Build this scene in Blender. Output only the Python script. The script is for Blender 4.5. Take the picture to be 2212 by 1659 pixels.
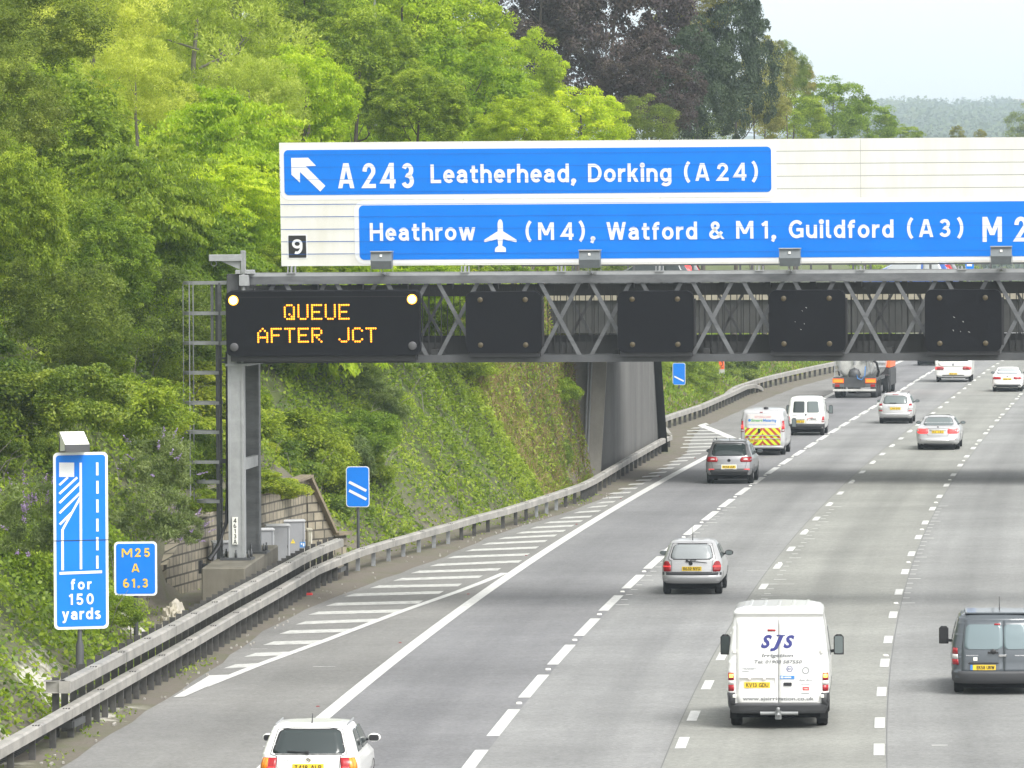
import bpy, bmesh, math, random
import numpy as np
from mathutils import Vector, Matrix
C = bpy.context.scene
for o in list(bpy.data.objects): bpy.data.objects.remove(o)
random.seed(7); RNG = np.random.default_rng(11)
R_ = math.radians
# ---------------------------------------------------------------- camera, sky, sun, exposure
CAMH = 9.65; KPX = 12056.0; ROLL = 0.0061
cam = bpy.data.cameras.new('camera'); camo = bpy.data.objects.new('camera', cam); C.collection.objects.link(camo)
camo.location = (0, 0, CAMH); camo.rotation_euler = (R_(90), ROLL, 0)
cam.sensor_width = 36; cam.lens = 36*KPX/2212; cam.shift_y = -(829.5-498)/2212
cam.clip_start = 1; cam.clip_end = 20000
C.camera = camo
SUN_EL, SUN_AZ = 52, 142          # veiled sun, high behind the right shoulder of the camera
w = bpy.data.worlds.new('World'); C.world = w; w.use_nodes = True
nt = w.node_tree; bg = nt.nodes['Background']
sky = nt.nodes.new('ShaderNodeTexSky'); sky.sky_type = 'NISHITA'; sky.sun_disc = False
sky.sun_elevation = R_(SUN_EL); sky.sun_rotation = R_(SUN_AZ); sky.dust_density = 2.0; sky.air_density = 1.0; sky.ozone_density = 1.0
hs = nt.nodes.new('ShaderNodeHueSaturation'); hs.inputs['Saturation'].default_value = 0.02
nt.links.new(sky.outputs[0], hs.inputs['Color']); nt.links.new(hs.outputs[0], bg.inputs[0])
bg.inputs[1].default_value = 0.15
sl = bpy.data.lights.new('sun', 'SUN'); so = bpy.data.objects.new('sun', sl); C.collection.objects.link(so)
sl.energy = 1.6; sl.angle = R_(32); sl.color = (1, 0.97, 0.91)
az = R_(SUN_AZ); el = R_(SUN_EL)
sd = Vector((math.sin(az)*math.cos(el), math.cos(az)*math.cos(el), math.sin(el)))   # towards the sun
so.rotation_euler = sd.to_track_quat('Z', 'Y').to_euler()
C.view_settings.view_transform = 'Standard'; C.view_settings.look = 'None'; C.view_settings.gamma = 1
C.view_settings.exposure = 1.12
C.render.engine = 'CYCLES'; C.cycles.max_bounces = 8; C.cycles.transparent_max_bounces = 4
C.cycles.diffuse_bounces = 5; C.cycles.use_denoising = True; C.cycles.sample_clamp_indirect = 4

# ---------------------------------------------------------------- helpers: photo grid (2212 wide) <-> world
def unroll(x, y):
    u, v = x-1106.0, y-498.0
    return u-ROLL*v, v+ROLL*u
def G(x, y, z=0.0):                     # a point of the level z seen at (x, y)
    u, v = unroll(x, y); Y = (CAMH-z)*KPX/v
    return u*Y/KPX, Y
def P(x, y, Y):                         # the point at depth Y seen at (x, y)
    u, v = unroll(x, y); return Vector((u*Y/KPX, Y, CAMH-v*Y/KPX))
# ---------------------------------------------------------------- helpers: objects
def link(o, parent=None):
    C.collection.objects.link(o)
    if parent is not None: o.parent = parent
    return o
def tag(o, label=None, cat=None, group=None, kind=None):
    if label: o['label'] = label
    if cat: o['category'] = cat
    if group: o['group'] = group
    if kind: o['kind'] = kind
    return o
def thing(name, label, cat, loc=(0, 0, 0), rz=0, group=None):
    o = bpy.data.objects.new(name, None); o.empty_display_size = .3; link(o)
    o.location = loc; o.rotation_euler = (0, 0, rz)
    return tag(o, label, cat, group)
def copy_tree(o, parent=None):
    c = o.copy(); link(c)
    if parent is not None: c.parent = parent
    for ch in list(o.children): copy_tree(ch, c)
    return c
class MB:
    """collects boxes, bars, tubes and polygons into one mesh"""
    def __init__(s): s.v = []; s.f = []; s.sm = []
    def add(s, vs, fs, smooth=False):
        n = len(s.v); s.v += [tuple(p) for p in vs]; s.f += [tuple(i+n for i in f) for f in fs]; s.sm += [smooth]*len(fs); return s
    def box(s, x0, x1, y0, y1, z0, z1):
        return s.add([(x0,y0,z0),(x1,y0,z0),(x1,y1,z0),(x0,y1,z0),(x0,y0,z1),(x1,y0,z1),(x1,y1,z1),(x0,y1,z1)],
                     [(0,3,2,1),(4,5,6,7),(0,1,5,4),(1,2,6,5),(2,3,7,6),(3,0,4,7)])
    def cbox(s, x0, x1, y0, y1, z0, z1, c=.03):
        """box with chamfered edges in plan and on top"""
        def ring(d, z): return [(x0+c+d,y0+d,z),(x1-c-d,y0+d,z),(x1-d,y0+c+d,z),(x1-d,y1-c-d,z),(x1-c-d,y1-d,z),(x0+c+d,y1-d,z),(x0+d,y1-c-d,z),(x0+d,y0+c+d,z)]
        vs = ring(0,z0)+ring(0,z1-c)+ring(c,z1)
        fs = [tuple(range(7,-1,-1)), tuple(range(16,24))]
        for k in (0, 8):
            for i in range(8): j = (i+1) % 8; fs.append((k+i,k+j,k+8+j,k+8+i))
        return s.add(vs, fs)
    def bar(s, a, b, wx, wz=None, up=(0, 0, 1)):
        wz = wz or wx; a = Vector(a); b = Vector(b); d = (b-a).normalized(); u = Vector(up)
        if abs(d.dot(u)) > .98: u = Vector((0, 1, 0))
        r = d.cross(u).normalized(); u = r.cross(d)
        q = [r*sx*wx/2+u*sz*wz/2 for sx, sz in ((-1,-1),(1,-1),(1,1),(-1,1))]
        return s.add([a+k for k in q]+[b+k for k in q], [(3,2,1,0),(4,5,6,7),(0,1,5,4),(1,2,6,5),(2,3,7,6),(3,0,4,7)])
    def tube(s, pts, rad, n=8, cap=True):
        pts = [Vector(p) for p in pts]; rad = rad if isinstance(rad, (list, tuple)) else [rad]*len(pts)
        vs = []; fs = []
        for i, p in enumerate(pts):
            d = (pts[min(i+1, len(pts)-1)]-pts[max(i-1, 0)]).normalized()
            u = Vector((0,0,1)) if abs(d.z) < .9 else Vector((0,1,0))
            r = d.cross(u).normalized(); u = r.cross(d)
            for k in range(n): a = 2*math.pi*k/n; vs.append(p+(r*math.cos(a)+u*math.sin(a))*rad[i])
        for i in range(len(pts)-1):
            for k in range(n): j = (k+1) % n; fs.append((i*n+k, i*n+j, (i+1)*n+j, (i+1)*n+k))
        s.add(vs, fs, True)
        if cap: s.add(vs[:n], [tuple(range(n-1,-1,-1))]); s.add(vs[-n:], [tuple(range(n))])
        return s
    def lathe(s, prof, origin=(0,0,0), axis='Z', n=16):
        """prof: (radius, height) pairs"""
        vs = []; fs = []
        for r, h in prof:
            for k in range(n):
                a = 2*math.pi*k/n; c, q = r*math.cos(a), r*math.sin(a)
                p = {'Z': (c,q,h), 'X': (h,c,q), 'Y': (c,h,q)}[axis]; vs.append(tuple(p[i]+origin[i] for i in range(3)))
        for i in range(len(prof)-1):
            for k in range(n): j = (k+1) % n; fs.append((i*n+k, i*n+j, (i+1)*n+j, (i+1)*n+k))
        return s.add(vs, fs, True)
    def poly(s, pts, off=None):
        """flat polygon; with off (a vector) it is a slab"""
        n = len(pts)
        if off is None: return s.add(pts, [tuple(range(n))])
        b = [tuple(Vector(p)+Vector(off)) for p in pts]
        return s.add(list(pts)+b, [tuple(range(n)), tuple(range(2*n-1, n-1, -1))]+[(i, n+i, n+(i+1) % n, (i+1) % n) for i in range(n)])
    def build(s, name, mat, parent=None, fix=True):
        me = bpy.data.meshes.new(name); me.from_pydata(s.v, [], s.f)
        me.polygons.foreach_set('use_smooth', s.sm)
        if fix:
            bm = bmesh.new(); bm.from_mesh(me); bmesh.ops.recalc_face_normals(bm, faces=bm.faces[:]); bm.to_mesh(me); bm.free()
        if mat: me.materials.append(mat)
        return link(bpy.data.objects.new(name, me), parent)
def np_mesh(name, V, F, mat, parent=None, attrs=None, smooth=False, uv=None):
    """V (n,3), F (m,4) arrays -> one mesh object, fast"""
    me = bpy.data.meshes.new(name); V = np.asarray(V, np.float32); F = np.asarray(F, np.int32)
    me.vertices.add(len(V)); me.vertices.foreach_set('co', V.ravel())
    k = F.shape[1]; me.loops.add(F.size); me.loops.foreach_set('vertex_index', F.ravel())
    me.polygons.add(len(F)); me.polygons.foreach_set('loop_start', np.arange(0, F.size, k, dtype=np.int32))
    me.polygons.foreach_set('use_smooth', np.full(len(F), smooth, bool))
    for nm, a in (attrs or {}).items():
        at = me.attributes.new(nm, 'FLOAT', 'POINT'); at.data.foreach_set('value', np.asarray(a, np.float32))
    if uv is not None:
        ul = me.uv_layers.new(name='UVMap'); ul.data.foreach_set('uv', np.asarray(uv, np.float32)[F.ravel()].ravel())
    me.update(calc_edges=True)
    if mat: me.materials.append(mat)
    return link(bpy.data.objects.new(name, me), parent)
# ---------------------------------------------------------------- materials
def mat(name, col, rough=.6, metal=0, spec=.5, noise=0, nscale=3.0, bump=0, emit=0, coat=0, stretch=None, col2=None, dirt=0):
    """principled; noise mixes the colour with col2 (or a darker / lighter one) in object space"""
    m = bpy.data.materials.new(name); m.use_nodes = True; t = m.node_tree; b = t.nodes['Principled BSDF']
    b.inputs['Base Color'].default_value = (*col, 1); b.inputs['Roughness'].default_value = rough; b.inputs['Metallic'].default_value = metal
    b.inputs['Specular IOR Level'].default_value = spec; b.inputs['Coat Weight'].default_value = coat; b.inputs['Coat Roughness'].default_value = .05
    if emit: b.inputs['Emission Color'].default_value = (*col, 1); b.inputs['Emission Strength'].default_value = emit
    if noise or bump:
        tc = t.nodes.new('ShaderNodeTexCoord'); mp = t.nodes.new('ShaderNodeMapping'); t.links.new(tc.outputs['Object'], mp.inputs[0])
        if stretch: mp.inputs['Scale'].default_value = stretch
        n = t.nodes.new('ShaderNodeTexNoise'); n.inputs['Scale'].default_value = nscale; n.inputs['Detail'].default_value = 6; n.inputs['Roughness'].default_value = .65
        t.links.new(mp.outputs[0], n.inputs['Vector'])
        if noise:
            r = t.nodes.new('ShaderNodeMapRange'); r.inputs[1].default_value = .35; r.inputs[2].default_value = .68; t.links.new(n.outputs[0], r.inputs[0])
            mx = t.nodes.new('ShaderNodeMix'); mx.data_type = 'RGBA'
            mx.inputs[6].default_value = (*col, 1); mx.inputs[7].default_value = (*(col2 or tuple(c*(1-noise) for c in col)), 1)
            t.links.new(r.outputs[0], mx.inputs[0]); t.links.new(mx.outputs[2], b.inputs['Base Color'])
        if bump:
            bp = t.nodes.new('ShaderNodeBump'); bp.inputs['Strength'].default_value = bump; bp.inputs['Distance'].default_value = .02
            t.links.new(n.outputs[0], bp.inputs['Height']); t.links.new(bp.outputs[0], b.inputs['Normal'])
    return m
M = {}
M['steel'] = mat('galvanised_steel', (.30,.31,.31), .5, .35, noise=.3, nscale=2.2)
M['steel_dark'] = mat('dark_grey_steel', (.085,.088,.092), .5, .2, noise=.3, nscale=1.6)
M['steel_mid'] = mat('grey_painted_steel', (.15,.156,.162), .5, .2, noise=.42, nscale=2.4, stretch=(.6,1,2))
M['steel_pale'] = mat('pale_galvanised_steel', (.36,.37,.375), .5, .25, noise=.2, nscale=3)
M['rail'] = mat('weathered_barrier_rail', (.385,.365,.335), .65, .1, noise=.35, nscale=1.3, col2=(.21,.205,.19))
M['post'] = mat('dirty_barrier_post', (.085,.082,.078), .75, .1, noise=.5, nscale=5)
M['post_new'] = mat('pale_barrier_post', (.30,.31,.32), .6, .2, noise=.3, nscale=5)
M['black'] = mat('black_plastic', (.018,.018,.02), .5)
M['rubber'] = mat('tyre_rubber', (.016,.016,.017), .8, spec=.2)
M['under'] = mat('underbody_black', (.008,.008,.009), .9, spec=.1)
M['signal'] = mat('matt_black_signal_face', (.011,.0115,.014), .8, spec=.15, noise=.2, nscale=40)
M['mesh'] = mat('dark_mesh_steel', (.035,.036,.036), .7)
M['white'] = mat('white_sheeting', (.74,.74,.70), .55, noise=.08, nscale=1.1, col2=(.66,.65,.58), stretch=(1.4,1,.35))
M['plate_white'] = mat('white_plate', (.78,.78,.72), .5)
M['sheet'] = mat('retroreflective_white', (.77,.78,.78), .4, noise=.04, nscale=6)
M['blue'] = mat('motorway_blue_sheeting', (.001,.19,.73), .5, spec=.3, noise=.10, nscale=.9)
M['amber_txt'] = mat('amber_lettering', (.80,.50,.05), .5)
M['txt_black'] = mat('black_lettering', (.02,.02,.02), .6)
M['concrete'] = mat('stained_concrete', (.17,.155,.125), .85, noise=.5, nscale=1.2, bump=.3, stretch=(1,1,.35), col2=(.095,.088,.066))
M['concrete_pale'] = mat('pale_concrete', (.33,.31,.27), .85, noise=.35, nscale=.8, bump=.2, stretch=(1,1,.3))
M['kerb'] = mat('beige_concrete_edge', (.34,.31,.24), .85, noise=.3, nscale=2)
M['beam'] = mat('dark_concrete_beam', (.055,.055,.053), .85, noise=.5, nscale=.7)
M['cab'] = mat('cabinet_grey_paint', (.30,.31,.33), .45, noise=.12, nscale=3)
M['cab_pale'] = mat('pale_cabinet_grey', (.48,.49,.51), .4)
M['cab_beige'] = mat('beige_cabinet_paint', (.42,.40,.32), .5)
M['lamp_on'] = mat('lit_amber_lamp', (1,.66,.16), .4, emit=4)
M['lamp_rim'] = mat('lit_amber_lamp_rim', (1,.42,.02), .4, emit=1.3)  # glow colour of the halo painted around the lit lamps
M['led'] = mat('lit_amber_led', (1,.31,.01), .4, emit=1.35)
M['lamp_off'] = mat('unlit_amber_lens', (.075,.058,.03), .35)
M['lamp_grey'] = mat('unlit_grey_lens', (.085,.085,.09), .4)
M['red'] = mat('red_lens', (.34,.008,.014), .25, coat=.2)
M['red_lit'] = mat('lit_red_lens', (.95,.05,.05), .2, emit=.5)
M['orange_lit'] = mat('lit_indicator', (1,.35,.06), .2, emit=2.2)
M['clear'] = mat('clear_lens', (.62,.60,.58), .12, coat=.5)
M['amber_lens'] = mat('amber_lens', (.85,.28,.02), .2, coat=.4)
M['plate_y'] = mat('yellow_number_plate', (.80,.55,.03), .45)
M['car_white'] = mat('white_car_paint', (.74,.74,.72), .3, coat=.6)
M['car_silver'] = mat('silver_car_paint', (.52,.52,.525), .38, .35, coat=.6)
M['car_silver_d'] = mat('darker_silver_car_paint', (.30,.30,.31), .36, .5, coat=.6)
M['car_grey'] = mat('slate_grey_car_paint', (.072,.085,.097), .35, .15, coat=.7)
M['car_blue'] = mat('bright_blue_car_paint', (.03,.10,.36), .3, .1, coat=.7)
M['car_dark'] = mat('near_black_car_paint', (.015,.017,.022), .3, coat=.7)
M['bumper_grey'] = mat('grey_bumper_plastic', (.055,.056,.06), .6)
M['bumper_dark'] = mat('dark_bumper_plastic', (.03,.03,.032), .6)
M['glass'] = mat('car_glass', (.03,.04,.04), .12, spec=.6)
M['glass_half_lit'] = mat('car_glass_painted_half_lit', (.13,.155,.155), .12, spec=.6)  # mid grey base stands in for light through and off the glass
M['glass_lit'] = mat('car_glass_painted_lit', (.36,.385,.395), .15, spec=.6)  # pale base colour stands in for daylight seen through the car
M['glass_grey'] = mat('grey_panel_glass', (.15,.20,.215), .15, spec=.7)
M['chrome'] = mat('chrome', (.7,.7,.7), .15, 1)
M['alloy'] = mat('wheel_alloy', (.38,.38,.39), .35, .6)
M['orange'] = mat('orange_paint', (.85,.13,.02), .4)
M['red_paint'] = mat('red_sticker', (.55,.02,.02), .5)
M['chev_red'] = mat('chevron_red', (.42,.06,.03), .5)
M['chev_yel'] = mat('chevron_yellow', (.60,.80,.02), .5)
M['txt_blue'] = mat('navy_lettering', (.03,.035,.19), .5)
M['txt_sky'] = mat('blue_lettering', (.05,.22,.55), .5)
M['txt_green'] = mat('green_lettering', (.10,.38,.15), .5)
M['txt_grey'] = mat('grey_lettering', (.30,.31,.32), .5)
M['txt_pale'] = mat('pale_lettering', (.17,.175,.18), .5)
M['tank'] = mat('dirty_white_tank', (.62,.62,.59), .35, .1, noise=.3, nscale=2, coat=.3)
M['wall_white'] = mat('pale_house_wall', (.6,.58,.52), .8)
M['bark'] = mat('bark', (.10,.085,.065), .9, noise=.4, nscale=6)
M['bark_pale'] = mat('pale_bark', (.24,.22,.19), .9, noise=.4, nscale=6)
M['chalk'] = mat('white_chalk', (.46,.43,.37), .95, noise=.6, nscale=3, bump=.8, col2=(.30,.27,.20))
M['yellow'] = mat('yellow_sticker', (.75,.58,.05), .5)
# ---------------------------------------------------------------- lettering: drawn strokes of even width, cap height 1
H_ = .088
def arc(cx, cy, rx, ry, a0, a1, n=14):
    return [(cx+rx*math.cos(R_(a0+(a1-a0)*i/n)), cy+ry*math.sin(R_(a0+(a1-a0)*i/n))) for i in range(n+1)]
def glyphs():
    h = H_; T = 1-h; X = .73; xt = X-h; g = {}
    br, bx = xt/2-h/2+.0, .215                      # x-height bowl radii
    by = X/2; bry = X/2-h
    g['A'] = (.80, [[(.09,0),(.37,1)],[(.71,0),(.43,1)],[(.16,.27),(.64,.27)]])
    g['B'] = (.68, [[(h,0),(h,1)],[(h,T),(.36,T)]+arc(.36,.735,.2,T-.735,90,-90)+[(h,.56)],[(.38,.54)]+arc(.37,.315,.22,.228,90,-90)+[(h,h)]])
    g['C'] = (.74, [arc(.42,.5,.33,.5-h,45,315,20)])
    g['D'] = (.74, [[(h,0),(h,1)],[(0,T),(.3,T)]+arc(.3,.5,.35,.5-h,90,-90,18)+[(0,h)]])
    g['E'] = (.60, [[(h,0),(h,1)],[(h,T),(.60,T)],[(h,.52),(.54,.52)],[(h,h),(.60,h)]])
    g['F'] = (.58, [[(h,0),(h,1)],[(h,T),(.58,T)],[(h,.5),(.52,.5)]])
    g['G'] = (.80, [arc(.43,.5,.34,.5-h,42,300,20)+[(.715,.14),(.715,.47),(.42,.47)]])
    g['H'] = (.74, [[(h,0),(h,1)],[(.74-h,0),(.74-h,1)],[(h,.51),(.74-h,.51)]])
    g['I'] = (.20, [[(.1,0),(.1,1)]])
    g['J'] = (.52, [[(.43,1),(.43,.3)]+arc(.23,.3,.2,.3-h,0,-165,12)])
    g['K'] = (.70, [[(h,0),(h,1)],[(.12,.42),(.58,1.)],[(.30,.60),(.61,0)]])
    g['L'] = (.56, [[(h,1),(h,h),(.56,h)]])
    g['M'] = (.90, [[(h,0),(h,1)],[(.90-h,0),(.90-h,1)],[(.11,1.),(.45,.27)],[(.79,1.),(.45,.27)]])
    g['N'] = (.74, [[(h,0),(h,1)],[(.74-h,0),(.74-h,1)],[(.10,1),(.64,0)]])
    g['O'] = (.82, [arc(.41,.5,.41-h,.5-h,0,360,28)])
    g['P'] = (.64, [[(h,0),(h,1)],[(h,T),(.35,T)]+arc(.35,.68,.2,T-.68,90,-90)+[(h,.448)]])
    g['R'] = (.68, [[(h,0),(h,1)],[(h,T),(.36,T)]+arc(.36,.69,.2,T-.69,90,-90)+[(h,.47)],[(.38,.47),(.58,0)]])
    g['S'] = (.64, [arc(.32,.70,.225,.30-h,25,240,12)+arc(.32,.295,.235,.295-h,70,-155,14)])
    g['T'] = (.64, [[(.32,0),(.32,1)],[(0,T),(.64,T)]])
    g['U'] = (.72, [[(h,1),(h,.36)]+arc(.36,.36,.36-h,.36-h,180,360,14)+[(.72-h,1)]])
    g['V'] = (.74, [[(.08,1.),(.37,0)],[(.66,1.),(.37,0)]])
    g['W'] = (1.08, [[(.09,1.),(.30,0)],[(.54,1.),(.30,0)],[(.54,1.),(.78,0)],[(.99,1.),(.78,0)]])
    g['X'] = (.70, [[(.09,0),(.61,1)],[(.09,1),(.61,0)]])
    g['Y'] = (.70, [[(.35,0),(.35,.45),(.04,1.06)],[(.35,.45),(.66,1.06)]])
    g['Z'] = (.64, [[(.02,T),(.54,T),(.08,h),(.64,h)]])
    g['a'] = (.60, [arc(.28,.45,.19,.73-h-.45,165,0,10)+[(.47,.16)]+arc(.57,.16,.10,.085,180,270,4),[(.47,.405),(.30,.405)]+arc(.28,.245,.195,.16,90,270,10)+[(.34,.088),(.47,.17)]])
    g['d'] = (.62, [[(.62-h,0),(.62-h,1)],arc(.31,by,.22,bry,0,360,24)])
    g['e'] = (.60, [[(.09,.365),(.51,.365)]+arc(.30,by,.212,bry,0,318,22)])
    g['f'] = (.40, [[(.15,0),(.15,.75)]+arc(.31,.75,.16,.25-h,180,80,8)+[(.40,.915)],[(0,xt),(.37,xt)]])
    g['g'] = (.62, [arc(.31,by,.22,bry,0,360,24),[(.62-h,X),(.62-h,.0)]+arc(.32,-.0,.214,.165,0,-150,12)])
    g['h'] = (.60, [[(h,0),(h,1)],[(h,.42)]+arc(.30,.42,.30-h,xt-.42,180,0,12)+[(.60-h,0)]])
    g['i'] = (.20, [[(.1,0),(.1,X)],arc(.1,.90,.052,.052,0,360,10)])
    g['j'] = (.24, [[(.14,X),(.14,-.1)]+arc(.02,-.1,.12,.1,0,-80,6),arc(.14,.90,.052,.052,0,360,10)])
    g['k'] = (.58, [[(h,0),(h,1)],[(.14,.29),(.46,.73)],[(.26,.44),(.49,0)]])
    g['l'] = (.28, [[(h,1),(h,.2)]+arc(.20,.2,.20-h,.2-h,180,270,6)+[(.28,h)]])
    g['m'] = (.90, [[(h,0),(h,X)],[(h,.44)]+arc(.27,.44,.27-h,xt-.44,180,0,10)+[(.45,0)],[(.45,.44)]+arc(.63,.44,.18,xt-.44,180,0,10)+[(.81,0)]])
    g['n'] = (.60, [[(h,0),(h,X)],[(h,.42)]+arc(.30,.42,.30-h,xt-.42,180,0,12)+[(.60-h,0)]])
    g['o'] = (.64, [arc(.32,by,.232,bry,0,360,26)])
    g['r'] = (.40, [[(h,0),(h,X)],[(h,.40)]+arc(.34,.40,.25,xt-.40,180,75,8)])
    g['s'] = (.52, [arc(.26,.535,.165,.73-h-.535,20,235,10)+arc(.26,.215,.175,.215-h,65,-155,12)])
    g['t'] = (.44, [[(.18,.93),(.18,.2)]+arc(.32,.2,.14,.2-h,180,280,8)+[(.42,.10)],[(0,xt),(.42,xt)]])
    g['u'] = (.60, [[(h,X),(h,.31)]+arc(.30,.31,.30-h,.31-h,180,360,12)+[(.60-h,.31)],[(.60-h,X),(.60-h,0)]])
    g['w'] = (.92, [[(.09,.73),(.27,0)],[(.46,.73),(.27,0)],[(.46,.73),(.65,0)],[(.83,.73),(.65,0)]])
    g['y'] = (.62, [[(.09,.73),(.31,.04)],[(.53,.73),(.26,-.10)],[(.30,-.02),(.24,-.14),(.16,-.19),(.05,-.185)]])
    g['0'] = (.66, [arc(.33,.5,.33-h,.5-h,0,360,26)])
    g['1'] = (.40, [[(.28,0),(.28,1)],[(.04,.76),(.30,.93)]])
    g['2'] = (.62, [[(.09,.66)]+arc(.31,.69,.215,.31-h,180,-25,14)+[(.10,h),(.64,h)]])
    g['3'] = (.64, [arc(.31,.715,.20,.285-h,160,-80,14)+arc(.31,.295,.225,.295-h,85,-160,14)])
    g['4'] = (.70, [[(.52,0),(.52,1.0)],[(.50,1.02),(.07,.27),(.70,.27)]])
    g['5'] = (.64, [[(.56,T),(.15,T),(.12,.52)]+arc(.31,.315,.235,.315-h+.02,110,-160,18)])
    g['6'] = (.66, [arc(.33,.31,.33-h,.31-h,0,360,22),[(.09,.33)]+arc(.36,.52,.27,.48-h,180,75,12)])
    g['8'] = (.66, [arc(.33,.72,.20,.28-h,0,360,20),arc(.33,.29,.235,.29-h,0,360,22)])
    g['9'] = (.66, [arc(.33,.69,.33-h,.31-h,0,360,22),[(.57,.67)]+arc(.30,.48,.27,.48-h,0,-115,12)])
    g['7'] = (.60, [[(0,T),(.52,T),(.2,-.05)]])
    g['('] = (.34, [arc(.62,.5,.52,.72,128,232,12)])
    g[')'] = (.34, [arc(-.28,.5,.52,.72,52,-52,12)])
    g[','] = (.26, [arc(.13,.075,.05,.045,0,360,8),[(.16,.07),(.05,-.17)]])
    g['.'] = (.22, [arc(.11,.088,.045,.045,0,360,8)])
    g['&'] = (.78, [[(.76,-.04),(.22,.62)]+arc(.33,.745,.155,.165,200,-25,12)+[(.20,.44)]+arc(.30,.265,.215,.265-h,130,275,10)+[(.50,.15),(.68,.42)]])
    g[' '] = (.34, [])
    return g
GL_ = glyphs(); CLAMP = set('AKMNRVWXYkwy')
def ribbon(pts, t):
    p = [Vector(q) for q in pts]; p = [p[0]]+[q for k, q in zip(p, p[1:]) if (q-k).length > 1e-4]; cl = (p[0]-p[-1]).length < 1e-6 and len(p) > 3
    if cl: p = p[:-1]
    n = len(p); L = []; Rr = []
    for i in range(n):
        a = p[i-1] if (i > 0 or cl) else None; b = p[(i+1) % n] if (i < n-1 or cl) else None
        d0 = (p[i]-a).normalized() if a is not None else None; d1 = (b-p[i]).normalized() if b is not None else None
        if d0 is None: m = Vector((-d1.y, d1.x)); k = 1
        elif d1 is None: m = Vector((-d0.y, d0.x)); k = 1
        else:
            n0 = Vector((-d0.y, d0.x)); n1 = Vector((-d1.y, d1.x)); m = (n0+n1)
            m = m.normalized() if m.length > 1e-4 else n0; k = min(1/max(m.dot(n0), .3), 2.6)
        L.append(p[i]+m*t/2*k); Rr.append(p[i]-m*t/2*k)
    vs = L+Rr; rng = range(n if cl else n-1)
    return vs, [(n+i, n+(i+1) % n, (i+1) % n, i) for i in rng]
def text2d(s, height=1.0, width=None, sx=1.0, weight=2*H_, track=.12, x0=0.0, align='l'):
    """flat lettering in 2D; width fits the run to exactly that width by spreading it"""
    def total(tr): return sum(GL_[c][0]*sx for c in s)+tr*(len(s)-1)
    if width is not None:
        want = width/height; track = (want-sum(GL_[c][0]*sx for c in s))/max(len(s)-1, 1)
        if track < .03: sx *= (want-.05*(len(s)-1))/sum(GL_[c][0]*sx for c in s); track = .05
        if len(s) == 1: sx = want/GL_[s][0]
    tot = total(track); x = {'l': 0, 'c': -tot/2, 'r': -tot}[align]
    V = []; F = []; layer = []; k = 0
    for c in s:
        wd, st = GL_[c]
        for q in st:
            if c in CLAMP and len(q) == 2 and abs(q[0][0]-q[1][0]) > .02 and abs(q[0][1]-q[1][1]) > .2:
                (xa, ya), (xb, yb) = [(px*sx, py) for px, py in q]; hw = weight/2*math.hypot(xb-xa, yb-ya)/abs(yb-ya)
                vs = [(xa-hw, ya), (xa+hw, ya), (xb+hw, yb), (xb-hw, yb)]; fs = [(0, 1, 2, 3)]
            else:
                vs, fs = ribbon([(px*sx, py) for px, py in q], weight)
                if c in CLAMP or c in '&4': vs = [(v[0], min(max(v[1], -.28 if c == 'y' else 0), 1)) for v in vs]
            n = len(V); V += [(x0+(x+v[0])*height, v[1]*height) for v in vs]; F += [tuple(i+n for i in f) for f in fs]
            layer += [k % 4]*len(vs); k += 1
        x += wd*sx+track
    return V, F, layer
def put_text(mb, s, x, y, z, height, **kw):
    """lettering on a face that looks down -Y: local (a, b) -> (x+a, y, z+b); strokes step 0.2 mm so none is coplanar"""
    V, F, ly = text2d(s, height, **kw)
    mb.add([(x+a, y-.0004*l, z+b) for (a, b), l in zip(V, ly)], F)
FONT_CACHE = {}
def font2d(s, shear=0, offset=0.0, space=1.0):
    k = (s, shear, offset, space)
    if k not in FONT_CACHE:
        c = bpy.data.curves.new('lettering', 'FONT'); c.body = s; c.size = 1; c.shear = shear; c.offset = offset; c.space_character = space; c.resolution_u = 3
        o = bpy.data.objects.new('lettering', c); C.collection.objects.link(o)
        dg = bpy.context.evaluated_depsgraph_get(); me = bpy.data.meshes.new_from_object(o.evaluated_get(dg))
        FONT_CACHE[k] = ([tuple(v.co[:2]) for v in me.vertices], [tuple(p.vertices) for p in me.polygons])
        bpy.data.objects.remove(o); bpy.data.curves.remove(c); bpy.data.meshes.remove(me)
    return FONT_CACHE[k]
# ================================================================ SETTING: alignment of the road
_py = np.array([101.9,162.7,206,242,301,358]); _px = np.array([-.73,4.12,8.54,12.48,19.4,26.1])
_c = np.polyfit(_py, _px, 3); _d = np.polyder(_c)
def L12(Y):
    """x of the line between lanes 1 and 2"""
    Y = np.asarray(Y, float); lo, hi = 95., 350.
    r = np.polyval(_c, np.clip(Y, lo, hi)) + np.polyval(_d, lo)*np.minimum(Y-lo, 0)
    e = np.maximum(Y-hi, 0)
    return r + np.polyval(_d, hi)*e + e*e/9000.
def head(Y): return float(L12(Y+.5)-L12(Y-.5))
def yaw(Y): return -math.atan(head(Y))
BY = np.array([60,101.3,122.2,133.3,141.3,150,158,165,171,177.6,181.8,191.3,198,202,222,240.8,243.9,269,286,310,325,340,360,400,460,700])
BX = np.array([-11.9,-8.76,-7.2,-6.44,-5.84,-5.24,-4.35,-3.15,-2.03,-.9,-.01,1.48,2.5,2.95,4.75,6.53,6.86,7.37,9.67,12.3,13.8,15.9,19.4,24.5,32.5,70])
def Bar(Y): return np.interp(Y, BY, BX)             # line of the front safety barrier
EY = np.array([60,80,100,112,122,135,144,154,164,178,191,200,215,240,255,269,300,340,360,400,460,700])
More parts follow.
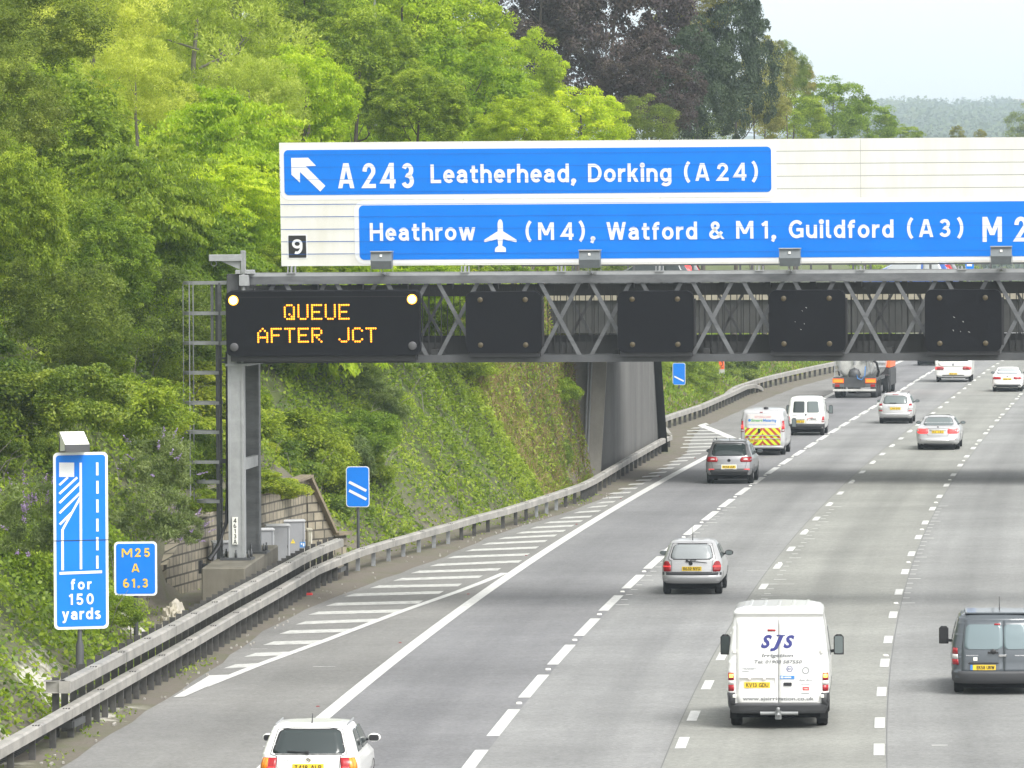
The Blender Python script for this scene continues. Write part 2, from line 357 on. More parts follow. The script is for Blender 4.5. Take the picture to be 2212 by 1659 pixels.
EX = np.array([-11.4,-9.9,-8.3,-7.5,-6.8,-6.0,-5.1,-3.8,-2.3,-.5,1.9,3.2,5.2,7.4,8.1,9.0,12.4,17.2,20.4,25.6,33.5,71])
def Edge(Y): return np.interp(Y, EY, EX)            # left edge of the asphalt
TY = np.array([40,95,112,120,130,137,142,150,158,165,167.5,169,172,182,190,200,208,214,222,242,246,269,300,340,360,400,460,700])
TX = np.array([-14.5,-10.2,-8.7,-8.3,-8.2,-9.4,-9.6,-8.9,-7.6,-6.2,-5.3,-4.9,-4.0,-1.6,-.2,1.2,2.0,2.75,3.2,6.2,5.6,6.4,10.6,14.6,18.3,23.6,31.6,69])
def Toe(Y): return np.interp(Y, TY, TX)             # foot of the cutting slope
def wallh(Y): return np.interp(Y, [143,149,150,164.8,166,168.5], [0,1.2,2.0,2.25,1.2,0])
def slope(Y): return np.interp(Y, [90,130,150,175,195,204,212,222,246,260,330,400], [.95,.95,.95,1.0,1.3,2.2,6.,6.,1.3,.62,.5,.5])
def wob(x, y, s=0):
    return (np.sin(x*.9+y*.31+s)+np.sin(y*.77-x*.43+1.7*s)+.7*np.sin(x*2.1+y*1.3+s*2.3)+.5*np.sin(y*2.9-x*1.1+s)+.4*np.sin(x*4.3+y*3.7))/3.6
TOPH = 7.4
def hgt(X, Y):
    X = np.asarray(X, float); Y = np.asarray(Y, float)
    d = Toe(Y)-X; s = slope(Y); top = TOPH+np.interp(Y, [240, 300, 600], [0, 0, 2.5])
    h = np.where(d > 0, wallh(Y)+s*np.maximum(d, 0), 0)
    over = np.maximum(h-top, 0); h = np.minimum(h, top)+over/np.maximum(s, .1)*.14
    return h+np.where(d > .3, wob(X, Y)*.22*np.clip(d/2, 0, 1), 0)

# ---- procedural ground materials
def nodes(name):
    m = bpy.data.materials.new(name); m.use_nodes = True; t = m.node_tree
    return m, t, t.nodes['Principled BSDF'], lambda k, **kw: _n(t, k, **kw)
def _n(t, k, ins=None, **kw):
    n = t.nodes.new(k)
    for a, b in kw.items(): setattr(n, a, b)
    for a, b in (ins or {}).items():
        if hasattr(b, 'is_linked') or isinstance(b, bpy.types.NodeSocket): t.links.new(b, n.inputs[a])
        else: n.inputs[a].default_value = b
    return n
def mixrgb(t, fac, a, b, mode='MIX'):
    n = t.nodes.new('ShaderNodeMix'); n.data_type = 'RGBA'; n.blend_type = mode
    for s, q in ((0, fac), (6, a), (7, b)):
        if isinstance(q, bpy.types.NodeSocket): t.links.new(q, n.inputs[s])
        else: n.inputs[s].default_value = q if s == 0 else (*q, 1)
    return n.outputs[2]
def asphalt(name, base, dark, tint_track=.18):
    m, t, b, N = nodes(name)
    uv = N('ShaderNodeUVMap', uv_map='UVMap'); sp = N('ShaderNodeSeparateXYZ', ins={0: uv.outputs[0]})
    # long streaks along the lane, broad patches, fine grain
    st = N('ShaderNodeMapping', ins={0: uv.outputs[0]}); st.inputs['Scale'].default_value = (1.6, .02, 1)
    n1 = N('ShaderNodeTexNoise', ins={'Vector': st.outputs[0], 'Scale': 1.0, 'Detail': 4.0})
    n2 = N('ShaderNodeTexNoise', ins={'Vector': uv.outputs[0], 'Scale': .16, 'Detail': 5.0})
    n3 = N('ShaderNodeTexNoise', ins={'Vector': uv.outputs[0], 'Scale': 9.0, 'Detail': 8.0, 'Roughness': .85})
    # worn wheel paths: two per lane of 3.7 m
    w = N('ShaderNodeMath', operation='MULTIPLY', ins={0: sp.outputs[0], 1: 2*math.pi/1.85})
    c = N('ShaderNodeMath', operation='COSINE', ins={0: w.outputs[0]})
    tr = N('ShaderNodeMapRange', ins={0: c.outputs[0], 1: -1.0, 2: 1.0, 3: 0.0, 4: tint_track})
    f1 = N('ShaderNodeMapRange', ins={0: n1.outputs[0], 1: .3, 2: .7, 3: 0.0, 4: .55})
    w2 = N('ShaderNodeMath', operation='MULTIPLY', ins={0: sp.outputs[0], 1: 2*math.pi/3.7}); c2 = N('ShaderNodeMath', operation='COSINE', ins={0: w2.outputs[0]})
    tr2 = N('ShaderNodeMapRange', ins={0: c2.outputs[0], 1: 1.0, 2: -1.0, 3: 0.0, 4: tint_track*1.9}); ta = N('ShaderNodeMath', operation='ADD', ins={0: tr.outputs[0], 1: tr2.outputs[0]})
    f = N('ShaderNodeMath', operation='ADD', ins={0: f1.outputs[0], 1: ta.outputs[0]}, use_clamp=True)
    col = mixrgb(t, f.outputs[0], base, dark)
    f2 = N('ShaderNodeMapRange', ins={0: n2.outputs[0], 1: .3, 2: .75, 3: .82, 4: 1.16})
    f3 = N('ShaderNodeMapRange', ins={0: n3.outputs[0], 1: .25, 2: .75, 3: .5, 4: 1.5})
    n4 = N('ShaderNodeTexNoise', ins={'Vector': uv.outputs[0], 'Scale': 1.7, 'Detail': 6.0, 'Roughness': .7}); f4 = N('ShaderNodeMapRange', ins={0: n4.outputs[0], 1: .3, 2: .7, 3: .90, 4: 1.09}); k0 = N('ShaderNodeMath', operation='MULTIPLY', ins={0: f2.outputs[0], 1: f4.outputs[0]})
    k = N('ShaderNodeMath', operation='MULTIPLY', ins={0: k0.outputs[0], 1: f3.outputs[0]})
    hsv = N('ShaderNodeHueSaturation', ins={'Color': col, 'Value': k.outputs[0]})
    t.links.new(hsv.outputs[0], b.inputs['Base Color']); b.inputs['Roughness'].default_value = .82; b.inputs['Specular IOR Level'].default_value = .3
    bp = N('ShaderNodeBump', ins={'Height': n3.outputs[0], 'Strength': .25, 'Distance': .01}); t.links.new(bp.outputs[0], b.inputs['Normal'])
    return m
M['asp1'] = asphalt('worn_asphalt_lane_one', (.215,.215,.219), (.160,.160,.166))
M['asp2'] = asphalt('worn_asphalt_lane_two', (.270,.271,.266), (.195,.196,.194))
M['asp3'] = asphalt('pale_greenish_asphalt', (.280,.282,.258), (.205,.207,.190))
M['asp4'] = asphalt('grey_asphalt_lane_four', (.265,.267,.260), (.195,.197,.192))
M['asp0'] = asphalt('dirty_asphalt_shoulder', (.215,.212,.203), (.170,.167,.158), .05)
M['paint'] = mat('white_road_paint', (.68,.68,.66), .6, noise=.3, nscale=6, col2=(.44,.44,.42))
M['paint_worn'] = mat('worn_road_paint', (.62,.62,.59), .65, noise=.4, nscale=5, col2=(.30,.30,.285))
M['paint_y'] = mat('yellow_road_paint', (.65,.45,.10), .6)
def strip(name, xl, xr, mt, y0=40., y1=620., step=2.5, nx=4, z=0.0):
    ys = np.arange(y0, y1+.1, step); V = []; UV = []
    for Y in ys:
        a, b = float(xl(Y)), float(xr(Y)); l0 = float(L12(Y))
        for i in range(nx+1):
            x = a+(b-a)*i/nx; V.append((x, Y, z)); UV.append((x-l0, Y))
    n = nx+1; F = [(r*n+i, r*n+i+1, (r+1)*n+i+1, (r+1)*n+i) for r in range(len(ys)-1) for i in range(nx)]
    return np_mesh(name, V, F, mt, uv=UV)
EW = 3.78                                            # width of lane 1
def shoulder_l(Y): return Edge(Y)+.12*wob(Y*.9, Y*.37)+.07*wob(Y*3.1, Y*1.7, 2)
for nm, a, b, mt in (('hard_shoulder', shoulder_l, lambda Y: L12(Y)-EW, 'asp0'), ('lane_one', lambda Y: L12(Y)-EW, lambda Y: L12(Y)+.12, 'asp1'),
                     ('lane_two', lambda Y: L12(Y)+.12, lambda Y: L12(Y)+3.45, 'asp2'), ('lane_three', lambda Y: L12(Y)+3.45, lambda Y: L12(Y)+7.5, 'asp3'),
                     ('lane_four', lambda Y: L12(Y)+7.5, lambda Y: L12(Y)+16.5, 'asp4')):
    tag(strip('road_'+nm, a, b, M[mt]), kind='structure')
# dark joints between the separately laid lanes
mb = MB()
for off, wd in ((3.47, .022), (7.52, .018)):
    for Y in np.arange(60, 420, 2.):
        a, b = float(L12(Y))+off, float(L12(Y+2))+off; k = 0
        mb.add([(a-wd/2+k, Y, .003), (a+wd/2+k, Y, .003), (b+wd/2, Y+2, .003), (b-wd/2, Y+2, .003)], [(0,1,2,3)])
tag(mb.build('road_joints', mat('tar_joint', (.13,.13,.13), .8)), kind='structure')
# ---- markings
PZ = .006
def mark(mb, Y0, Y1, off, wd, z=PZ):
    n = max(1, int((Y1-Y0)/4)); v = []; f = []
    for i in range(n+1):
        Y = Y0+(Y1-Y0)*i/n; x = float(L12(Y))+off; v += [(x-wd/2, Y, z), (x+wd/2, Y, z)]
    mb.add(v, [(2*i, 2*i+1, 2*i+3, 2*i+2) for i in range(n)])
mb = MB()
for k in range(-12, 32): mark(mb, 185+8.72*k, 185+8.72*k+(5.9 if k > -14 else 5), 0, .25)
for Y in [98.5,104.9,110.7,118.2,126.1,134.2,142.2,150.6,159.6,168.2,177.2,185.7,195.2,203.5]+[203.5+8.75*k for k in range(1, 28)]: mark(mb, Y-1.15, Y+1.15, 3.68, .20)
for Y in [97.5,103.3,108.9,116.2,123.9,130.9,139.3,148,156.7,165.3,174.2,182.8,191.8]+[191.8+8.75*k for k in range(1, 28)]: mark(mb, Y-1.15, Y+1.15, 7.38, .20)
for k in range(-11, 28): mark(mb, 191.8+8.75*k-1.15, 191.8+8.75*k+1.15, 11.1, .2)
tag(mb.build('lane_markings', M['paint']), kind='structure')
mb = MB()
for Y0, Y1 in ((60, 620),): mark(mb, Y0, Y1, -EW+.1, .30)
tag(mb.build('edge_line_marking', M['paint']), kind='structure')
def gq(mb, pts, z=PZ): mb.add([(*G(x, y), z) for x, y in pts], [tuple(range(len(pts)))])
mb = MB()
ST = [((485,1440),(552,1437)),((530,1415),(620,1412)),((570,1390),(690,1387)),((605,1366),(750,1362)),((640,1346),(812,1340)),((668,1325),(865,1320)),((705,1306),(905,1301)),((745,1286),(950,1280)),((800,1268),(990,1264)),((850,1252),(1035,1246)),((888,1236),(1075,1230)),((928,1221),(1120,1213)),
  ((965,1204),(1137,1198)),((1005,1189),(1157,1183)),((1040,1175),(1176,1169)),((1075,1163),(1197,1157)),((1114,1151),(1216,1147)),((1145,1140),(1234,1136)),((1174,1129),(1253,1126)),((1207,1119),(1273,1116)),((1238,1107),(1292,1104)),((1266,1096),(1307,1093)),((1287,1086),(1324,1084)),((1298,1076),(1341,1074)),((1312,1066),(1358,1064)),((1331,1056),(1372,1055)),((1347,1047),(1387,1045)),((1363,1038),(1403,1037)),((1380,1030),(1420,1028)),((1399,1022),(1436,1020)),((1415,1013),(1452,1011)),((1430,1005),(1466,1003)),((1443,997),(1482,995)),((1456,990),(1497,988)),((1470,982),(1511,980)),((1477,975),(1522,973)),((1464,967),(1536,965)),((1452,960),(1542,958)),((1457,952),(1551,950)),((1457,945),(1569,944)),((1457,938),(1557,937)),((1475,931),(1544,930)),((1488,925),(1530,924))]
for (a, b) in ST:
    xa, Ya = G(*a); xb, Yb = G(*b); t_ = 1.15; ka, kb = head(Ya)*t_, head(Yb)*t_
    mb.add([(xa, Ya-t_/2, PZ), (xb, Yb-t_/2, PZ), (xb+kb, Yb+t_/2, PZ), (xa+ka+.12, Ya+t_/2, PZ)], [(0,1,2,3)])
tag(mb.build('hatched_area_markings', M['paint_worn']), kind='structure')
mb = MB()
def pline(mb, pts, wd, z=PZ+.003):
    q = [G(*p) for p in pts]
    V = [(x-wd/2, Y, z) for x, Y in q]+[(x+wd/2, Y, z) for x, Y in q]; n = len(q)
    mb.add(V, [(i, n+i, n+i+1, i+1) for i in range(n-1)])
pline(mb, [(440,1484),(560,1436),(700,1385),(870,1320),(990,1278),(1045,1257),(1090,1238)], .22)
gq(mb, [(374,1507),(398,1506),(470,1474),(500,1458),(452,1460)], PZ+.004)
pline(mb, [(1510,917),(1545,931),(1582,947)], .45); pline(mb, [(1494,919),(1512,913),(1522,918)], .5, PZ+.005)
tag(mb.build('hatched_area_border', M['paint']), kind='structure')
mb = MB(); my = MB()
for li, off in enumerate((.17, 3.83, 7.53, 10.85)):
    for k in range(26):
        Y = 193.6-2.0*k; lg = (k % 5 == 0); x = float(L12(Y))+off
        if li == 3 and k % 5 == 2: my.add([(x, Y-.06, PZ), (x+.2, Y-.06, PZ), (x+.2, Y+.06, PZ), (x, Y+.06, PZ)], [(0,1,2,3)]); continue
        wd = .34 if lg else .17; mb.add([(x, Y-.08, PZ), (x+wd, Y-.08, PZ), (x+wd, Y+.08, PZ), (x, Y+.08, PZ)], [(0,1,2,3)])
tag(mb.build('check_tick_markings', M['paint']), kind='structure'); tag(my.build('yellow_tick_markings', M['paint_y']), kind='structure')
# road studs: small raised bosses between the dashes
mb = MB()
for k in range(-8, 30):
    for off in (0, 3.68, 7.38):
        Y = (185+8.72*k-1.4) if off == 0 else (191.8+8.75*k+(4.4 if k % 2 else 4.2))
        if off and k % 2: continue
        x = float(L12(Y))+off; mb.cbox(x-.06, x+.06, Y-.10, Y+.10, 0, .03, .015)
tag(mb.build('road_studs', M['plate_white']), kind='structure'); mb = MB()
for k in range(0, 24):
    Y = 96+17.4*k; x = float(L12(Y))-EW-.28; mb.cbox(x-.035, x+.035, Y-.06, Y+.06, 0, .02, .01)
tag(mb.build('red_road_studs', mat('dull_red_stud', (.20,.05,.05), .6)), kind='structure')
# faint scrapes and stains on the carriageway
mb = MB()
for (x, y, l, wd) in ((1680,1262,.9,.08),(1665,1286,.5,.06),(1640,1233,.7,.05),(700,1440,.5,.05),(1570,1275,.6,.05),(620,1612,.9,.07),(640,1635,1.1,.05),(560,1402,.4,.04),(2030,1610,.3,.08)):
    X, Y = G(x, y); mb.add([(X-l/2, Y-wd, PZ-.002), (X+l/2, Y-wd*.4, PZ-.002), (X+l/2, Y+wd*.6, PZ-.002), (X-l/2, Y+wd, PZ-.002)], [(0,1,2,3)])
tag(mb.build('road_scrapes', M['paint_worn']), kind='structure')

# ---- embankment and verge: one sheet from the asphalt up the cutting to the plateau behind
def terrain_mat():
    m, t, b, N = nodes('chalky_bank_soil')
    g = N('ShaderNodeNewGeometry'); n1 = N('ShaderNodeTexNoise', ins={'Vector': g.outputs['Position'], 'Scale': .55, 'Detail': 8.0, 'Roughness': .7})
    n2 = N('ShaderNodeTexNoise', ins={'Vector': g.outputs['Position'], 'Scale': 6.0, 'Detail': 8.0, 'Roughness': .75})
    at = N('ShaderNodeAttribute', attribute_name='chalk'); ag = N('ShaderNodeAttribute', attribute_name='grass')
    dirt = mixrgb(t, n2.outputs[0], (.10,.088,.072), (.19,.165,.132))
    gr = mixrgb(t, n2.outputs[0], (.05,.075,.018), (.13,.15,.05))
    f = N('ShaderNodeMath', operation='MULTIPLY', ins={0: ag.outputs['Fac'], 1: 1.0})
    r = N('ShaderNodeMapRange', ins={0: n1.outputs[0], 1: .35, 2: .6, 3: -.35, 4: .35})
    fa = N('ShaderNodeMath', operation='ADD', ins={0: f.outputs[0], 1: r.outputs[0]}, use_clamp=True)
    c = mixrgb(t, fa.outputs[0], dirt, gr)
    ck = mixrgb(t, n2.outputs[0], (.30,.27,.21), (.72,.70,.64))
    fc = N('ShaderNodeMath', operation='ADD', ins={0: at.outputs['Fac'], 1: r.outputs[0]}); fd = N('ShaderNodeMapRange', ins={0: fc.outputs[0], 1: .45, 2: .7})
    t.links.new(mixrgb(t, fd.outputs[0], c, ck), b.inputs['Base Color']); b.inputs['Roughness'].default_value = .95
    bp = N('ShaderNodeBump', ins={'Height': n2.outputs[0], 'Strength': .6, 'Distance': .08}); t.links.new(bp.outputs[0], b.inputs['Normal'])
    return m
M['soil'] = terrain_mat()
def chalk_at(X, Y, Z):
    """bare chalk scars low on the bank"""
    c = .5*np.exp(-(((X+9.9)/1.0)**2+((Y-102)/5)**2))+np.exp(-(((X+8.9)/.7)**2+((Y-130.5)/3)**2))*1.4+np.exp(-(((X+9.0)/1.2)**2+((Y-112)/3)**2))*.8
    return np.clip(c, 0, 1)
dd = np.concatenate([np.linspace(-6, -1, 8), np.arange(-.8, 12.1, .33), np.array([13,14.5,16,18,21,25,30,36,44,60,85,120])])
ys = np.concatenate([np.arange(40, 90, 3.), np.arange(90, 262, .6), np.arange(262, 420, 2.), np.arange(420, 640, 8.)])
D, YY = np.meshgrid(dd, ys); X0 = Toe(YY)-D
lim = Edge(YY)+.6; X0 = np.minimum(X0, lim)
Z0 = hgt(X0, YY)+np.where(D <= .3, -.006+.035*np.clip((Edge(YY)-.1-X0)/.6, -.5, 1)*(1+.5*wob(X0*3, YY*3)), 0)
Z0 = np.where(X0 > Edge(YY)-.15, -.03, Z0)
V = np.stack([X0, YY, Z0], -1).reshape(-1, 3); nr, nc = X0.shape
idx = np.arange(nr*nc).reshape(nr, nc)
F = np.stack([idx[:-1,:-1], idx[1:,:-1], idx[1:,1:], idx[:-1,1:]], -1).reshape(-1, 4)
gr = np.clip((D-.2)/1.5, 0, 1)*np.interp(YY, [60,190,200,225,245], [1,1,.6,.45,1])+.25*(np.abs(D) < 1)*(wob(X0*2, YY*1.4, 3) > .1)
bank = np_mesh('embankment', V, F, M['soil'], attrs={'chalk': chalk_at(X0, YY, Z0).ravel(), 'grass': gr.ravel()}, smooth=True); tag(bank, kind='structure')
M['field'] = mat('far_ground', (.05,.075,.025), .95, noise=.4, nscale=.02)
gm = MB(); gm.add([(-6000,-200,-.25),(6000,-200,-.25),(6000,9000,-.25),(-6000,9000,-.25)], [(0,1,2,3)]); tag(gm.build('ground', M['field']), kind='structure')
# right-hand verge beyond the last lane
tag(strip('central_reserve_verge', lambda Y: L12(Y)+16.4, lambda Y: L12(Y)+40, M['soil'], z=-.01), kind='structure')
# ---- far hills
def hillz(X, Y):
    r = 101+6*np.sin(X*.002+.6)+5*np.sin(X*.0055)+3*np.sin(X*.0155+Y*.01)
    t = np.clip((Y-1400)/3800, 0, 1); t = t*t*(3-2*t)
    return r*t*np.clip((X+800)/1800, .82, 1.08)
hx = np.linspace(-1800, 3000, 90); hy = np.linspace(1100, 7000, 80); HX, HY = np.meshgrid(hx, hy); HZ = hillz(HX, HY)-.3
idx = np.arange(HX.size).reshape(HX.shape); F = np.stack([idx[:-1,:-1], idx[:-1,1:], idx[1:,1:], idx[1:,:-1]], -1).reshape(-1, 4)
tag(np_mesh('hills', np.stack([HX, HY, HZ], -1).reshape(-1, 3), F, M['field'], smooth=True), kind='structure')
# ================================================================ GANTRY (local frame: a along the beam, -b towards the camera)
GX, GY, GS = -7.1, 142.0, .09
GROT = -math.atan(GS); gM = Matrix.Translation((GX, GY, 0)) @ Matrix.Rotation(GROT, 4, 'Z'); gI = gM.inverted()
def GA(x, y, b=0.0):
    """(a, z) on the plane local b seen at (x, y)"""
    u, v = unroll(x, y); d = gI.to_3x3() @ Vector((u, KPX, -v)); o = gI @ Vector((0, 0, CAMH)); k = (b-o.y)/d.y
    p = o+d*k; return p.x, p.z
FB = -.28                                              # front face of the beam
zt1 = GA(700, 596.5, FB)[1]; zt0 = GA(700, 614, FB)[1]; zb1 = GA(1000, 767, FB)[1]; zb0 = GA(1000, 783, FB)[1]
A0 = GA(490, 700, FB)[0]; A1 = 26.0; DEP = 3.0
gan = thing('sign_gantry', 'grey steel lattice gantry spanning the motorway with caged ladder', 'gantry', (GX, GY, 0), GROT)
CO = GA(527, 1000, FB)[0]; 
m = MB()
for b in (FB, FB+DEP): m.box(A0+.25, A1, b, b+.22, zt0, zt1)
tc_ = m.build('top_chord', M['steel_mid'], gan)
m = MB()
for b in (FB, FB+DEP): m.box(A0+.25, A1, b+.02, b+.20, zt1, zt1+.075)
m.build('cable_tray', M['steel_pale'], tc_)
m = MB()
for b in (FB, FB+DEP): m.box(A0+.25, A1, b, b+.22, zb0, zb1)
m.build('bottom_chord', M['steel_dark'], gan)  # darker steel than the top chord puts its shade into the colour
cx = [989+110.0*k for k in range(-4, 24)]
zc0, zc1 = zb1, zt0
for k, x in enumerate(cx):
    a = GA(x, 690, FB)[0]
    if a > A1-1: break
    hw = .50
    m = MB(); m.bar((a-hw, FB+.07, zc1+.02), (a+hw, FB+.07, zc0-.02), .04, .098, up=(1,0,.001)); m.bar((a+hw, FB+.13, zc1+.02), (a-hw, FB+.13, zc0-.02), .04, .098, up=(1,0,.001))
    m.build('cross_brace', M['steel_mid'], gan)
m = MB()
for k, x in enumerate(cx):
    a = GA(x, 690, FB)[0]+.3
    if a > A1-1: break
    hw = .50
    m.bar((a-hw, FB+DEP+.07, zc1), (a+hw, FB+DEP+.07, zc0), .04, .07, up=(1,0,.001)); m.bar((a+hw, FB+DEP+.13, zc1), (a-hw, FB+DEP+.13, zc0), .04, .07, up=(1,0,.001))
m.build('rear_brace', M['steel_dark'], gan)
# walkway inside the beam: grating, kick plates, balusters, mesh band under the top chord
m = MB(); m.box(A0+.5, A1, FB+.7, FB+1.7, zb1+.02, zb1+.07); m.box(A0+.5, A1, FB+.66, FB+.70, zb1+.02, zb1+.30)
k = 0
for a in np.arange(A0+.6, A1, 2.3): m.box(a, a+.16, FB+.25, FB+DEP, zb1-.02, zb1+.14)
m.build('walkway', M['mesh'], gan)
m = MB(); m.box(A0+.5, A1, FB+1.70, FB+1.73, zb1+.02, zb1+.46); m.box(A0+.5, A1, FB+1.71, FB+1.74, zt0-.34, zt0-.06); m.build('shade_panel', M['mesh'], gan)  # solid dark panel added to deepen the shade behind the lattice, plus mesh band
m = MB()
for a in np.arange(A0+.6, A1, .16): m.box(a, a+.022, FB+.62, FB+.645, zb1+.05, zt0-.02)
for a in np.arange(A0+.75, A1, .47): m.box(a, a+.018, FB+1.75, FB+1.77, zb1+.05, zt0-.02)
m.build('balustrade', M['mesh'], gan)
m = MB(); m.box(A0+.5, A1, FB+.60, FB+.66, zt0-.10, zt0-.03); m.box(A0+.5, A1, FB+1.72, FB+1.78, zt0-.14, zt0-.05)
for a in np.arange(A0+.6, A1, .06): m.box(a, a+.016, FB+.61, FB+.63, zt0-.20, zt0-.1)
for a in np.arange(A0+1, A1, 1.15): m.box(a, a+.14, FB+.3, FB+.62, zt0-.14, zt0+.02)
m.build('mesh_screen', M['mesh'], gan)
# legs: two columns joined by battens, base plates on the plinth
PH = 1.33
ca0 = GA(493, 1000, FB)[0]; ca1 = GA(527, 1000, FB)[0]
for b0 in (FB-.02, FB+DEP-.15):
    m = MB(); m.box(ca0, ca0+.06, b0, b0+.36, PH+.06, zb0+.3); m.box(ca1-.06, ca1, b0, b0+.36, PH+.06, zb0+.3); m.box(ca0+.06, ca1-.06, b0+.02, b0+.34, PH+.06, zb0+.3)
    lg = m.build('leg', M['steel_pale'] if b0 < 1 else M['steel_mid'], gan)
    m = MB(); m.box(ca0-.20, ca1+.20, b0-.18, b0+.5, PH, PH+.06)
    for sx in (-.12, .12+ca1-ca0-.0, .2):
        for sy in (-.1, .42): m.lathe([(0,PH+.06),(.035,PH+.06),(.035,PH+.18),(.02,PH+.2),(.02,PH+.26),(0,PH+.26)], (ca0+sx, b0+sy, 0), n=8)
    m.build('base_plate', M['steel_dark'], lg)
m = MB()
for z in (GA(535, 998, 1.5)[1],): m.box(ca1-.14, ca1-.02, FB+.35, FB+DEP-.16, z-.14, z+.14)
m.build('batten', M['steel_pale'], gan)
m = MB(); m.box(ca0-.05, ca1+.12, FB-.05, FB+DEP+.25, zb0-.07, zb0-.012); m.build('cap_plate', M['steel_pale'], gan)
m = MB(); m.cbox(GA(490,600,FB)[0], GA(517,600,FB)[0], FB-.06, FB+.4, zb0+.3, GA(500,592,FB)[1], .015); m.cbox(GA(490,600,FB)[0], GA(517,600,FB)[0], FB+DEP-.3, FB+DEP+.2, zb0+.3, GA(500,592,FB)[1], .015); m.build('end_post', M['steel_dark'], gan)
# far leg in the central reserve, outside the picture
m = MB()
for b0 in (FB, FB+DEP-.15): m.box(A1-.5, A1, b0, b0+.36, 0, zb0)
m.build('leg', M['steel_mid'], gan)
# marker plate
a, z1 = GA(501.5, 1117, FB-.05); a2, z0 = GA(514, 1176, FB-.05)
m = MB(); m.box(a, a2, FB-.05, FB-.021, z0, z1); mp_ = m.build('number_plate', M['plate_white'], gan)
m = MB(); hh = (z1-z0)/5.2
for i, c in enumerate('4613A'): put_text(m, c, (a+a2)/2, FB-.054, z1-hh*(i+.93)-.02, hh*.82, align='c')
m.build('lettering', M['txt_black'], mp_)
# caged ladder
ob = .55
la0 = GA(397, 700, ob)[0]; la1 = GA(472, 700, ob)[0]
zl0 = 1.15; zl1 = GA(400, 611, ob)[1]
lad = MB()
for b in (.33, .78): lad.bar((la1, b, zl0), (la1, b, zl1), .09, .05)
for z in np.arange(zl0+.2, zl1-.1, .3): lad.tube([(la1, .33, z), (la1, .78, z)], .014, 6)
ld = lad.build('ladder', M['steel_dark'], gan)
for yy in (611, 676.6, 740.7, 805, 870, 933, 997, 1040, 1082):
    z = GA(430, yy, ob)[1]; m = MB(); pts = []; lft = la0 if yy < 1030 else la0+.32
    for i in range(13): t = R_(90+180*i/12); pts.append((lft+.38+.38*math.cos(t), ob+.36*math.sin(t), z))
    pts = [(la1+.05, ob+.36, z)]+pts+[(la1+.05, ob-.36, z)]
    for p, q in zip(pts, pts[1:]): m.bar(p, q, .02, .085)
    if yy == 611 or yy == 676.6 or yy == 740.7: m.bar((la1, ob-.3, z), (A0+.05, ob-.3, z), .03, .09); m.bar((la1, ob+.3, z), (A0+.05, ob+.3, z), .03, .09)
    m.build('cage_hoop', M['steel'], ld)
m = MB()
zl2 = GA(400, 1082, ob)[1]
for ang, lo in ((180, GA(400, 930, ob)[1]), (118, zl2), (242, zl2)):
    t = R_(ang); m.bar((la0+.38+.395*math.cos(t), ob+.375*math.sin(t), lo), (la0+.38+.395*math.cos(t), ob+.375*math.sin(t), zl1), .075 if ang != 180 else .02, .02, up=(1,0,0))
m.build('cage_strap', M['steel'], ld)
m = MB(); m.bar((la1-.12, ob-.3, GA(1,748,ob)[1]), (la1-.12, ob-.3, zl1), .07, .05); m.bar((la1+.06, ob-.3, GA(1,748,ob)[1]), (la1+.06, ob-.3, zl1), .07, .05); m.build('ladder_handrail', M['steel_mid'], ld)
m = MB(); z = GA(1,776,.4)[1]; m.bar((la1, ob-.1, z), (ca0+.02, ob-.1, z), .05); m.bar((la1, ob-.1, z-.1), (ca0+.4, ob-.1, z-.1), .05); z = GA(1,997,.4)[1]; m.bar((la1, ob-.1, z), (ca0+.02, ob-.1, z), .06, .11); m.build('ladder_stay', M['steel_dark'], ld)
m = MB(); m.tube([(ca0-.03, FB+.1, zb0+.3),(ca0-.05, FB+.15, 3.2),(ca0-.06, FB+.1, 2.3),(ca0-.25, FB-.1, 1.7),(ca0-.45, FB-.3, 1.35)], [.035,.04,.05,.06,.06], 6); m.build('cable', M['black'], gan)
# plinth
x0, Y0_ = -7.76, 138.5
pl = thing('concrete_plinth', 'tall stained concrete plinth under the gantry leg behind the barrier', 'plinth', (x0, Y0_, 0), -.04)
m = MB(); m.cbox(0, 1.09, 0, 10, -.3, PH-.004, .03); m.build('block', M['concrete'], pl)
m = MB(); m.box(-.35, .02, 3.2, 3.5, PH-.22, PH-.10); m.box(-.38,-.30,3.15,3.55,PH-.34,PH-.02); m.build('cable_bracket', M['black'], pl)

# ---- davit arm on top of the gantry end
dv = thing('davit_arm', 'pale grey steel davit arm on the left end of the gantry', 'davit', (GX, GY, 0), GROT)
b = FB-.16
m = MB(); a0, z1 = GA(452, 550, b); a1, z0 = GA(523, 563.5, b); m.cbox(a0, a1, b-.09, b+.09, z0, z1, .012); m.build('arm', M['steel_pale'], dv)
m = MB(); a0, z1 = GA(519.5, 541, b); a1, z0 = GA(531, 589, b); m.tube([((a0+a1)/2, b, z0-.55), ((a0+a1)/2, b, z0)], .055, 12); m.cbox(a0, a1, b-.07, b+.07, z0, z1, .02); m.build('mast', M['steel'], dv)
m = MB(); m.poly([(GA(476,563.5,b)[0], b-.012, GA(476,563.5,b)[1]), (GA(519,563.5,b)[0], b-.012, GA(519,563.5,b)[1]), (GA(518,583,b)[0], b-.012, GA(518,582,b)[1])], (0, .024, 0)); m.build('gusset', M['steel_pale'], dv)
m = MB(); a0, z1 = GA(517, 594, b); a1, z0 = GA(538, 617, b); m.cbox(a0, a1, b-.1, b+.12, z0, z1, .01); m.cbox(a0-.1, a1+.12, b-.05, b+.3, z1+.03, z1+.13, .01); m.lathe([(0,z0-.35),(.13,z0-.35),(.13,z0-.31),(.06,z0-.30)], ((a0+a1)/2-.02, b, 0)); m.build('clamp', M['steel_pale'], dv)
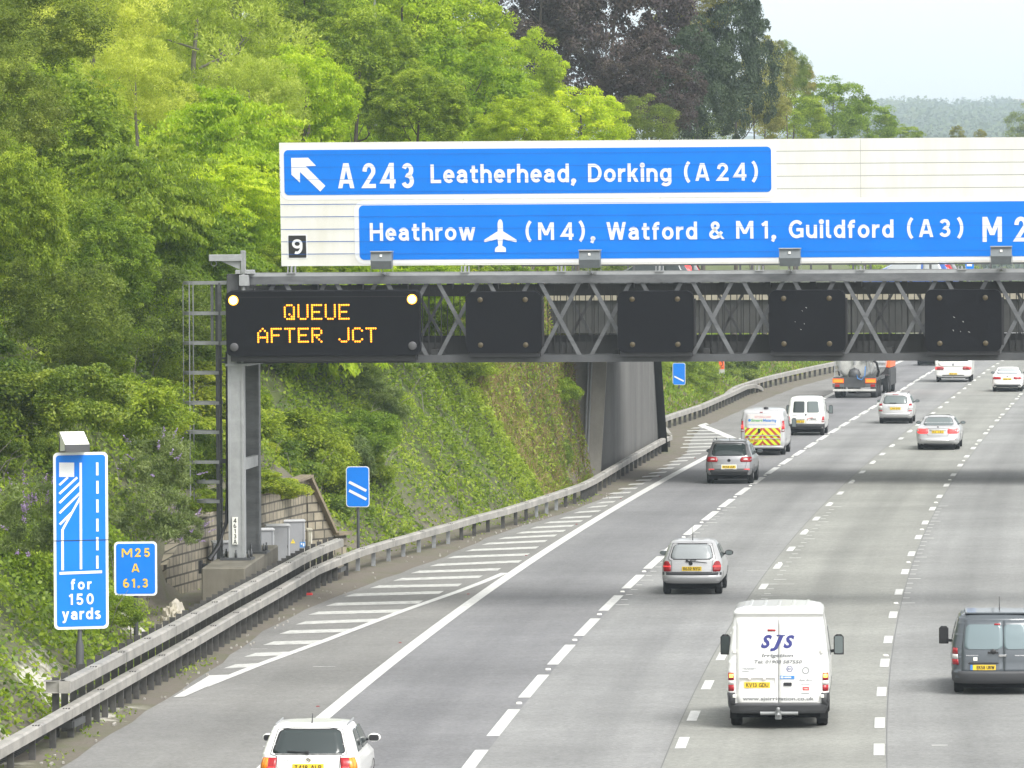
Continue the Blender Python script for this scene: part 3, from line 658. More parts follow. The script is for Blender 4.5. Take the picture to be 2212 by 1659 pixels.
m = MB(); a, z = GA(462, 569, b); m.tube([(a+.07*math.cos(t), b, z+.07*math.sin(t)) for t in np.linspace(0, 6.283, 13)], .012, 6); m.build('lifting_eye', M['steel'], dv)

# ---- large direction sign, tilted forward
def plane_frame(a, b, z, tilt):
    """empty at (a,b,z) of the gantry frame, leaning forward; returns matrix and a pixel -> local (x, z) function"""
    Mx = gM @ Matrix.Translation((a, b, z)) @ Matrix.Rotation(tilt, 4, 'X'); I = Mx.inverted()
    def f(x4, y4):                                    # 4000-wide photo pixels
        u, v = unroll(x4/1.80832, y4/1.80832); d = I.to_3x3() @ Vector((u, KPX, -v)); o = I @ Vector((0, 0, CAMH)); k = -o.y/d.y; p = o+d*k; return p.x, p.z
    return Mx, f
a_, z_ = GA(607.8, 575.7, -.1); Ms, SP = plane_frame(a_, -.1, z_, .105)
sg = thing('direction_sign', 'huge white and blue junction nine direction sign above the gantry', 'road sign'); sg.matrix_world = Ms
xl, zb = SP(1098.7, 1041); zt = SP(1090, 556.5)[1]; W_ = 22.0; NP = 10; ph = zt/NP
m = MB()
for k in range(NP):
    for i in range(4):
        xa = [0, 3.62*1.295, SP(2579, 800)[0], SP(3363, 800)[0], W_]; xa[1] = SP(1811, 800)[0]
        m.box(xa[i]+.006, xa[i+1]-.006, -.02, .05, k*ph+.011, (k+1)*ph-.011)
bp = m.build('backing_panel', M['white'], sg)
m = MB(); m.box(.01, W_-.01, -.017, .045, .01, zt-.01); m.build('joint_strip', mat('panel_joint', (.36,.36,.34), .9), bp)
def rrect(x0, x1, z0, z1, r, n=6):
    p = []
    for cx_, cz, a0 in ((x1-r, z1-r, 0), (x0+r, z1-r, 90), (x0+r, z0+r, 180), (x1-r, z0+r, 270)):
        for i in range(n+1): t = R_(a0+90*i/n); p.append((cx_+r*math.cos(t), cz+r*math.sin(t)))
    return p
def sheet_poly(mb, pts, y, th=.004): mb.poly([(x, y, z) for x, z in pts], (0, th, 0))
def seam(mb, x0, x1, y):
    for k in range(1, NP): mb.box(x0, x1, y, y+.001, k*ph-.004, k*ph+.004)
bx0, bz1 = SP(1109, 586); bz0 = SP(1112, 762)[1]; bx1 = SP(3012, 575)[0]
ox0, oz1 = SP(1091, 566); oz0 = SP(1094, 781)[1]; ox1 = SP(3032, 560)[0]
m = MB(); sheet_poly(m, rrect(ox0+.02, ox1, oz0, oz1, .22), -.026); p1 = m.build('upper_panel', M['sheet'], sg)
m = MB(); sheet_poly(m, rrect(bx0, bx1, bz0, bz1, .11), -.034); m.build('blue_field', M['blue'], p1)
m = MB()
ar = [(185,182),(325,180),(390,247),(305,250),(467,412),(425,458),(258,297),(258,385),(188,320)]
sheet_poly(m, [SP(1050+x*.4747, 530+y*.4747) for x, y in ar], -.042)
def run(mb, s, x4a, x4b, ytop, ybot, y=-.042, **kw):
    x0, z1 = SP(x4a, ytop); x1, z0 = SP(x4b, ybot); put_text(mb, s, x0, y, z0, z1-z0, width=x1-x0, **kw)
z1f = lambda x, y: (1050+x*.4747, 530+y*.4747)
run(m, 'A', *[z1f(x, 0)[0] for x in (572, 703)], 637, 734.5, weight=.165); run(m, '2', *[z1f(x, 0)[0] for x in (773, 880)], 636, 734.5, weight=.165)
run(m, '4', *[z1f(x, 0)[0] for x in (925, 1046)], 636, 734.5, weight=.165); run(m, '3', *[z1f(x, 0)[0] for x in (1093, 1196)], 636, 735, weight=.165)
run(m, 'Leatherhead,', 1682, 2251, 642, 711); run(m, 'Dorking', 2297, 2623, 639, 708.5); run(m, '(A', 2671, 2772, 637, 705.5); run(m, '24)', 2801, 2962, 636, 704.5)
m.build('lettering', M['sheet'], p1)
bx0b, bz1b = SP(1402, 802); bz0b = SP(1408, 1014.5)[1]; ox0b, oz1b = SP(1383, 785); oz0b = SP(1390, 1031)[1]
m = MB(); sheet_poly(m, rrect(ox0b, W_-.5, oz0b, oz1b, .24), -.028); p2 = m.build('lower_panel', M['sheet'], sg)
m = MB(); sheet_poly(m, rrect(bx0b, W_-.65, bz0b, bz1b, .12), -.036); m.build('blue_field', M['blue'], p2)
m = MB()
run(m, 'Heathrow', 1444.5, 1858, 870.5, 938); run(m, '(M', 2052, 2165, 868.5, 936.5); run(m, '4),', 2192, 2326, 868, 936)
run(m, 'Watford', 2369, 2723.6, 867, 935); run(m, '&', 2770, 2827, 864, 933); run(m, 'M', 2875, 2944, 862.5, 931); run(m, '1,', 2974, 3032, 862.5, 930.5)
run(m, 'Guildford', 3081, 3490.5, 859, 927.5); run(m, '(A', 3542, 3646, 856, 925); run(m, '3)', 3668, 3764, 855, 924.5)
run(m, 'M', 3838.6, 3913, 846.5, 943.7, weight=.165); run(m, '2', 3963, 4013, 845, 943, weight=.165); run(m, '5', 4036, 4086, 845, 943, weight=.165)
pl_ = [(1215,151),(1228,160),(1236,182),(1237,246),(1344,314),(1345,328),(1338,332),(1237,308),(1231,360),(1258,376),(1261,390),(1260,409),(1174,409),(1175,388),(1180,375),(1201,360),(1195,308),(1096,332),(1089,328),(1090,314),(1196,246),(1195,182),(1203,160)]
sheet_poly(m, [SP(1350+x*.4973, 780+y*.4973) for x, y in pl_], -.044)
m.build('lettering', M['sheet'], p2)
m = MB(); xa, za = SP(1127, 919.5); xb, zb_ = SP(1197.5, 1006); sheet_poly(m, rrect(xa-.03, xb+.03, zb_-.03, za+.03, .05), -.026); p3 = m.build('junction_number_panel', M['sheet'], sg)
m = MB(); sheet_poly(m, rrect(xa, xb, zb_, za, .02), -.034); m.build('black_field', M['txt_black'], p3)
m = MB(); run(m, '9', 1140.5, 1183.5, 934, 992); m.build('lettering', M['sheet'], p3)
# thin joint lines where the planks meet, carried through the sheeting
m = MB(); seam(m, .02, ox0b-.02, -.0225); seam(m, bx0, min(bx1, W_), -.0455)
for k in range(1, 5): m.box(bx0b, W_-.66, -.0465, -.0455, k*ph-.003, k*ph+.003)
m.build('seam', mat('sheet_seam', (.02,.14,.50), .8), sg)
# brackets under the sign
m = MB()
for x in (630, 1005, 1213, 1425, 1640, 1859, 2078, 2300):
    a, z1 = GA(x, 577, -.2); z0 = zt1+.07
    m.box(a-.10, a-.085, -.30, -.05, z0, z1+.03); m.box(a+.085, a+.10, -.30, -.05, z0, z1+.03); m.box(a-.02, a+.02, -.28, -.06, z0, z1+.03)
    m.box(a-.11, a+.11, -.32, -.04, z0, z0+.02)
m2 = m; br_ = m2.build('sign_bracket', M['steel_pale'], gan)

# ---- floodlights in front of the sign
fl0 = None
for i, (xa, xb, ya, yb, lb) in enumerate(((800,845.5,545,581.5,'below the word Heathrow, leftmost of the row'),(1250,1296,542.5,578.5,'right of the aeroplane symbol, below the comma'),(1682.5,1729,539,575,'below the word Guildford'),(2139,2186.5,535,571,'nearest the right edge, below the large M'))):
    b = -1.15; a0, z1 = GA(xa, ya, b); a1, z0 = GA(xb, yb, b); am = (a0+a1)/2
    lab = 'grey box floodlight facing the sign, '+lb
    if fl0 is None:
        f = thing('sign_floodlight', lab, 'floodlight', group='floodlights along the gantry')
        w2 = (a1-a0)/2; h_ = z1-z0; q = MB()
        q.add([(-w2,0,h_*.48),(w2,0,h_*.48),(w2,.06,h_),(-w2,.06,h_),(-w2,.42,h_*.62),(w2,.42,h_*.62),(w2,.48,h_),(-w2,.48,h_),(-w2*.94,.10,0),(w2*.94,.10,0),(w2*.94,.40,.05),(-w2*.94,.40,.05)],
              [(0,1,2,3),(3,2,6,7),(5,4,7,6),(1,5,6,2),(4,0,3,7),(8,9,1,0),(9,10,5,1),(10,11,4,5),(11,8,0,4),(8,11,10,9)])
        hd = q.build('housing', mat('floodlight_grey_paint', (.17,.19,.20), .4, .2, noise=.2, nscale=4), f)
        q = MB(); q.box(-w2-.01, w2+.01, -.005, .5, h_+.002, h_+.03); q.build('lid', M['steel_pale'], hd)
        q = MB(); q.box(-.03, .03, .005, .012, h_*.72, h_*.86); lb_ = q.build('sticker', M['plate_white'], hd); lb_.location = (0, -.002, 0); lb_.rotation_euler = (0, 0, 0)
        q = MB()
        for s in (-1, 1): q.bar((s*(w2+.012), .2, h_*.55), (s*(w2+.012), .2, -.14), .012)
        q.bar((-.05,.2,0),(-.02,.2,-.12),.02); q.tube([(.02,.2,.0),(.03,.18,-.06),(.0,.2,-.12)], .012, 6); q.bar((0,.2,-.10),(0,.95,-.14),.05); q.box(-.12,.12,.86,.98,-.16,-.10)
        q.build('bracket', M['steel'], f); fl0 = f
    else: f = copy_tree(fl0); tag(f, lab)
    f.matrix_world = gM @ Matrix.Translation((am, b, z0))

# ---- variable message sign
BV = -.75
a0, z1 = GA(488.5, 629.5, BV); a1, z0 = GA(907.5, 768, BV)
vm = thing('message_sign', 'wide black electronic message board reading queue after jct', 'message sign'); TV = .07
Mv = gM @ Matrix.Translation((a0, BV, z0)) @ Matrix.Rotation(TV, 4, 'X'); vm.matrix_world = Mv; Iv = Mv.inverted()
def VP(x, y):
    u, v = unroll(x, y); d = Iv.to_3x3() @ Vector((u, KPX, -v)); o = Iv @ Vector((0, 0, CAMH)); p = o+d*(-o.y/d.y); return p.x, p.z
vw, vh = a1-a0, z1-z0
m = MB(); m.poly([(x, 0, z) for x, z in rrect(0, vw, 0, vh, .15)], (0, .38, 0)); m.build('face', M['signal'], vm)
m = MB(); m.box(.1, vw-.1, .06, .4, -.14, .02); m.box(.2, vw-.2, -.004, .001, vh-.15, vh-.14); m.build('lower_shroud', M['black'], vm)
def disc(mb, x, z, r, y0, y1, n=20): mb.lathe([(0, y1), (r, y1), (r, y0+.01), (r*.86, y0), (0, y0)], (x, 0, z), 'Y', n)
for x, y, r, mt, nm in ((504,649,.104,'lamp_on','lamp'),(890,646.5,.104,'lamp_on','lamp'),(506,750,.108,'lamp_grey','lamp'),(891,746.8,.108,'lamp_grey','lamp')):
    X, Z = VP(x, y)
    if mt == 'lamp_on': q = MB(); disc(q, X, Z, r*1.22, -.02, .01); q.build('lamp_rim', M['lamp_rim'], vm)  # glowing amber ring imitates the halo around the lit lamp
    q = MB(); disc(q, X, Z, r, -.03, .01); tag(q.build(nm, M[mt], vm), 'lit amber warning lamp' if mt == 'lamp_on' else 'unlit grey warning lamp')
DOT = {'Q':'01110 10001 10001 10001 10101 10010 01101','U':'10001 10001 10001 10001 10001 10001 01110','E':'11111 10000 10000 11110 10000 10000 11111','A':'00100 01010 10001 10001 11111 10001 10001','F':'11111 10000 10000 11110 10000 10000 10000','T':'11111 00100 00100 00100 00100 00100 00100','R':'11110 10001 10001 11110 10100 10010 10001','J':'00001 00001 00001 00001 00001 10001 01110','C':'01110 10001 10000 10000 10000 10001 01110'}
DOT['Q'] = '01110 10001 10001 10001 10101 01110 00001'.replace('01110 00001', '10011 01111')
q = MB()
def row(txt, xa, xb, ya, yb, n):
    X0, Z1 = VP(xa, ya); X1, Z0 = VP(xb, yb); px_ = (X1-X0)/(6*n-2); pz = (Z1-Z0)/6
    for i, c in enumerate(txt):
        if c == ' ': continue
        for r, line in enumerate(DOT[c].split()):
            for k, bit in enumerate(line):
                if bit == '1': q.lathe([(.0245, .004), (.0245, -.006), (0, -.008)], (X0+(6*i+k)*px_, 0, Z1-r*pz), 'Y', 8)
row('QUEUE', 615, 753, 659.5, 688.5, 5); row('AFTER JCT', 557.5, 811.5, 710.5, 737.5, 9)
q.build('led_text', M['led'], vm)

# ---- blank lane signals
sg0 = None; BSg = -.62
for i, (xa, xb, ya, yb, lb) in enumerate(((1006,1170,630.7,762,'right beside the lit message board'),(1334,1498,629,761,'above the silver off-roader and the bridge abutment'),(1661,1831,626,759.5,'with pale scratches, above the tanker lorry'),(1997.5,2168,624.6,758.6,'at the right edge, above the white caravan'))):
    a0, z1 = GA(xa, ya, BSg); a1, z0 = GA(xb, yb, BSg); lab = 'blank black lane signal '+lb
    if sg0 is None:
        f = thing('lane_signal', lab, 'lane signal', group='blank lane signals on the gantry'); w_, h_ = a1-a0, z1-z0
        q = MB(); q.poly([(x, 0, z) for x, z in rrect(0, w_, 0, h_, .18)], (0, .30, 0)); q.build('face', M['signal'], f)
        for px_ in (.193, .79):
            for pz in (.13, .87): q = MB(); disc(q, px_*w_, pz*h_, .068, -.02, .01, 16); q.build('lens', M['lamp_off'], f)
        q = MB(); q.box(.05, w_-.05, .04, .32, -.10, .01); q.box(w_-.02, w_+.05, .1, .25, .15, h_-.2); q.build('shroud', M['black'], f); sg0 = f
    else: f = copy_tree(sg0); tag(f, lab)
    f.matrix_world = gM @ Matrix.Translation((a0, BSg, z0)) @ Matrix.Rotation(.04, 4, 'X')
    if i == 2 or i == 3:
        q = MB()
        for k in range(5): x = .45*w_+random.uniform(-.2,.2)*w_*.6; z = random.uniform(.3,.75)*h_; q.bar((x, -.003, z), (x+random.uniform(.01,.05), -.003, z-random.uniform(.01,.04)), .004, .008)
        q.build('scratch', M['plate_white'], f)

# ================================================================ OVERBRIDGE
ovb = thing('overbridge', 'dark concrete road bridge crossing the motorway behind the gantry', 'bridge', (3, 211, 0))
BRS = -.24                                             # skew of the deck
def bq(X, dY, z): return (X-3, BRS*(X-3)+dY, z)        # local to the bridge empty
DK = 7.0; UND = 5.75; BW = 11.0; XA, XB = -46.0, 75.0
def bbox(mb, xa, xb, ya, yb, z0, z1):
    v = [bq(xa,ya,z0),bq(xb,ya,z0),bq(xb,yb,z0),bq(xa,yb,z0),bq(xa,ya,z1),bq(xb,ya,z1),bq(xb,yb,z1),bq(xa,yb,z1)]
    mb.add(v, [(0,3,2,1),(4,5,6,7),(0,1,5,4),(1,2,6,5),(2,3,7,6),(3,0,4,7)])
m = MB(); bbox(m, XA, XB, .35, BW-.35, UND+.25, DK)  # soffit made pale to bounce light into the shade under the deck
for k in range(2, 10, 3): bbox(m, 2, XB-1, k, k+.5, UND+.02, UND+.3)
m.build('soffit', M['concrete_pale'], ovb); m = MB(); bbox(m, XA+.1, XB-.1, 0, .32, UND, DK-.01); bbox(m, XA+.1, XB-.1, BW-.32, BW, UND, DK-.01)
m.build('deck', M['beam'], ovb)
m = MB(); bbox(m, XA, XB, -.12, .5, DK-.008, DK+.20); bbox(m, XA, XB, BW-.5, BW+.1, DK-.008, DK+.28); m.build('edge_kerb', M['kerb'], ovb)
m = MB(); bbox(m, XA, XB, 1.9, BW-1.9, DK+.004, DK+.05); m.build('bridge_road', M['asp2'], ovb)
m = MB(); bbox(m, XA, XB, .5, 1.9, DK+.004, DK+.16); bbox(m, XA, XB, BW-1.9, BW-.5, DK+.004, DK+.16); m.build('footway', M['concrete_pale'], ovb)
m = MB()
for x in np.arange(XA, XB, 2.2):
    m.bar(bq(x, .2, DK+.28), bq(x, .2, DK+1.35), .08, .07)
for z in (.62, .95, 1.32): m.bar(bq(XA, .2, DK+z), bq(XB, .2, DK+z), .05, .06)
m.build('near_parapet', M['steel_dark'], ovb)
m = MB()
for x in np.arange(XA, XB, 2.2): m.bar(bq(x, BW-.2, DK+.28), bq(x, BW-.2, DK+1.35), .08, .07)
for z in (.62, .95, 1.32): m.bar(bq(XA, BW-.2, DK+z), bq(XB, BW-.2, DK+z), .05, .06)
m.build('far_parapet', M['steel_dark'], ovb)
# abutment: ribbed wall with raked ends, running along the verge
def W3(x, y, Y): p = P(x, y, Y); return (p.x-3, p.y-211, p.z)
ab = MB(); pl_l, pr_l = W3(1288,1100,214.3), None
bl = (3.28-3, 214.2-211, -.2); brr = (6.35-3, 242-211, -.2); tl = (3.74-3, 218.2-211, UND+.2); tr = (5.92-3, 238-211, UND+.2)
n = 64; V = []; Fq = []
d = Vector((brr[0]-bl[0], brr[1]-bl[1], 0)).normalized(); nrm = Vector((d.y, -d.x, 0))
for i in range(n+1):
    for s in (0, 1):
        if i == n and s: continue
        t = (i+(.0 if s == 0 else .5))/n; off = nrm*(0 if s == 0 else -.05)
        for j, (p, q) in enumerate(((bl, brr), (tl, tr))): V.append(tuple(Vector(p)*(1-t)+Vector(q)*t+off))
for i in range(len(V)//2-1): Fq.append((2*i, 2*i+2, 2*i+3, 2*i+1))
ab.add(V, Fq)
ab.poly([bl, brr, tr, tl], tuple(-nrm*1.2)) if False else None
M['rib'] = mat('ribbed_concrete', (.15,.148,.142), .85, noise=.45, nscale=.6, stretch=(1,1,.12), col2=(.085,.084,.082))
abo = ab.build('abutment', M['rib'], ovb)
ab = MB(); o_ = -nrm*.06; ab.poly([tuple(Vector(p)+o_) for p in (bl, brr, tr, tl)], tuple(-nrm*1.5)); ab.build('abutment_core', M['concrete_pale'], abo)
pr = MB(); f0 = (2.62-3, 214.0-211, -.3); f1 = (3.30-3, 214.0-211, -.3); t0 = (2.98-3, 217.9-211, UND+.2); t1 = (3.76-3, 217.9-211, UND+.2)
f0_, t0_ = f0, t0; pr.poly([f0, f1, t1, t0], (.05, 1.4, 0)); pr.build('end_pier', M['concrete_pale'], ovb)
pr = MB(); f0 = (6.34-3, 242.0-211, -.3); f1 = (6.72-3, 241.8-211, -.3); t0 = (5.90-3, 238.0-211, UND+.2); t1 = (6.2-3, 237.8-211, UND+.2)
pr.poly([f0, f1, t1, t0], (-.3, 1.2, 0)); pr.build('far_pier', mat('black_pier_edge', (.02,.02,.021), .8), ovb)  # far end pier in one near-black colour
pr = MB(); pr.poly([(-46, 6.8, -1), (2.7-3, 6.4, -1), (2.99-3, 7.0, UND+.2), (-46, 7.1, UND+.2)], (0, 1.0, 0)); pr.build('wing_wall', M['concrete'], ovb)
dp = MB(); q0 = Vector(t0_)+Vector((.05,-.06,0)); q1 = Vector(f0_)+Vector((.05,-.06,0))
for dx in (0, .11): dp.tube([q0+Vector((dx,0,0)), q0.lerp(q1,.78)+Vector((dx,0,0))], .04, 8)
dp.tube([q0.lerp(q1,.74)+Vector((0,-.03,0)), q0.lerp(q1,.97)+Vector((0,-.03,0))], .035, 8); dp.build('drainpipe', M['steel_pale'], ovb)
# right-hand end of the bridge, outside the picture: piers carry the deck
m = MB()
for k in range(2, 10, 5): bbox(m, 27.5, 28.6, k, k+1, -.3, UND+.24)
m.build('column', M['concrete_pale'], ovb)
# ================================================================ SAFETY BARRIERS
def rail(mb, line, ys, zc, hgt_=.21, dep=.2, back=0.0, tilt0=None):
    """open box beam following line(Y), with tiny gaps at the joints"""
    for i in range(len(ys)-1):
        a, b = ys[i], ys[i+1]; xa, xb = float(line(a))-back, float(line(b))-back
        za, zb_ = (zc(a), zc(b)) if callable(zc) else (zc, zc)
        d = Vector((xb-xa, b-a, 0)).normalized(); n = Vector((d.y, -d.x, 0)); g = d*.012
        A = Vector((xa, a, za))+g; B = Vector((xb, b, zb_))-g; h = hgt_/2; c = .035; vs = []
        prof = [(0,-h),(0+.0,h-c),(-c,h),(-dep,h),(-dep,h-.05),(-dep,-h+.05),(-dep,-h)]
        for p in (A, B): vs += [p+n*q+Vector((0,0,z)) for q, z in prof]
        k = len(prof); mb.add(vs, [(j, j+1, k+j+1, k+j) for j in range(k-1)]+[(k-1, 0, k, 2*k-1), tuple(range(k)), tuple(range(2*k-1, k-1, -1))])
def joints(mb, line, ys, zc, back=0.0, top=.105):
    for y in ys:
        x = float(line(y))-back; z = (zc(y) if callable(zc) else zc)+top; d = head(y)
        for i in range(3):
            for s in (-.035, .035): mb.box(x-.15+.05*i, x-.12+.05*i, y-.35+s+.03*i, y-.33+s+.03*i+.03, z, z+.012)
def post(mb, x, y, z1, w=.10, d=.15, z0=-.1):
    mb.box(x-w, x-w+.012, y-d/2, y+d/2, z0, z1); mb.box(x-.012, x, y-d/2, y+d/2, z0, z1); mb.box(x-w+.012, x-.012, y-d/2, y-d/2+.012, z0, z1); mb.box(x-w+.012, x-.012, y+d/2-.06, y+d/2-.045, z0, z1)
fb = thing('safety_barrier', 'long weathered grey box beam barrier along the verge towards the bridge', 'barrier')
ys = np.concatenate([np.arange(88, 106, 4.8), np.arange(106, 240, 4.4), [243.5]])
m = MB(); rail(m, Bar, ys, .54); rl_ = m.build('rail', M['rail'], fb)
m = MB(); joints(m, Bar, ys[1:], .54); m.build('joint_bolts', M['post'], rl_)
m = MB(); pts = [(float(Bar(243.5))-.02, 243.5), (float(Bar(243.5))+.12, 244.4), (float(Bar(243.5))+.02, 245.2), (float(Bar(243.5))-.35, 245.9), (float(Bar(243.5))-.9, 246.3)]
for p, q in zip(pts, pts[1:]): m.bar((*p, .54), (*q, .54), .05, .21)
m.build('end_return', M['rail'], rl_)
py = list(np.arange(90, 106, 2.4))+list(np.arange(106.6, 155, 1.1))+list(np.arange(156, 203, 2.25))+list(np.arange(198.5, 204, .6))+list(np.arange(206, 243, 2.4))+[242.4, 243.3]
for y in sorted(py):
    m = MB(); post(m, float(Bar(y))-.06, y, .62, w=.12); new = 157 < y < 172 or 186 < y < 194
    m.build('post', M['post_new'] if new else M['post'], fb)
ub = thing('raised_barrier', 'second higher beige box beam rail on dense posts around the plinth', 'barrier')
ys = np.concatenate([np.arange(106.3, 154, 3.8), [155.4]])
m = MB(); rail(m, Bar, ys, 1.0, .23, .2, .10)
q = Vector((float(Bar(106.3))-.1, 106.3, 1.0)); m.bar(q+Vector((.02,.05,0)), q+Vector((-.45, .2, 0)), .06, .23)
m.box(q.x-.5, q.x-.1, 106.4, 106.7, 1.10, 1.115); m.box(q.x-.5, q.x-.1, 106.35, 106.7, .885, .9); rl_ = m.build('rail', M['rail'], ub)
m = MB(); joints(m, Bar, ys[1:], 1.0, .10, .115); m.build('joint_bolts', M['post'], rl_)
m = MB()
for y0 in (106.2, 154.0): x = float(Bar(y0)); m.bar((x-.5, y0+.1, .30), (x-.02, y0, .30), .06, .12); m.bar((x-.02, y0, .30), (x+.1, y0+1.2, .30), .06, .12)
m.build('foot_rail', M['steel_dark'], ub)
for y in np.arange(106.6, 155.2, 1.1):
    m = MB(); post(m, float(Bar(y))-.34, y, 1.17, w=.13, d=.12); m.build('post', M['post'], ub)
def Bar2(Y): return np.interp(Y, [264, 269, 286, 310, 325, 331], [7.0, 7.45, 9.75, 12.35, 13.9, 14.9])
def Bar3(Y): return np.interp(Y, [308, 320, 338, 359, 370, 400, 460, 540], [11.4, 13.0, 15.5, 19.0, 21.0, 26.2, 35.6, 48])
b2 = thing('short_barrier', 'short grey barrier with ramped end beside the hard shoulder past the bridge', 'barrier')
z2 = lambda y: float(np.interp(y, [263, 324, 328, 331.5], [.56, .56, .42, .06])); m = MB(); rail(m, Bar2, np.concatenate([np.arange(246, 325, 4.4), [326.5, 328.5, 330.2, 331.5]]), z2, .24); m.build('rail', M['rail'], b2)
for y in np.arange(247, 329, 2.4): m = MB(); post(m, float(Bar2(y))-.06, y, z2(y)+.05, w=.14); m.build('post', M['post'], b2)
b3 = thing('rear_barrier', 'far grey barrier curving along the grass behind the orange phone post', 'barrier')
z3 = lambda y: float(np.interp(y, [308, 314, 318, 331], [.05, .38, .56, .6])); m = MB(); rail(m, Bar3, np.concatenate([np.arange(308, 331, 3.), np.arange(331, 540, 5)]), z3, .26); m.build('rail', M['rail'], b3)
for y in np.arange(314, 500, 2.6): m = MB(); post(m, float(Bar3(y))-.06, y, z3(y)+.05, w=.15); m.build('post', M['post'], b3)
# mesh fence panel lying behind the barrier at the lower left
mf = thing('mesh_netting', 'sagging black plastic netting behind the barrier at lower left', 'netting')
m = MB(); m_t = np.linspace(0, 1, 36)
def npt(s, t): y = 98+9.5*s; return Vector((float(Bar(y))-.32-.25*(1-t), y, .02+.45*t*(1-.55*s)+.04*math.sin(9*s)))
for t in np.linspace(0, 1, 9): 
    for a, b in zip(m_t, m_t[1:]): m.bar(npt(a, t), npt(b, t), .016)
for s in np.linspace(0, 1, 80): m.bar(npt(s, 0), npt(min(1, s+.012), 1), .014)
m.build('netting', M['black'], mf)

# ================================================================ ROADSIDE SIGNS
def sign_face(root, w_, h_, r, border, th=.03):
    q = MB(); q.poly([(x, 0, z) for x, z in rrect(-w_/2, w_/2, 0, h_, r)], (0, th, 0)); pn = q.build('panel', M['sheet'], root)
    q = MB(); q.poly([(x, -.006, z) for x, z in rrect(-w_/2+border, w_/2-border, border, h_-border, max(r-border*.6, .01))], (0, .004, 0)); q.build('blue_field', M['blue'], pn)
    return pn
# tall lane-ends sign
Ys = 113.0; c = P(175, 1168, Ys); ts = thing('road_sign', 'tall blue hard shoulder diagram sign reading for 150 yards', 'road sign', (c.x, Ys, 0), .30)
w_, zb_, zt_ = 1.13, P(175, 1359, Ys).z, P(175, 977, Ys).z
fr = thing('sign_board', None, None); fr.parent = ts; fr.location = (0, 0, zb_)
def Tm(zx, zy):                                        # zoomed-photo coordinates -> sign plane
    return (zx-30-.0135*(zy-190))/412*w_-w_/2, (zt_-zb_)*(1-(zy-188+.045*(zx-30))/1424)
bpy.data.objects.remove(fr)
pn = sign_face(ts, w_, zt_-zb_, .10, .055); pn.location = (0, 0, zb_)
m = MB(); Y_ = -.012
def tq(pts): m.poly([(Tm(*p)[0], Y_, Tm(*p)[1]) for p in pts], (0, .004, 0))
def tline(a, b, wd):
    (x0, z0), (x1, z1) = Tm(*a), Tm(*b); vs, fs = ribbon([(x0, z0), (x1, z1)], wd/412*w_); m.add([(v[0], Y_-.0005, v[1]) for v in vs], fs)
tq([(75,265),(188,263),(189,378),(76,381)]); tline((237,262),(246,1120), 18); tline((362,257),(363,361), 18)
for a, b in ((405,508),(555,660),(710,813),(858,965),(1008,1113)): tline((362+.006*a, a), (363+.006*b, b), 18)
tline((104,800),(108,1130), 19); Y_ = -.0126; tline((104,806),(237,540), 17); Y_ = -.0134
for a, b in (((78,446),(142,381)),((78,517),(212,381)),((79,590),(235,422)),((80,672),(236,504)),((83,763),(170,668))): tline(a, b, 17)
tline((84,1156),(405,1137), 20)
def trun(s, xa, xb, yt, yb, **kw):
    x0, z0 = Tm(xa, yb); x1, _ = Tm(xb, yb); z1 = Tm(xa, yt)[1]; put_text(m, s, x0, -.014, z0, z1-z0, width=x1-x0, **kw)
trun('for', 172, 327, 1200, 1286, weight=.19); trun('150', 157, 344, 1320, 1408, weight=.19); trun('yards', 107, 398, 1437, 1530, weight=.19)
m.build('symbols', M['sheet'], pn)
m = MB(); x0, z0 = Tm(30, 896); m.box(-w_/2, w_/2, -.016, -.013, z0-.008, z0+.006); m.build('panel_joint', M['txt_black'], pn)
m = MB(); m.lathe([(.085,-.2),(.085,1.30),(.045,1.42),(.045,zt_-.1)], (-.02, .08, 0)); m.build('post', M['steel_dark'], ts)
m = MB(); m.box(-w_/2+.1, w_/2-.1, .03, .05, zb_+.5, zb_+.56); m.box(-w_/2+.1, w_/2-.1, .03, .05, zt_-.56, zt_-.5); m.build('clamp', M['steel_dark'], ts)
ax = -.16
m = MB(); m.add([(ax-.25,-.42,zt_+.08),(ax+.25,-.42,zt_+.08),(ax+.25,.08,zt_+.02),(ax-.25,.08,zt_+.02),(ax-.25,-.42,zt_+.18),(ax+.25,-.42,zt_+.18),(ax+.25,.08,zt_+.42),(ax-.25,.08,zt_+.42)], [(0,3,2,1),(4,5,6,7),(0,1,5,4),(1,2,6,5),(2,3,7,6),(3,0,4,7)])
lm = m.build('sign_lantern', M['plate_white'], ts)
m = MB(); m.box(ax-.255, ax+.255, -.43, -.40, zt_+.02, zt_+.175); m.box(ax-.26, ax+.26, .05, .10, zt_-.02, zt_+.3); m.build('lantern_rim', M['steel_dark'], lm)
# location marker M25 A 61.3
Ys = 125.0; c = P(293, 1228, Ys); ls = thing('road_sign', 'small blue location sign with amber lettering M 25 A 61.3', 'road sign', (c.x, Ys, 0), .06)
w_, zb_, zt_ = .96, P(293, 1287, Ys).z, P(293, 1170, Ys).z; pn = sign_face(ls, w_, zt_-zb_, .09, .045); pn.location = (0, 0, zb_); h_ = zt_-zb_; m = MB()
def lrun(s, xa, xb, yt, yb):
    f = lambda x: (x-463)/173*w_-w_/2; g = lambda y: h_*(1-(y-742)/224)
    put_text(m, s, f(xa), -.014, g(yb), g(yt)-g(yb), width=f(xb)-f(xa), weight=.19)
lrun('M', 493, 537, 770, 806); lrun('25', 548, 607, 769, 805); lrun('A', 533, 565, 833, 868); lrun('61.3', 499, 599, 895, 932)
m.build('lettering', M['amber_txt'], pn)
m = MB(); m.lathe([(.055,-.2),(.055,zt_-.06)], (0, .09, 0), n=12); m.build('post', M['steel_dark'], ls)
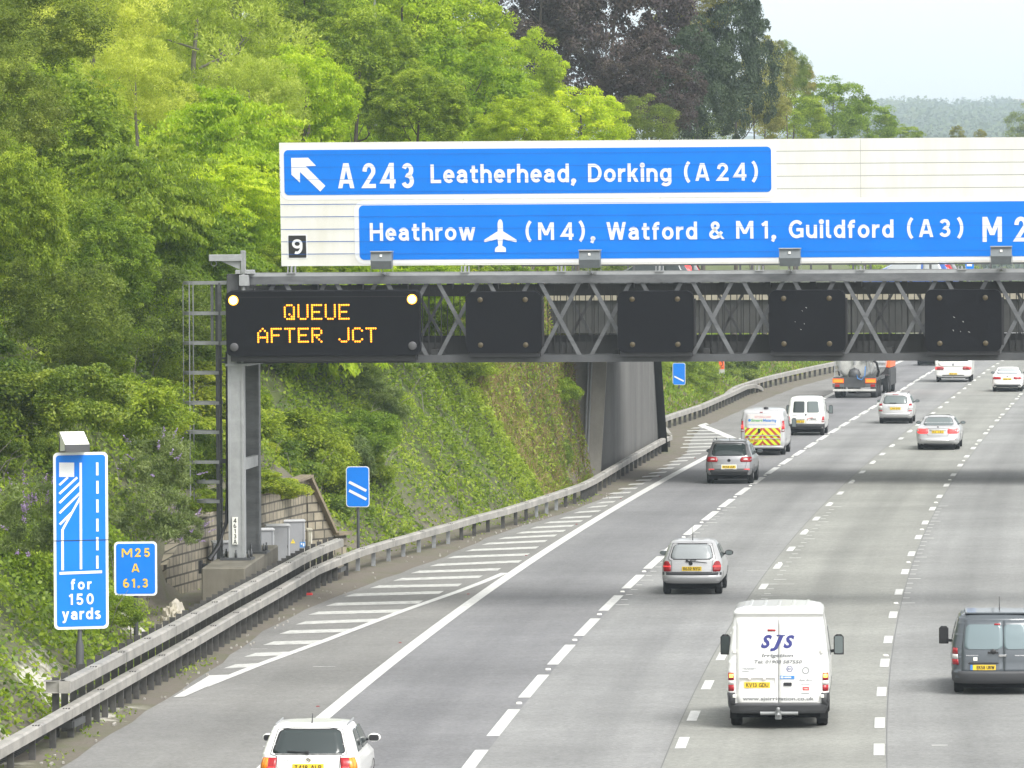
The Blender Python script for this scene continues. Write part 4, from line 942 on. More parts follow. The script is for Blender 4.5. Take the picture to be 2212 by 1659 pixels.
# countdown markers
def countdown(lb, x0, x1, y0, y1, Y, bars, rz):
    c = P((x0+x1)/2, (y0+y1)/2, Y); r = thing('countdown_marker', lb, 'road sign', (c.x, Y, 0), rz); k = Y/KPX; w_, h_ = (x1-x0)*k, (y1-y0)*k; zb_ = P((x0+x1)/2, y1, Y).z
    pn = sign_face(r, w_, h_, .10*w_/.7, .022); pn.location = (0, 0, zb_); m = MB()
    for t in bars: vs, fs = ribbon([(-.37*w_, h_*(t+.09)), (.37*w_, h_*(t-.13))], .115*w_); m.add([(v[0], -.012, v[1]) for v in vs], fs)
    m.build('bars', M['sheet'], pn); m = MB(); m.lathe([(.045,-.3),(.045,zb_+h_-.05)], (0, .08, 0), n=12); m.build('post', M['steel_dark'], r)
countdown('blue countdown marker with two white slanted bars on the near bank', 747.5, 798, 1007.5, 1095.5, 163.5, (.53, .32), -.05)
countdown('blue countdown marker with one white slanted bar beyond the bridge', 1453, 1480.5, 784, 831.5, 299, (.30,), -.05)
# emergency phone post
c = P(1559, 850, 330); ph_ = thing('phone_post', 'slim pale phone marker post with orange top beyond the bridge', 'emergency phone', (c.x, 330, 0))
m = MB(); m.lathe([(.045,-.3),(.045,.55)], n=10); m.build('pole', mat('rusty_post', (.16,.07,.05), .8), ph_)
m = MB(); m.cbox(-.17, .17, -.12, .12, .48, 2.02, .02); m.build('case', mat('phone_post_grey', (.46,.46,.43), .6, noise=.2, nscale=3), ph_)
m = MB(); m.box(-.155, .155, -.128, -.121, 1.38, 1.92); op = m.build('orange_panel', M['orange'], ph_)
m = MB(); vs, fs = ribbon([(.03,1.80),(.07,1.72),(.05,1.63),(-.02,1.56)], .045); m.add([(v[0], -.131, v[1]) for v in vs], fs); m.box(-.02, .06, -.131, -.129, 1.78, 1.84); m.box(-.06, .0, -.131, -.129, 1.53, 1.59); m.box(-.1, .1, -.131, -.129, 1.44, 1.48); m.build('handset_symbol', M['txt_black'], op)

# ================================================================ CABINETS BESIDE THE GANTRY
def cabinet(lb, x0, x1, ytop, Y, h, mt, dep=.5, stick=()):
    k = Y/KPX; c = P((x0+x1)/2, ytop, Y); r = thing('equipment_cabinet', lb, 'cabinet', (c.x, Y, 0), .12, 'equipment cabinets behind the barrier'); w_ = (x1-x0)*k; zt_ = c.z
    m = MB(); m.cbox(-w_/2, w_/2, 0, dep, -.2, zt_-.05, .012); bd = m.build('body', M[mt], r)
    m = MB(); m.cbox(-w_/2-.025, w_/2+.03, -.03, dep+.03, zt_-.05, zt_, .015); m.build('lid', M['cab_pale'] if mt == 'cab' else M['cab_beige'], r)
    m = MB(); m.box(w_/2+.001, w_/2+.012, .02, dep-.02, .1, zt_-.09); dr = m.build('pale_side', M['cab_pale'] if mt == 'cab' else M['plate_white'], r)  # right side panel, paler than the cabinet front
    m = MB(); m.box(w_/2+.013, w_/2+.018, .06, .24, zt_-.4, zt_-.18); m.build('notice', M['plate_white'], dr)
    m = MB(); m.box(-w_/2+.02, -w_/2+.03, -.004, -.001, .05, zt_-.1); m.box(w_/2-.05, w_/2-.043, -.004, -.001, .05, zt_-.1); m.box(w_/2-.06, w_/2-.05, -.012, -.002, zt_*.5, zt_*.5+.08); m.build('door_seam', M['txt_black'], bd)
    for kind in stick:
        m = MB()
        if kind == 'tri': m.poly([(-.09,-.006,zt_-.68),(.05,-.006,zt_-.68),(-.02,-.006,zt_-.55)], (0,.004,0)); s = m.build('warning_triangle', M['yellow'], r); m = MB(); m.box(-.025,-.015,-.008,-.0065,zt_-.65,zt_-.60); m.build('bolt_symbol', M['txt_black'], s)
        if kind == 'fire':
            m.box(.18,.34,-.006,-.002,zt_-.80,zt_-.64); s = m.build('blue_notice', M['txt_sky'], r); m = MB(); m.box(.21,.25,-.008,-.0065,zt_-.72,zt_-.67); m.box(.27,.31,-.008,-.0065,zt_-.77,zt_-.68); m.build('notice_symbol', M['plate_white'], s)
            m = MB(); m.box(.17,.35,-.006,-.002,zt_-1.12,zt_-.83); s = m.build('pale_notice', M['plate_white'], r); m = MB(); m.box(.22,.30,-.009,-.0065,zt_-1.08,zt_-.87); m.build('red_bar', M['red_paint'], s)
cabinet('low grey cabinet left of the gantry leg, behind the plinth', 460, 499, 1169, 151.5, 1, 'cab')
cabinet('smallest grey cabinet peeping out right of the gantry leg', 531, 557, 1158, 152.8, 1, 'cab', .35)
cabinet('grey cabinet half hidden by the plinth, third from right', 538, 591, 1142, 155.3, 1.3, 'cab')
cabinet('grey cabinet in front of the tallest one, clear of the plinth', 575, 625, 1133, 158.5, 1.3, 'cab')
cabinet('tall grey cabinet with warning triangle and red sticker', 610, 658, 1123, 161.8, 1.3, 'cab', .5, ('tri', 'fire'))
cabinet('narrow beige cabinet at the right end of the cabinet row', 664, 673, 1142, 164.0, 1.1, 'cab_beige', .45)

# ================================================================ STONE WALLS
def stone_mat():
    m, t, b, N = nodes('coursed_stone_blocks')
    uv = N('ShaderNodeUVMap', uv_map='UVMap'); br = N('ShaderNodeTexBrick', ins={'Vector': uv.outputs[0], 'Color1': (.38,.335,.25,1), 'Color2': (.25,.225,.175,1), 'Mortar': (.08,.07,.055,1), 'Scale': 1.0, 'Mortar Size': .03, 'Mortar Smooth': .3, 'Bias': -.1, 'Brick Width': .52, 'Row Height': .27}, offset=.42, squash=.72, squash_frequency=3)
    n = N('ShaderNodeTexNoise', ins={'Vector': uv.outputs[0], 'Scale': 3.0, 'Detail': 8.0}); c = mixrgb(t, .55, br.outputs[0], N('ShaderNodeMapRange', ins={0: n.outputs[0], 1: .2, 2: .8, 3: .3, 4: 1.15}).outputs[0], 'MULTIPLY')
    t.links.new(c, b.inputs['Base Color']); b.inputs['Roughness'].default_value = .9
    bp = N('ShaderNodeBump', ins={'Height': br.outputs[1], 'Strength': -.8, 'Distance': .05}); b2 = N('ShaderNodeBump', ins={'Height': n.outputs[0], 'Strength': .4, 'Distance': .03, 'Normal': bp.outputs[0]}); t.links.new(b2.outputs[0], b.inputs['Normal'])
    return m
M['stone'] = stone_mat()
def stone_block(name, a, b, tops, th, parent, base=-.3):
    """wall from a to b (plan), tops: (t, z) along it; thickness goes away from the camera"""
    d = (Vector((*b, 0))-Vector((*a, 0))); L = d.length; d.normalize(); n = Vector((-d.y, d.x, 0)); V = []; F = []; UV = []
    for t, z in tops:
        p = Vector((*a, 0))+d*L*t
        for off in (0, th):
            for zz in (base, z): q = p+n*off; V.append((q.x, q.y, zz)); UV.append((L*t+off*.3, zz+off*.7))
    for i in range(len(tops)-1):
        k = 4*i; F += [(k,k+4,k+5,k+1),(k+2,k+3,k+7,k+6),(k+1,k+5,k+7,k+3)]
    k = 4*(len(tops)-1); F += [(0,1,3,2),(k,k+2,k+3,k+1)]
    return np_mesh(name, V, F, M['stone'], parent, uv=UV)
rw = thing('retaining_wall', 'buff stone block retaining wall with sloping end behind the cabinets', 'stone wall')
stone_block('wall', (-9.15, 147.0), (-6.12, 165.0), [(0, .9), (.12, 1.6), (.3, 2.0), (.6, 2.25), (1, 2.38)], .45, rw)
stone_block('end_wall', (-6.09, 165.0), (-5.0, 166.6), [(0, 2.33), (.02, 2.30), (.66, .62), (.70, .62), (1, .60)], .4, rw)
m = MB(); m.bar((-6.06, 165.0, 2.38), (-5.36, 166.05, .68), .3, .09); m.bar((-5.36, 166.0, .66), (-4.98, 166.6, .66), .4, .09); m.bar((-8.2, 152.7, 2.08), (-6.1, 165.05, 2.43), .4, .08); m.build('coping', mat('stone_coping', (.26,.215,.15), .9, noise=.4, nscale=3), rw)
# chalk outcrop
def rock(name, c, r, seed, mt, kind='structure'):
    rg = np.random.default_rng(seed); bm = bmesh.new(); bmesh.ops.create_icosphere(bm, subdivisions=4, radius=1)
    for v in bm.verts: p = v.co; k = 1+.25*wob(p.x*3+seed, p.y*3+p.z*4, seed)+.15*wob(p.x*9, p.z*9+p.y*7, seed+2)+.1*wob(p.x*25,p.z*25+p.y*19,4); v.co = Vector((p.x*r[0]*k, p.y*r[1]*k, p.z*r[2]*k))
    me = bpy.data.meshes.new(name); bm.to_mesh(me); bm.free(); me.materials.append(mt); o = link(bpy.data.objects.new(name, me)); o.location = c; tag(o, kind=kind); return o
rock('chalk_outcrop', (P(372,1325,133).x, 133.5, .15), (.36,1.4,.62), 3, M['chalk'])
# litter on the verge
m = MB(); rg = random.Random(5)
for i in range(90):
    Y = rg.uniform(100, 205); x = float(Bar(Y))+rg.uniform(-.1, 1.0)*(float(Edge(Y)-Bar(Y)))+rg.uniform(0, .25); s = rg.uniform(.01, .03); m.cbox(x-s, x+s, Y-s*1.5, Y+s*1.5, .0, .035+s*.5, s*.3)
tag(m.build('verge_rubble', mat('pale_rubble', (.42,.40,.36), .9, noise=.5, nscale=30)), kind='stuff')
lt = MB(); X, Y = G(668, 1287); lt.cbox(X-.09, X+.09, Y-.2, Y+.2, .02, .07, .02); tag(lt.build('crushed_can', M['red_paint']), 'flattened red can on the dirt verge under the raised rail', 'litter')
# grey lamp column behind the trees, standing on the bridge approach
c = P(810, 60, 236); lc = thing('lamp_column', 'slim pale lamp column rising behind the bright trees', 'lamp column', (c.x, 236, 0))
m = MB(); m.lathe([(.11,6.5),(.11,9),(.075,9.4),(.055,21)], n=10); m.build('pole', M['steel_pale'], lc)
m = MB(); m.tube([(0,0,20.9),(.1,0,21.4),(.9,0,21.6),(1.6,0,21.6)], .045, 8); m.cbox(1.5,2.3,-.15,.15,21.5,21.66,.03); m.build('lantern', M['steel'], lc)
# small blue sign on the bridge
c = P(2094, 577, 210.5); bs = thing('bridge_sign', 'tiny blue sign on the bridge parapet near the right edge', 'road sign', (c.x, 210.5, 7))
m = MB(); m.box(-.16, .16, -.02, .02, 1.05, 1.55); m.build('plate', M['blue'], bs); m = MB(); m.box(-.1,.1,-.026,-.021,1.2,1.28); m.build('symbol', M['sheet'], bs); m = MB(); m.box(-.03,.03,.02,.06,.15,1.5); m.build('post', M['steel'], bs)
# ================================================================ VEHICLES
class Shell:
    """lofted body: layers (z, y_rear, y_front, half width); y counts forwards from the rear bumper"""
    def __init__(s, layers, oh, bulge=.07, rr=.14, rf=.35, n=56):
        a = np.array(layers, float); zz = np.linspace(a[0,0], a[-1,0], n)
        s.z = np.unique(np.concatenate([zz, a[:,0]])); s.oh = oh; s.b = bulge; s.rr = rr; s.rf = rf
        def sm(c):
            v = np.interp(s.z, a[:,0], a[:,c]); k = v.copy()
            for _ in range(2): k[1:-1] = .25*k[:-2]+.5*k[1:-1]+.25*k[2:]
            return k
        s.yr, s.yf, s.w = sm(1), sm(2), sm(3)
    def at(s, z): return [float(np.interp(z, s.z, q)) for q in (s.yr, s.yf, s.w)]
    def rear(s, x, z):
        yr, yf, w = s.at(z); ax = min(abs(x), w*.999); r = min(s.rr, w*.6); y = yr+s.b*(ax/w)**2
        if ax > w-r: y += r-math.sqrt(max(r*r-(ax-(w-r))**2, 0))
        return y-s.oh
    def side(s, z): return s.at(z)[2]
    def outline(s, z):
        yr, yf, w = s.at(z); r = min(s.rr, w*.6); rf = min(s.rf, w*.6, (yf-yr)*.3); p = []
        for x in np.linspace(0, w-r, 5): p.append((x, yr+s.b*(x/w)**2))
        for t in np.linspace(0, 90, 6)[1:]: x = w-r+r*math.sin(R_(t)); p.append((x, yr+s.b*(x/w)**2+r-r*math.cos(R_(t))))
        y0 = p[-1][1]
        for y in np.linspace(y0, yf-.12-rf, 6)[1:]: p.append((w, y))
        for t in np.linspace(0, 90, 6)[1:]: p.append((w-rf+rf*math.cos(R_(t)), yf-.12-rf+(rf)*math.sin(R_(t))))
        for x in np.linspace(w-rf, 0, 5)[1:]: p.append((x, yf-.12*(x/max(w-rf, .1))**2))
        return [(x, y-s.oh) for x, y in p]+[(-x, y-s.oh) for x, y in p[-2:0:-1]]
    def mesh(s):
        V = []; F = []; n = None
        for z in s.z:
            o = s.outline(z); n = len(o); V += [(x, y, z) for x, y in o]
        k = len(s.z)
        for i in range(k-1):
            for j in range(n): q = (j+1) % n; F.append((i*n+j, i*n+q, (i+1)*n+q, (i+1)*n+j))
        m = MB(); m.add(V, F, True); m.add(V[-n:], [tuple(range(n))], True); m.add(V[:n], [tuple(range(n-1,-1,-1))], False); return m
    def patch(s, rows, off=.006, nx=9, face='rear'):
        """rows: (z, x0, x1) on the rear face, or (z, y0, y1) on a side"""
        m = MB(); V = []; F = []
        for z, a, b in rows:
            for i in range(nx+1):
                q = a+(b-a)*i/nx
                if face == 'rear': V.append((q, s.rear(q, z)-off, z))
                else: V.append(((s.side(z)+off)*face, q-s.oh, z))
        n = nx+1
        for r in range(len(rows)-1):
            for i in range(nx): F.append((r*n+i, r*n+i+1, (r+1)*n+i+1, (r+1)*n+i))
        m.add(V, F, True)
        # skirt so that the panel has an edge
        loop = [i for i in range(n)]+[r*n+nx for r in range(1, len(rows))]+[(len(rows)-1)*n+i for i in range(nx-1, -1, -1)]+[r*n for r in range(len(rows)-2, 0, -1)]
        inner = [(v[0]*(1 if face == 'rear' else 1-.02*0)-(0 if face == 'rear' else face*off*2), v[1]+(off*2 if face == 'rear' else 0), v[2]) for v in (V[i] for i in loop)]
        k = len(m.v); m.v += inner; L = len(loop)
        m.f += [(loop[i], k+i, k+(i+1) % L, loop[(i+1) % L]) for i in range(L)]; m.sm += [False]*L
        return m
def rtrap(z0, z1, b0, b1, t0, t1, r=.06, n=7):
    """rows of a trapezoid with rounded corners: bottom from b0 to b1, top from t0 to t1"""
    rows = []; zs = sorted(set([round(z0+(z1-z0)*i/n, 4) for i in range(n+1)]+[z0+r*k for k in (.1,.3,.6)]+[z1-r*k for k in (.1,.3,.6)]))
    for z in zs:
        t = (z-z0)/(z1-z0); a = b0+(t0-b0)*t; b = b1+(t1-b1)*t; e = min(z-z0, z1-z)
        c = r-math.sqrt(max(r*r-(r-e)**2, 0)) if e < r else 0
        rows.append((z, a+c, b-c))
    return rows
WH = {}
def wheel(root, x, y, r, wd, rim='alloy'):
    k = (round(r,3), round(wd,3), rim)
    if k not in WH:
        m = MB(); e = .03
        m.lathe([(r*.62,-wd/2),(r-e,-wd/2),(r-.008,-wd/2+e*.6),(r,-wd/2+e*1.3),(r,wd/2-e*1.3),(r-.008,wd/2-e*.6),(r-e,wd/2),(r*.62,wd/2)], (0,0,0), 'X', 28)
        m.lathe([(r*.62,-wd/2+.03),(0,-wd/2+.03)], (0,0,0), 'X', 28); m.lathe([(r*.62,wd/2-.03),(0,wd/2-.03)], (0,0,0), 'X', 28)
        ty = m.build('tyre', M['rubber'], None); q = MB()
        for sgn in (-1, 1): q.lathe([(r*.60,sgn*(wd/2-.012)),(r*.56,sgn*(wd/2-.035)),(r*.2,sgn*(wd/2-.02)),(0,sgn*(wd/2-.015))], (0,0,0), 'X', 20)
        WH[k] = (ty.data, q.build('rim', M[rim], None).data); bpy.data.objects.remove(ty); bpy.data.objects.remove([o for o in C.collection.objects if o.name.startswith('rim') and o.parent is None][-1])
    w_ = bpy.data.objects.new('wheel', None); link(w_, root); w_.location = (x, y, r); w_.empty_display_size = .2
    for nm, d in zip(('tyre', 'rim'), WH[k]): link(bpy.data.objects.new(nm, d), w_)
def rtext(mb, sh, s, x0, x1, z0, z1, off=.012, shear=0, bold=.012, font='b', dy=None, weight=.15):
    """lettering laid on the rear face between x0..x1, z0..z1"""
    if font == 'b':
        v, f = font2d(s, shear, bold); xs = [p[0] for p in v]; zs = [p[1] for p in v]; a, b, c, d = min(xs), max(xs), min(zs), max(zs)
        pts = [(x0+(p[0]-a)/(b-a)*(x1-x0), z0+(p[1]-c)/(d-c)*(z1-z0)) for p in v]; ly = [0]*len(v)
    else:
        v, f, ly = text2d(s, 1, width=(x1-x0)/(z1-z0), weight=weight); pts = [(x0+p[0]*(z1-z0), z0+p[1]*(z1-z0)) for p in v]
    mb.add([(x, (sh.rear(x, z) if dy is None else dy)-off-.0006*l, z) for (x, z), l in zip(pts, ly)], f)
def plate(root, sh, cx, z0, w_, h_, s, tilt=0, yoff=.012, euro=False, frame=None):
    zc = z0+h_/2; y = min(sh.rear(cx-w_/2, zc), sh.rear(cx+w_/2, zc), sh.rear(cx, z0), sh.rear(cx, z0+h_))-yoff
    m = MB(); m.box(cx-w_/2, cx+w_/2, y, y+.04, z0, z0+h_); p = m.build('number_plate', M['plate_y'], root); q = MB()
    V, F, ly = text2d(s, h_*.70, width=w_*(.78 if euro else .86), weight=.155); ox = cx-w_*.43+(w_*.10 if euro else 0)
    q.add([(ox+a, y-.004-.0006*l, z0+h_*.15+b) for (a, b), l in zip(V, ly)], F); q.build('characters', M['txt_black'], p)
    if euro: q = MB(); q.box(cx-w_/2-.05, cx-w_/2-.004, y-.003, y+.03, z0, z0+h_); q.build('blue_band', M['txt_sky'], p)
    if frame: q = MB(); q.box(cx-w_/2-.03, cx+w_/2+.03, y+.006, y+.05, z0-.03, z0+h_+.03); q.build('plate_surround', M[frame], p)
    return y
def mirror(root, sh, y, z, sx, paint, big=False, glass='glass_half_lit'):
    x = sh.side(z)*sx; m = MB()
    if big:
        m.cbox(x+sx*.16-.10, x+sx*.16+.10, y-.06, y+.07, z-.14, z+.26, .05); mm = m.build('wing_mirror', M[paint], root)
        m = MB(); m.poly([(x+sx*.16+px, y-.064, z+pz) for px, pz in rrect(-.08, .08, -.11, .23, .03)], (0,.006,0)); m.build('mirror_glass', M[glass], mm)
        m = MB(); m.bar((x-sx*.02, y+.05, z-.08), (x+sx*.12, y+.03, z-.06), .05, .06); m.build('mirror_arm', M['black'], mm)
    else:
        bm = bmesh.new(); bmesh.ops.create_uvsphere(bm, u_segments=16, v_segments=10, radius=1)
        for v in bm.verts: v.co = Vector((x+sx*.12+v.co.x*.115, y+v.co.y*.06, z+.06+v.co.z*.075))
        me = bpy.data.meshes.new('wing_mirror'); bm.to_mesh(me); bm.free(); me.materials.append(M[paint]); me.polygons.foreach_set('use_smooth', [True]*len(me.polygons)); mm = link(bpy.data.objects.new('wing_mirror', me), root)
        m = MB(); m.bar((x-sx*.03, y+.03, z+.02), (x+sx*.06, y+.01, z+.04), .05, .035); m.lathe([(0,-.001),(.9,0)], n=3) if False else None; m.build('mirror_stalk', M['black'], mm)
        m = MB(); m.poly([(x+sx*.12+px, y-.061, z+.06+pz) for px, pz in rrect(-.085, .085, -.05, .05, .035)], (0,.004,0)); m.build('mirror_glass', M[glass], mm)
def vehicle(name, label, cat, px, py, Y, layers, oh, wb, wr, tw, paint, bulge=.07, rr=.14, rf=.35, dyaw=0, ww=.19, rim='alloy', X=None):
    if X is None: u, v = unroll(px, py); X = u*Y/KPX
    r = thing(name, label, cat, (X, Y, 0), yaw(Y)+dyaw); sh = Shell(layers, oh, bulge, rr, rf)
    sh.mesh().build('body', M[paint], r)
    tx = tw
    for x in (-tx, tx):
        for y in (0, wb): wheel(r, x, y, wr, ww, rim)
    # dark wheel wells; near-black floor set low to deepen the shade below
    m = MB(); z0 = sh.z[0]; w_ = sh.w[0]; m.box(-w_*.9, w_*.9, -oh+.22, sh.yf.max()-oh-.5, z0-.15, z0+.02); m.build('underbody', M['under'], r)
    m = MB()
    for sx in (-1, 1):
        for y in (0, wb):
            zc = wr; pts = []
            for t in np.linspace(0, 180, 13):
                z = zc+(wr+.05)*math.sin(R_(t)); pts.append((sx*(sh.side(max(z, z0+.02))+.004), y+(wr+.05)*math.cos(R_(t)), max(z, z0)))
            pts += [(sx*(sh.side(z0+.02)+.004), y-(wr+.05), z0), (sx*(sh.side(z0+.02)+.004), y, z0), (sx*(sh.side(z0+.02)+.004), y+(wr+.05), z0)]
            c0 = (sx*(sh.side(zc)+.004), y, zc); k = len(m.v); m.v += [c0]+pts; n = len(pts); m.f += [(k, k+1+i, k+1+(i+1) % n) for i in range(n)]; m.sm += [False]*n
    m.build('wheel_arch', M['under'], r, fix=False)
    return r, sh
def light(root, sh, segs, sides=(-1, 1), name='tail_light'):
    """segs: (material, rows of (z, x0, x1)); one lamp unit per side"""
    for sx in sides:
        first = None
        for mt, rows in segs:
            rr_ = [(z, *sorted((sx*a, sx*b))) for z, a, b in rows]; o = sh.patch(rr_, .014, 5).build(name if first is None else 'lens', M[mt], first or root); first = first or o
def windows(root, sh, rw, glass, sides=(), seal=True):
    if seal: sh.patch([(z, a-.022, b+.022) for z, a, b in [(rw[0][0]-.02, rw[0][1], rw[0][2])]+rw+[(rw[-1][0]+.02, rw[-1][1], rw[-1][2])]], .004).build('window_seal', M['black'], root)
    sh.patch(rw, .010).build('rear_window', M[glass], root)
    for rows in sides:
        for sx in (-1, 1): sh.patch(rows, .006, 6, face=sx).build('side_window', M['glass'], root)
def antenna(root, x, y, z, h=.35, lean=.3):
    m = MB(); m.tube([(x, y, z), (x, y-h*lean, z+h)], [.012, .005], 6); m.build('aerial', M['black'], root)
def badge(root, sh, x, z, r, mt='chrome', name='badge'):
    m = MB(); y = sh.rear(x, z)-.012; m.lathe([(r,.0),(r,-.008),(r*.72,-.012),(r*.70,-.006),(0,-.006)], (x, y, z), 'Y', 16); m.bar((x-r*.4, y-.01, z+r*.35), (x, y-.01, z-r*.4), .012, .008); m.bar((x+r*.4, y-.01, z+r*.35), (x, y-.01, z-r*.4), .012, .008); m.build(name, M[mt], root)
def wiper(root, sh, z, x0, x1, dz=.06):
    m = MB(); a = (x0, sh.rear(x0, z)-.03, z); b = (x1, sh.rear(x1, z+dz)-.035, z+dz); m.bar(a, b, .016, .016); m.cbox(x0-.03, x0+.03, a[1]-.02, a[1]+.04, z-.03, z+.03, .01); m.build('wiper', M['black'], root)
def strip_rows(z0, z1, w_): return [(z0, -w_, w_), (z1, -w_, w_)]
HB = lambda L, w, h: None
# ---- 1 white hatchback, bottom edge
r, s = vehicle('parked_car' if False else 'hatchback_car', 'white hatchback cut off by the bottom edge, plate T418 ALP', 'car', 673, 1614, 93.4,
  [(.27,.06,3.60,.74),(.34,.0,3.68,.79),(.50,-.01,3.71,.82),(.62,.0,3.70,.826),(.76,.03,3.62,.82),(.88,.07,3.05,.80),(.96,.10,2.72,.785),(1.12,.22,2.48,.735),(1.30,.38,2.16,.67),(1.375,.46,2.0,.635),(1.41,.58,1.85,.58),(1.425,.8,1.65,.46)], .62, 2.41, .285, .70, 'car_white')
windows(r, s, rtrap(.965, 1.335, -.60, .60, -.49, .49, .06), 'glass', [rtrap(.95, 1.30, .55, 1.25, .78, 1.25, .05), rtrap(.95, 1.30, 1.32, 2.45, 1.32, 2.02, .05)])
light(r, s, [('red', [(.66,.55,.80),(.78,.54,.80),(.90,.53,.76)]), ('amber_lens', [(.665,.69,.815),(.78,.68,.81),(.895,.67,.77)]), ('red_lit', [(.70,.56,.69),(.75,.56,.69)])])
plate(r, s, 0, .685, .52, .115, 'T418 ALP'); badge(r, s, .0, .865, .045); wiper(r, s, .985, -.02, -.36, .02)
m = MB(); rtext(m, s, 'COLOR', -.47, -.32, .845, .875); rtext(m, s, '1.0', .34, .47, .845, .872); m.build('lettering', M['txt_grey'], r)
for sx in (-1, 1): mirror(r, s, 1.75, .97, sx, 'car_white', glass='black')
m = MB()
for sx in (-1, 1): m.bar((sx*.60, .05, 1.40), (sx*.60, 1.2, 1.405), .02, .03)
m.build('roof_rail', M['txt_grey'], r); antenna(r, 0, .1, 1.41, .16, -.9); s.patch(strip_rows(.33, .52, .79), .02).build('bumper', M['car_white'], r)
def gap(root, sh, pts, wd=.010, nm='tailgate_gap', mt='bumper_grey'):
    m = MB()
    for (xa, za), (xb, zb_) in zip(pts, pts[1:]):
        for sx in (-1, 1):
            for i in range(4):
                p = [((xa+(xb-xa)*t)*sx, za+(zb_-za)*t) for t in (i/4, (i+1)/4)]; m.bar(*[(x, sh.rear(x, z)-.004, z) for x, z in p], wd, wd*.8)
    m.build(nm, M[mt], root)
gap(r, s, [(0,.60),(.50,.60),(.52,.70),(.53,.92),(.64,.955),(.54,1.34),(.3,1.37),(0,1.375)])
# ---- 2 white high van
r, s = vehicle('panel_van', 'big white high roof van with SJS Irrigation lettering on its rear doors', 'van', 1684, 1578, 108.6,
  [(.36,.10,4.78,.90),(.44,.05,4.83,.95),(.66,.03,4.85,.975),(.72,.06,4.82,.975),(1.05,.07,4.72,.98),(1.15,.08,4.5,.98),(1.3,.09,3.95,.97),(1.6,.12,3.5,.935),(1.95,.16,3.0,.89),(2.16,.19,2.7,.86),(2.20,.14,2.68,.875),(2.27,.15,2.6,.85),(2.32,.22,2.55,.79),(2.345,.4,2.4,.66)], .96, 2.933, .34, .83, 'car_white', bulge=.03, rr=.09, rf=.4, ww=.215)
s.patch([(.30,-.90,.90),(.36,-.93,.93),(.44,-.965,.965),(.50,-.975,.975)], .05).build('bumper', M['bumper_grey'], r)
for a_, b_ in ((-.975, -.83), (.83, .975)): s.patch([(.49,a_,b_),(.60,a_,b_),(.705,a_,b_)], .045, 5).build('bumper_end', M['bumper_grey'], r)
for sx in (-1, 1): s.patch([(.40,.1,1.0),(.55,.05,.62),(.70,.05,.62)], .012, 4, face=sx).build('bumper_corner', M['bumper_grey'], r)
for a, b, nm in ((-.80, -.006, 'rear_door'), (.006, .80, 'rear_door')):
    s.patch([(z, a if a < -.1 and z > .75 else (a if a > -.1 else a+max(0,(.62-z))*.3), b if b < .1 else b-max(0,(.62-z))*.3) for z in (.50,.53,.58,.66,.8,1.0,1.2,1.4,1.6,1.8,2.0,2.13)], .022).build(nm, M['car_white'], r)
m = MB(); 
for x in (-.004,): m.bar((x, s.rear(x,.52)-.023, .52), (x, s.rear(x,2.1)-.023, 2.1), .007, .007)
z = 1.87; m.bar((-.70, s.rear(-.7,z)-.024, z), (.70, s.rear(.7,z)-.024, z), .008, .008)
m.build('door_gap', M['txt_pale'], r)
m = MB()
for z in (.64, 1.50):
    for sx in (-1, 1): m.cbox(sx*.845-.035, sx*.845+.035, s.rear(.82,z)-.06, s.rear(.8,z)+.02, z-.03, z+.03, .012)
m.build('door_hinge', M['plate_white'], r)
light(r, s, [('red', [(.735,.855,.968),(.85,.855,.968)]), ('clear', [(.855,.855,.968),(.935,.855,.968)]), ('red', [(.94,.855,.968),(1.085,.86,.966)]), ('orange_lit', [(.99,.87,.95),(1.06,.87,.945)])])
yp = plate(r, s, -.405, .795, .50, .11, 'KV13 GDU', yoff=.034)
m = MB(); m.box(-.74, -.06, yp-.02, yp+.05, .985, 1.005); m.bar((-.74, yp+.0, .99), (-.76, yp+.02, .78), .02); m.bar((-.06, yp, .99), (-.05, yp+.02, .76), .02); m.cbox(-.58,-.52,yp-.03,yp+.03,.955,.985,.008); m.cbox(-.30,-.24,yp-.03,yp+.03,.955,.985,.008); m.build('plate_recess', M['clear'], r)
m = MB(); z = .865; m.cbox(.10, .26, s.rear(.2,z)-.05, s.rear(.2,z), z-.03, z+.035, .01); m.build('door_handle', M['black'], r)
s.patch([(1.885,-.20,-.045),(1.92,-.20,-.045)], .04, 3).build('high_brake_light', M['red'], r)
m = MB(); rtext(m, s, 'S', -.335, -.115, 1.555, 1.815, .03, .35, .045); rtext(m, s, 'J', -.155, .115, 1.50, 1.81, .031, .35, .045); rtext(m, s, 'S', .10, .32, 1.555, 1.81, .03, .35, .045); m.box(-.03,.135,s.rear(0,1.8)-.034,s.rear(0,1.8)-.031,1.79,1.812); m.build('sign_writing', M['txt_blue'], r)
m = MB(); rtext(m, s, 'Irrigation', -.32, .29, 1.365, 1.455, .03, .2, .03); rtext(m, s, 'Tel: 01908 587550', -.46, .46, 1.262, 1.33, .03, .2, .025); rtext(m, s, 'www.sjsirrigation.co.uk', -.69, .69, .535, .625, .03, 0, .02); m.build('sign_writing', M['txt_pale'], r)
m = MB(); rtext(m, s, 'TRANSIT', -.70, -.42, 1.145, 1.185, .03, 0, .03); rtext(m, s, 'Hunter', .43, .62, .845, .885, .03); rtext(m, s, 'Rain Bird', .40, .66, .925, .965, .03, .3, .03); m.box(-.70,-.56,s.rear(.6,1.12)-.032,s.rear(.6,1.12)-.026,1.11,1.122); m.lathe([(.07,-.034),(.05,-.034)], (.53, s.rear(.5,1.13), 1.13), 'Y', 16); m.box(.44,.6,s.rear(.5,.68)-.034,s.rear(.5,.68)-.028,.685,.70); m.build('supplier_names', M['txt_grey'], r)
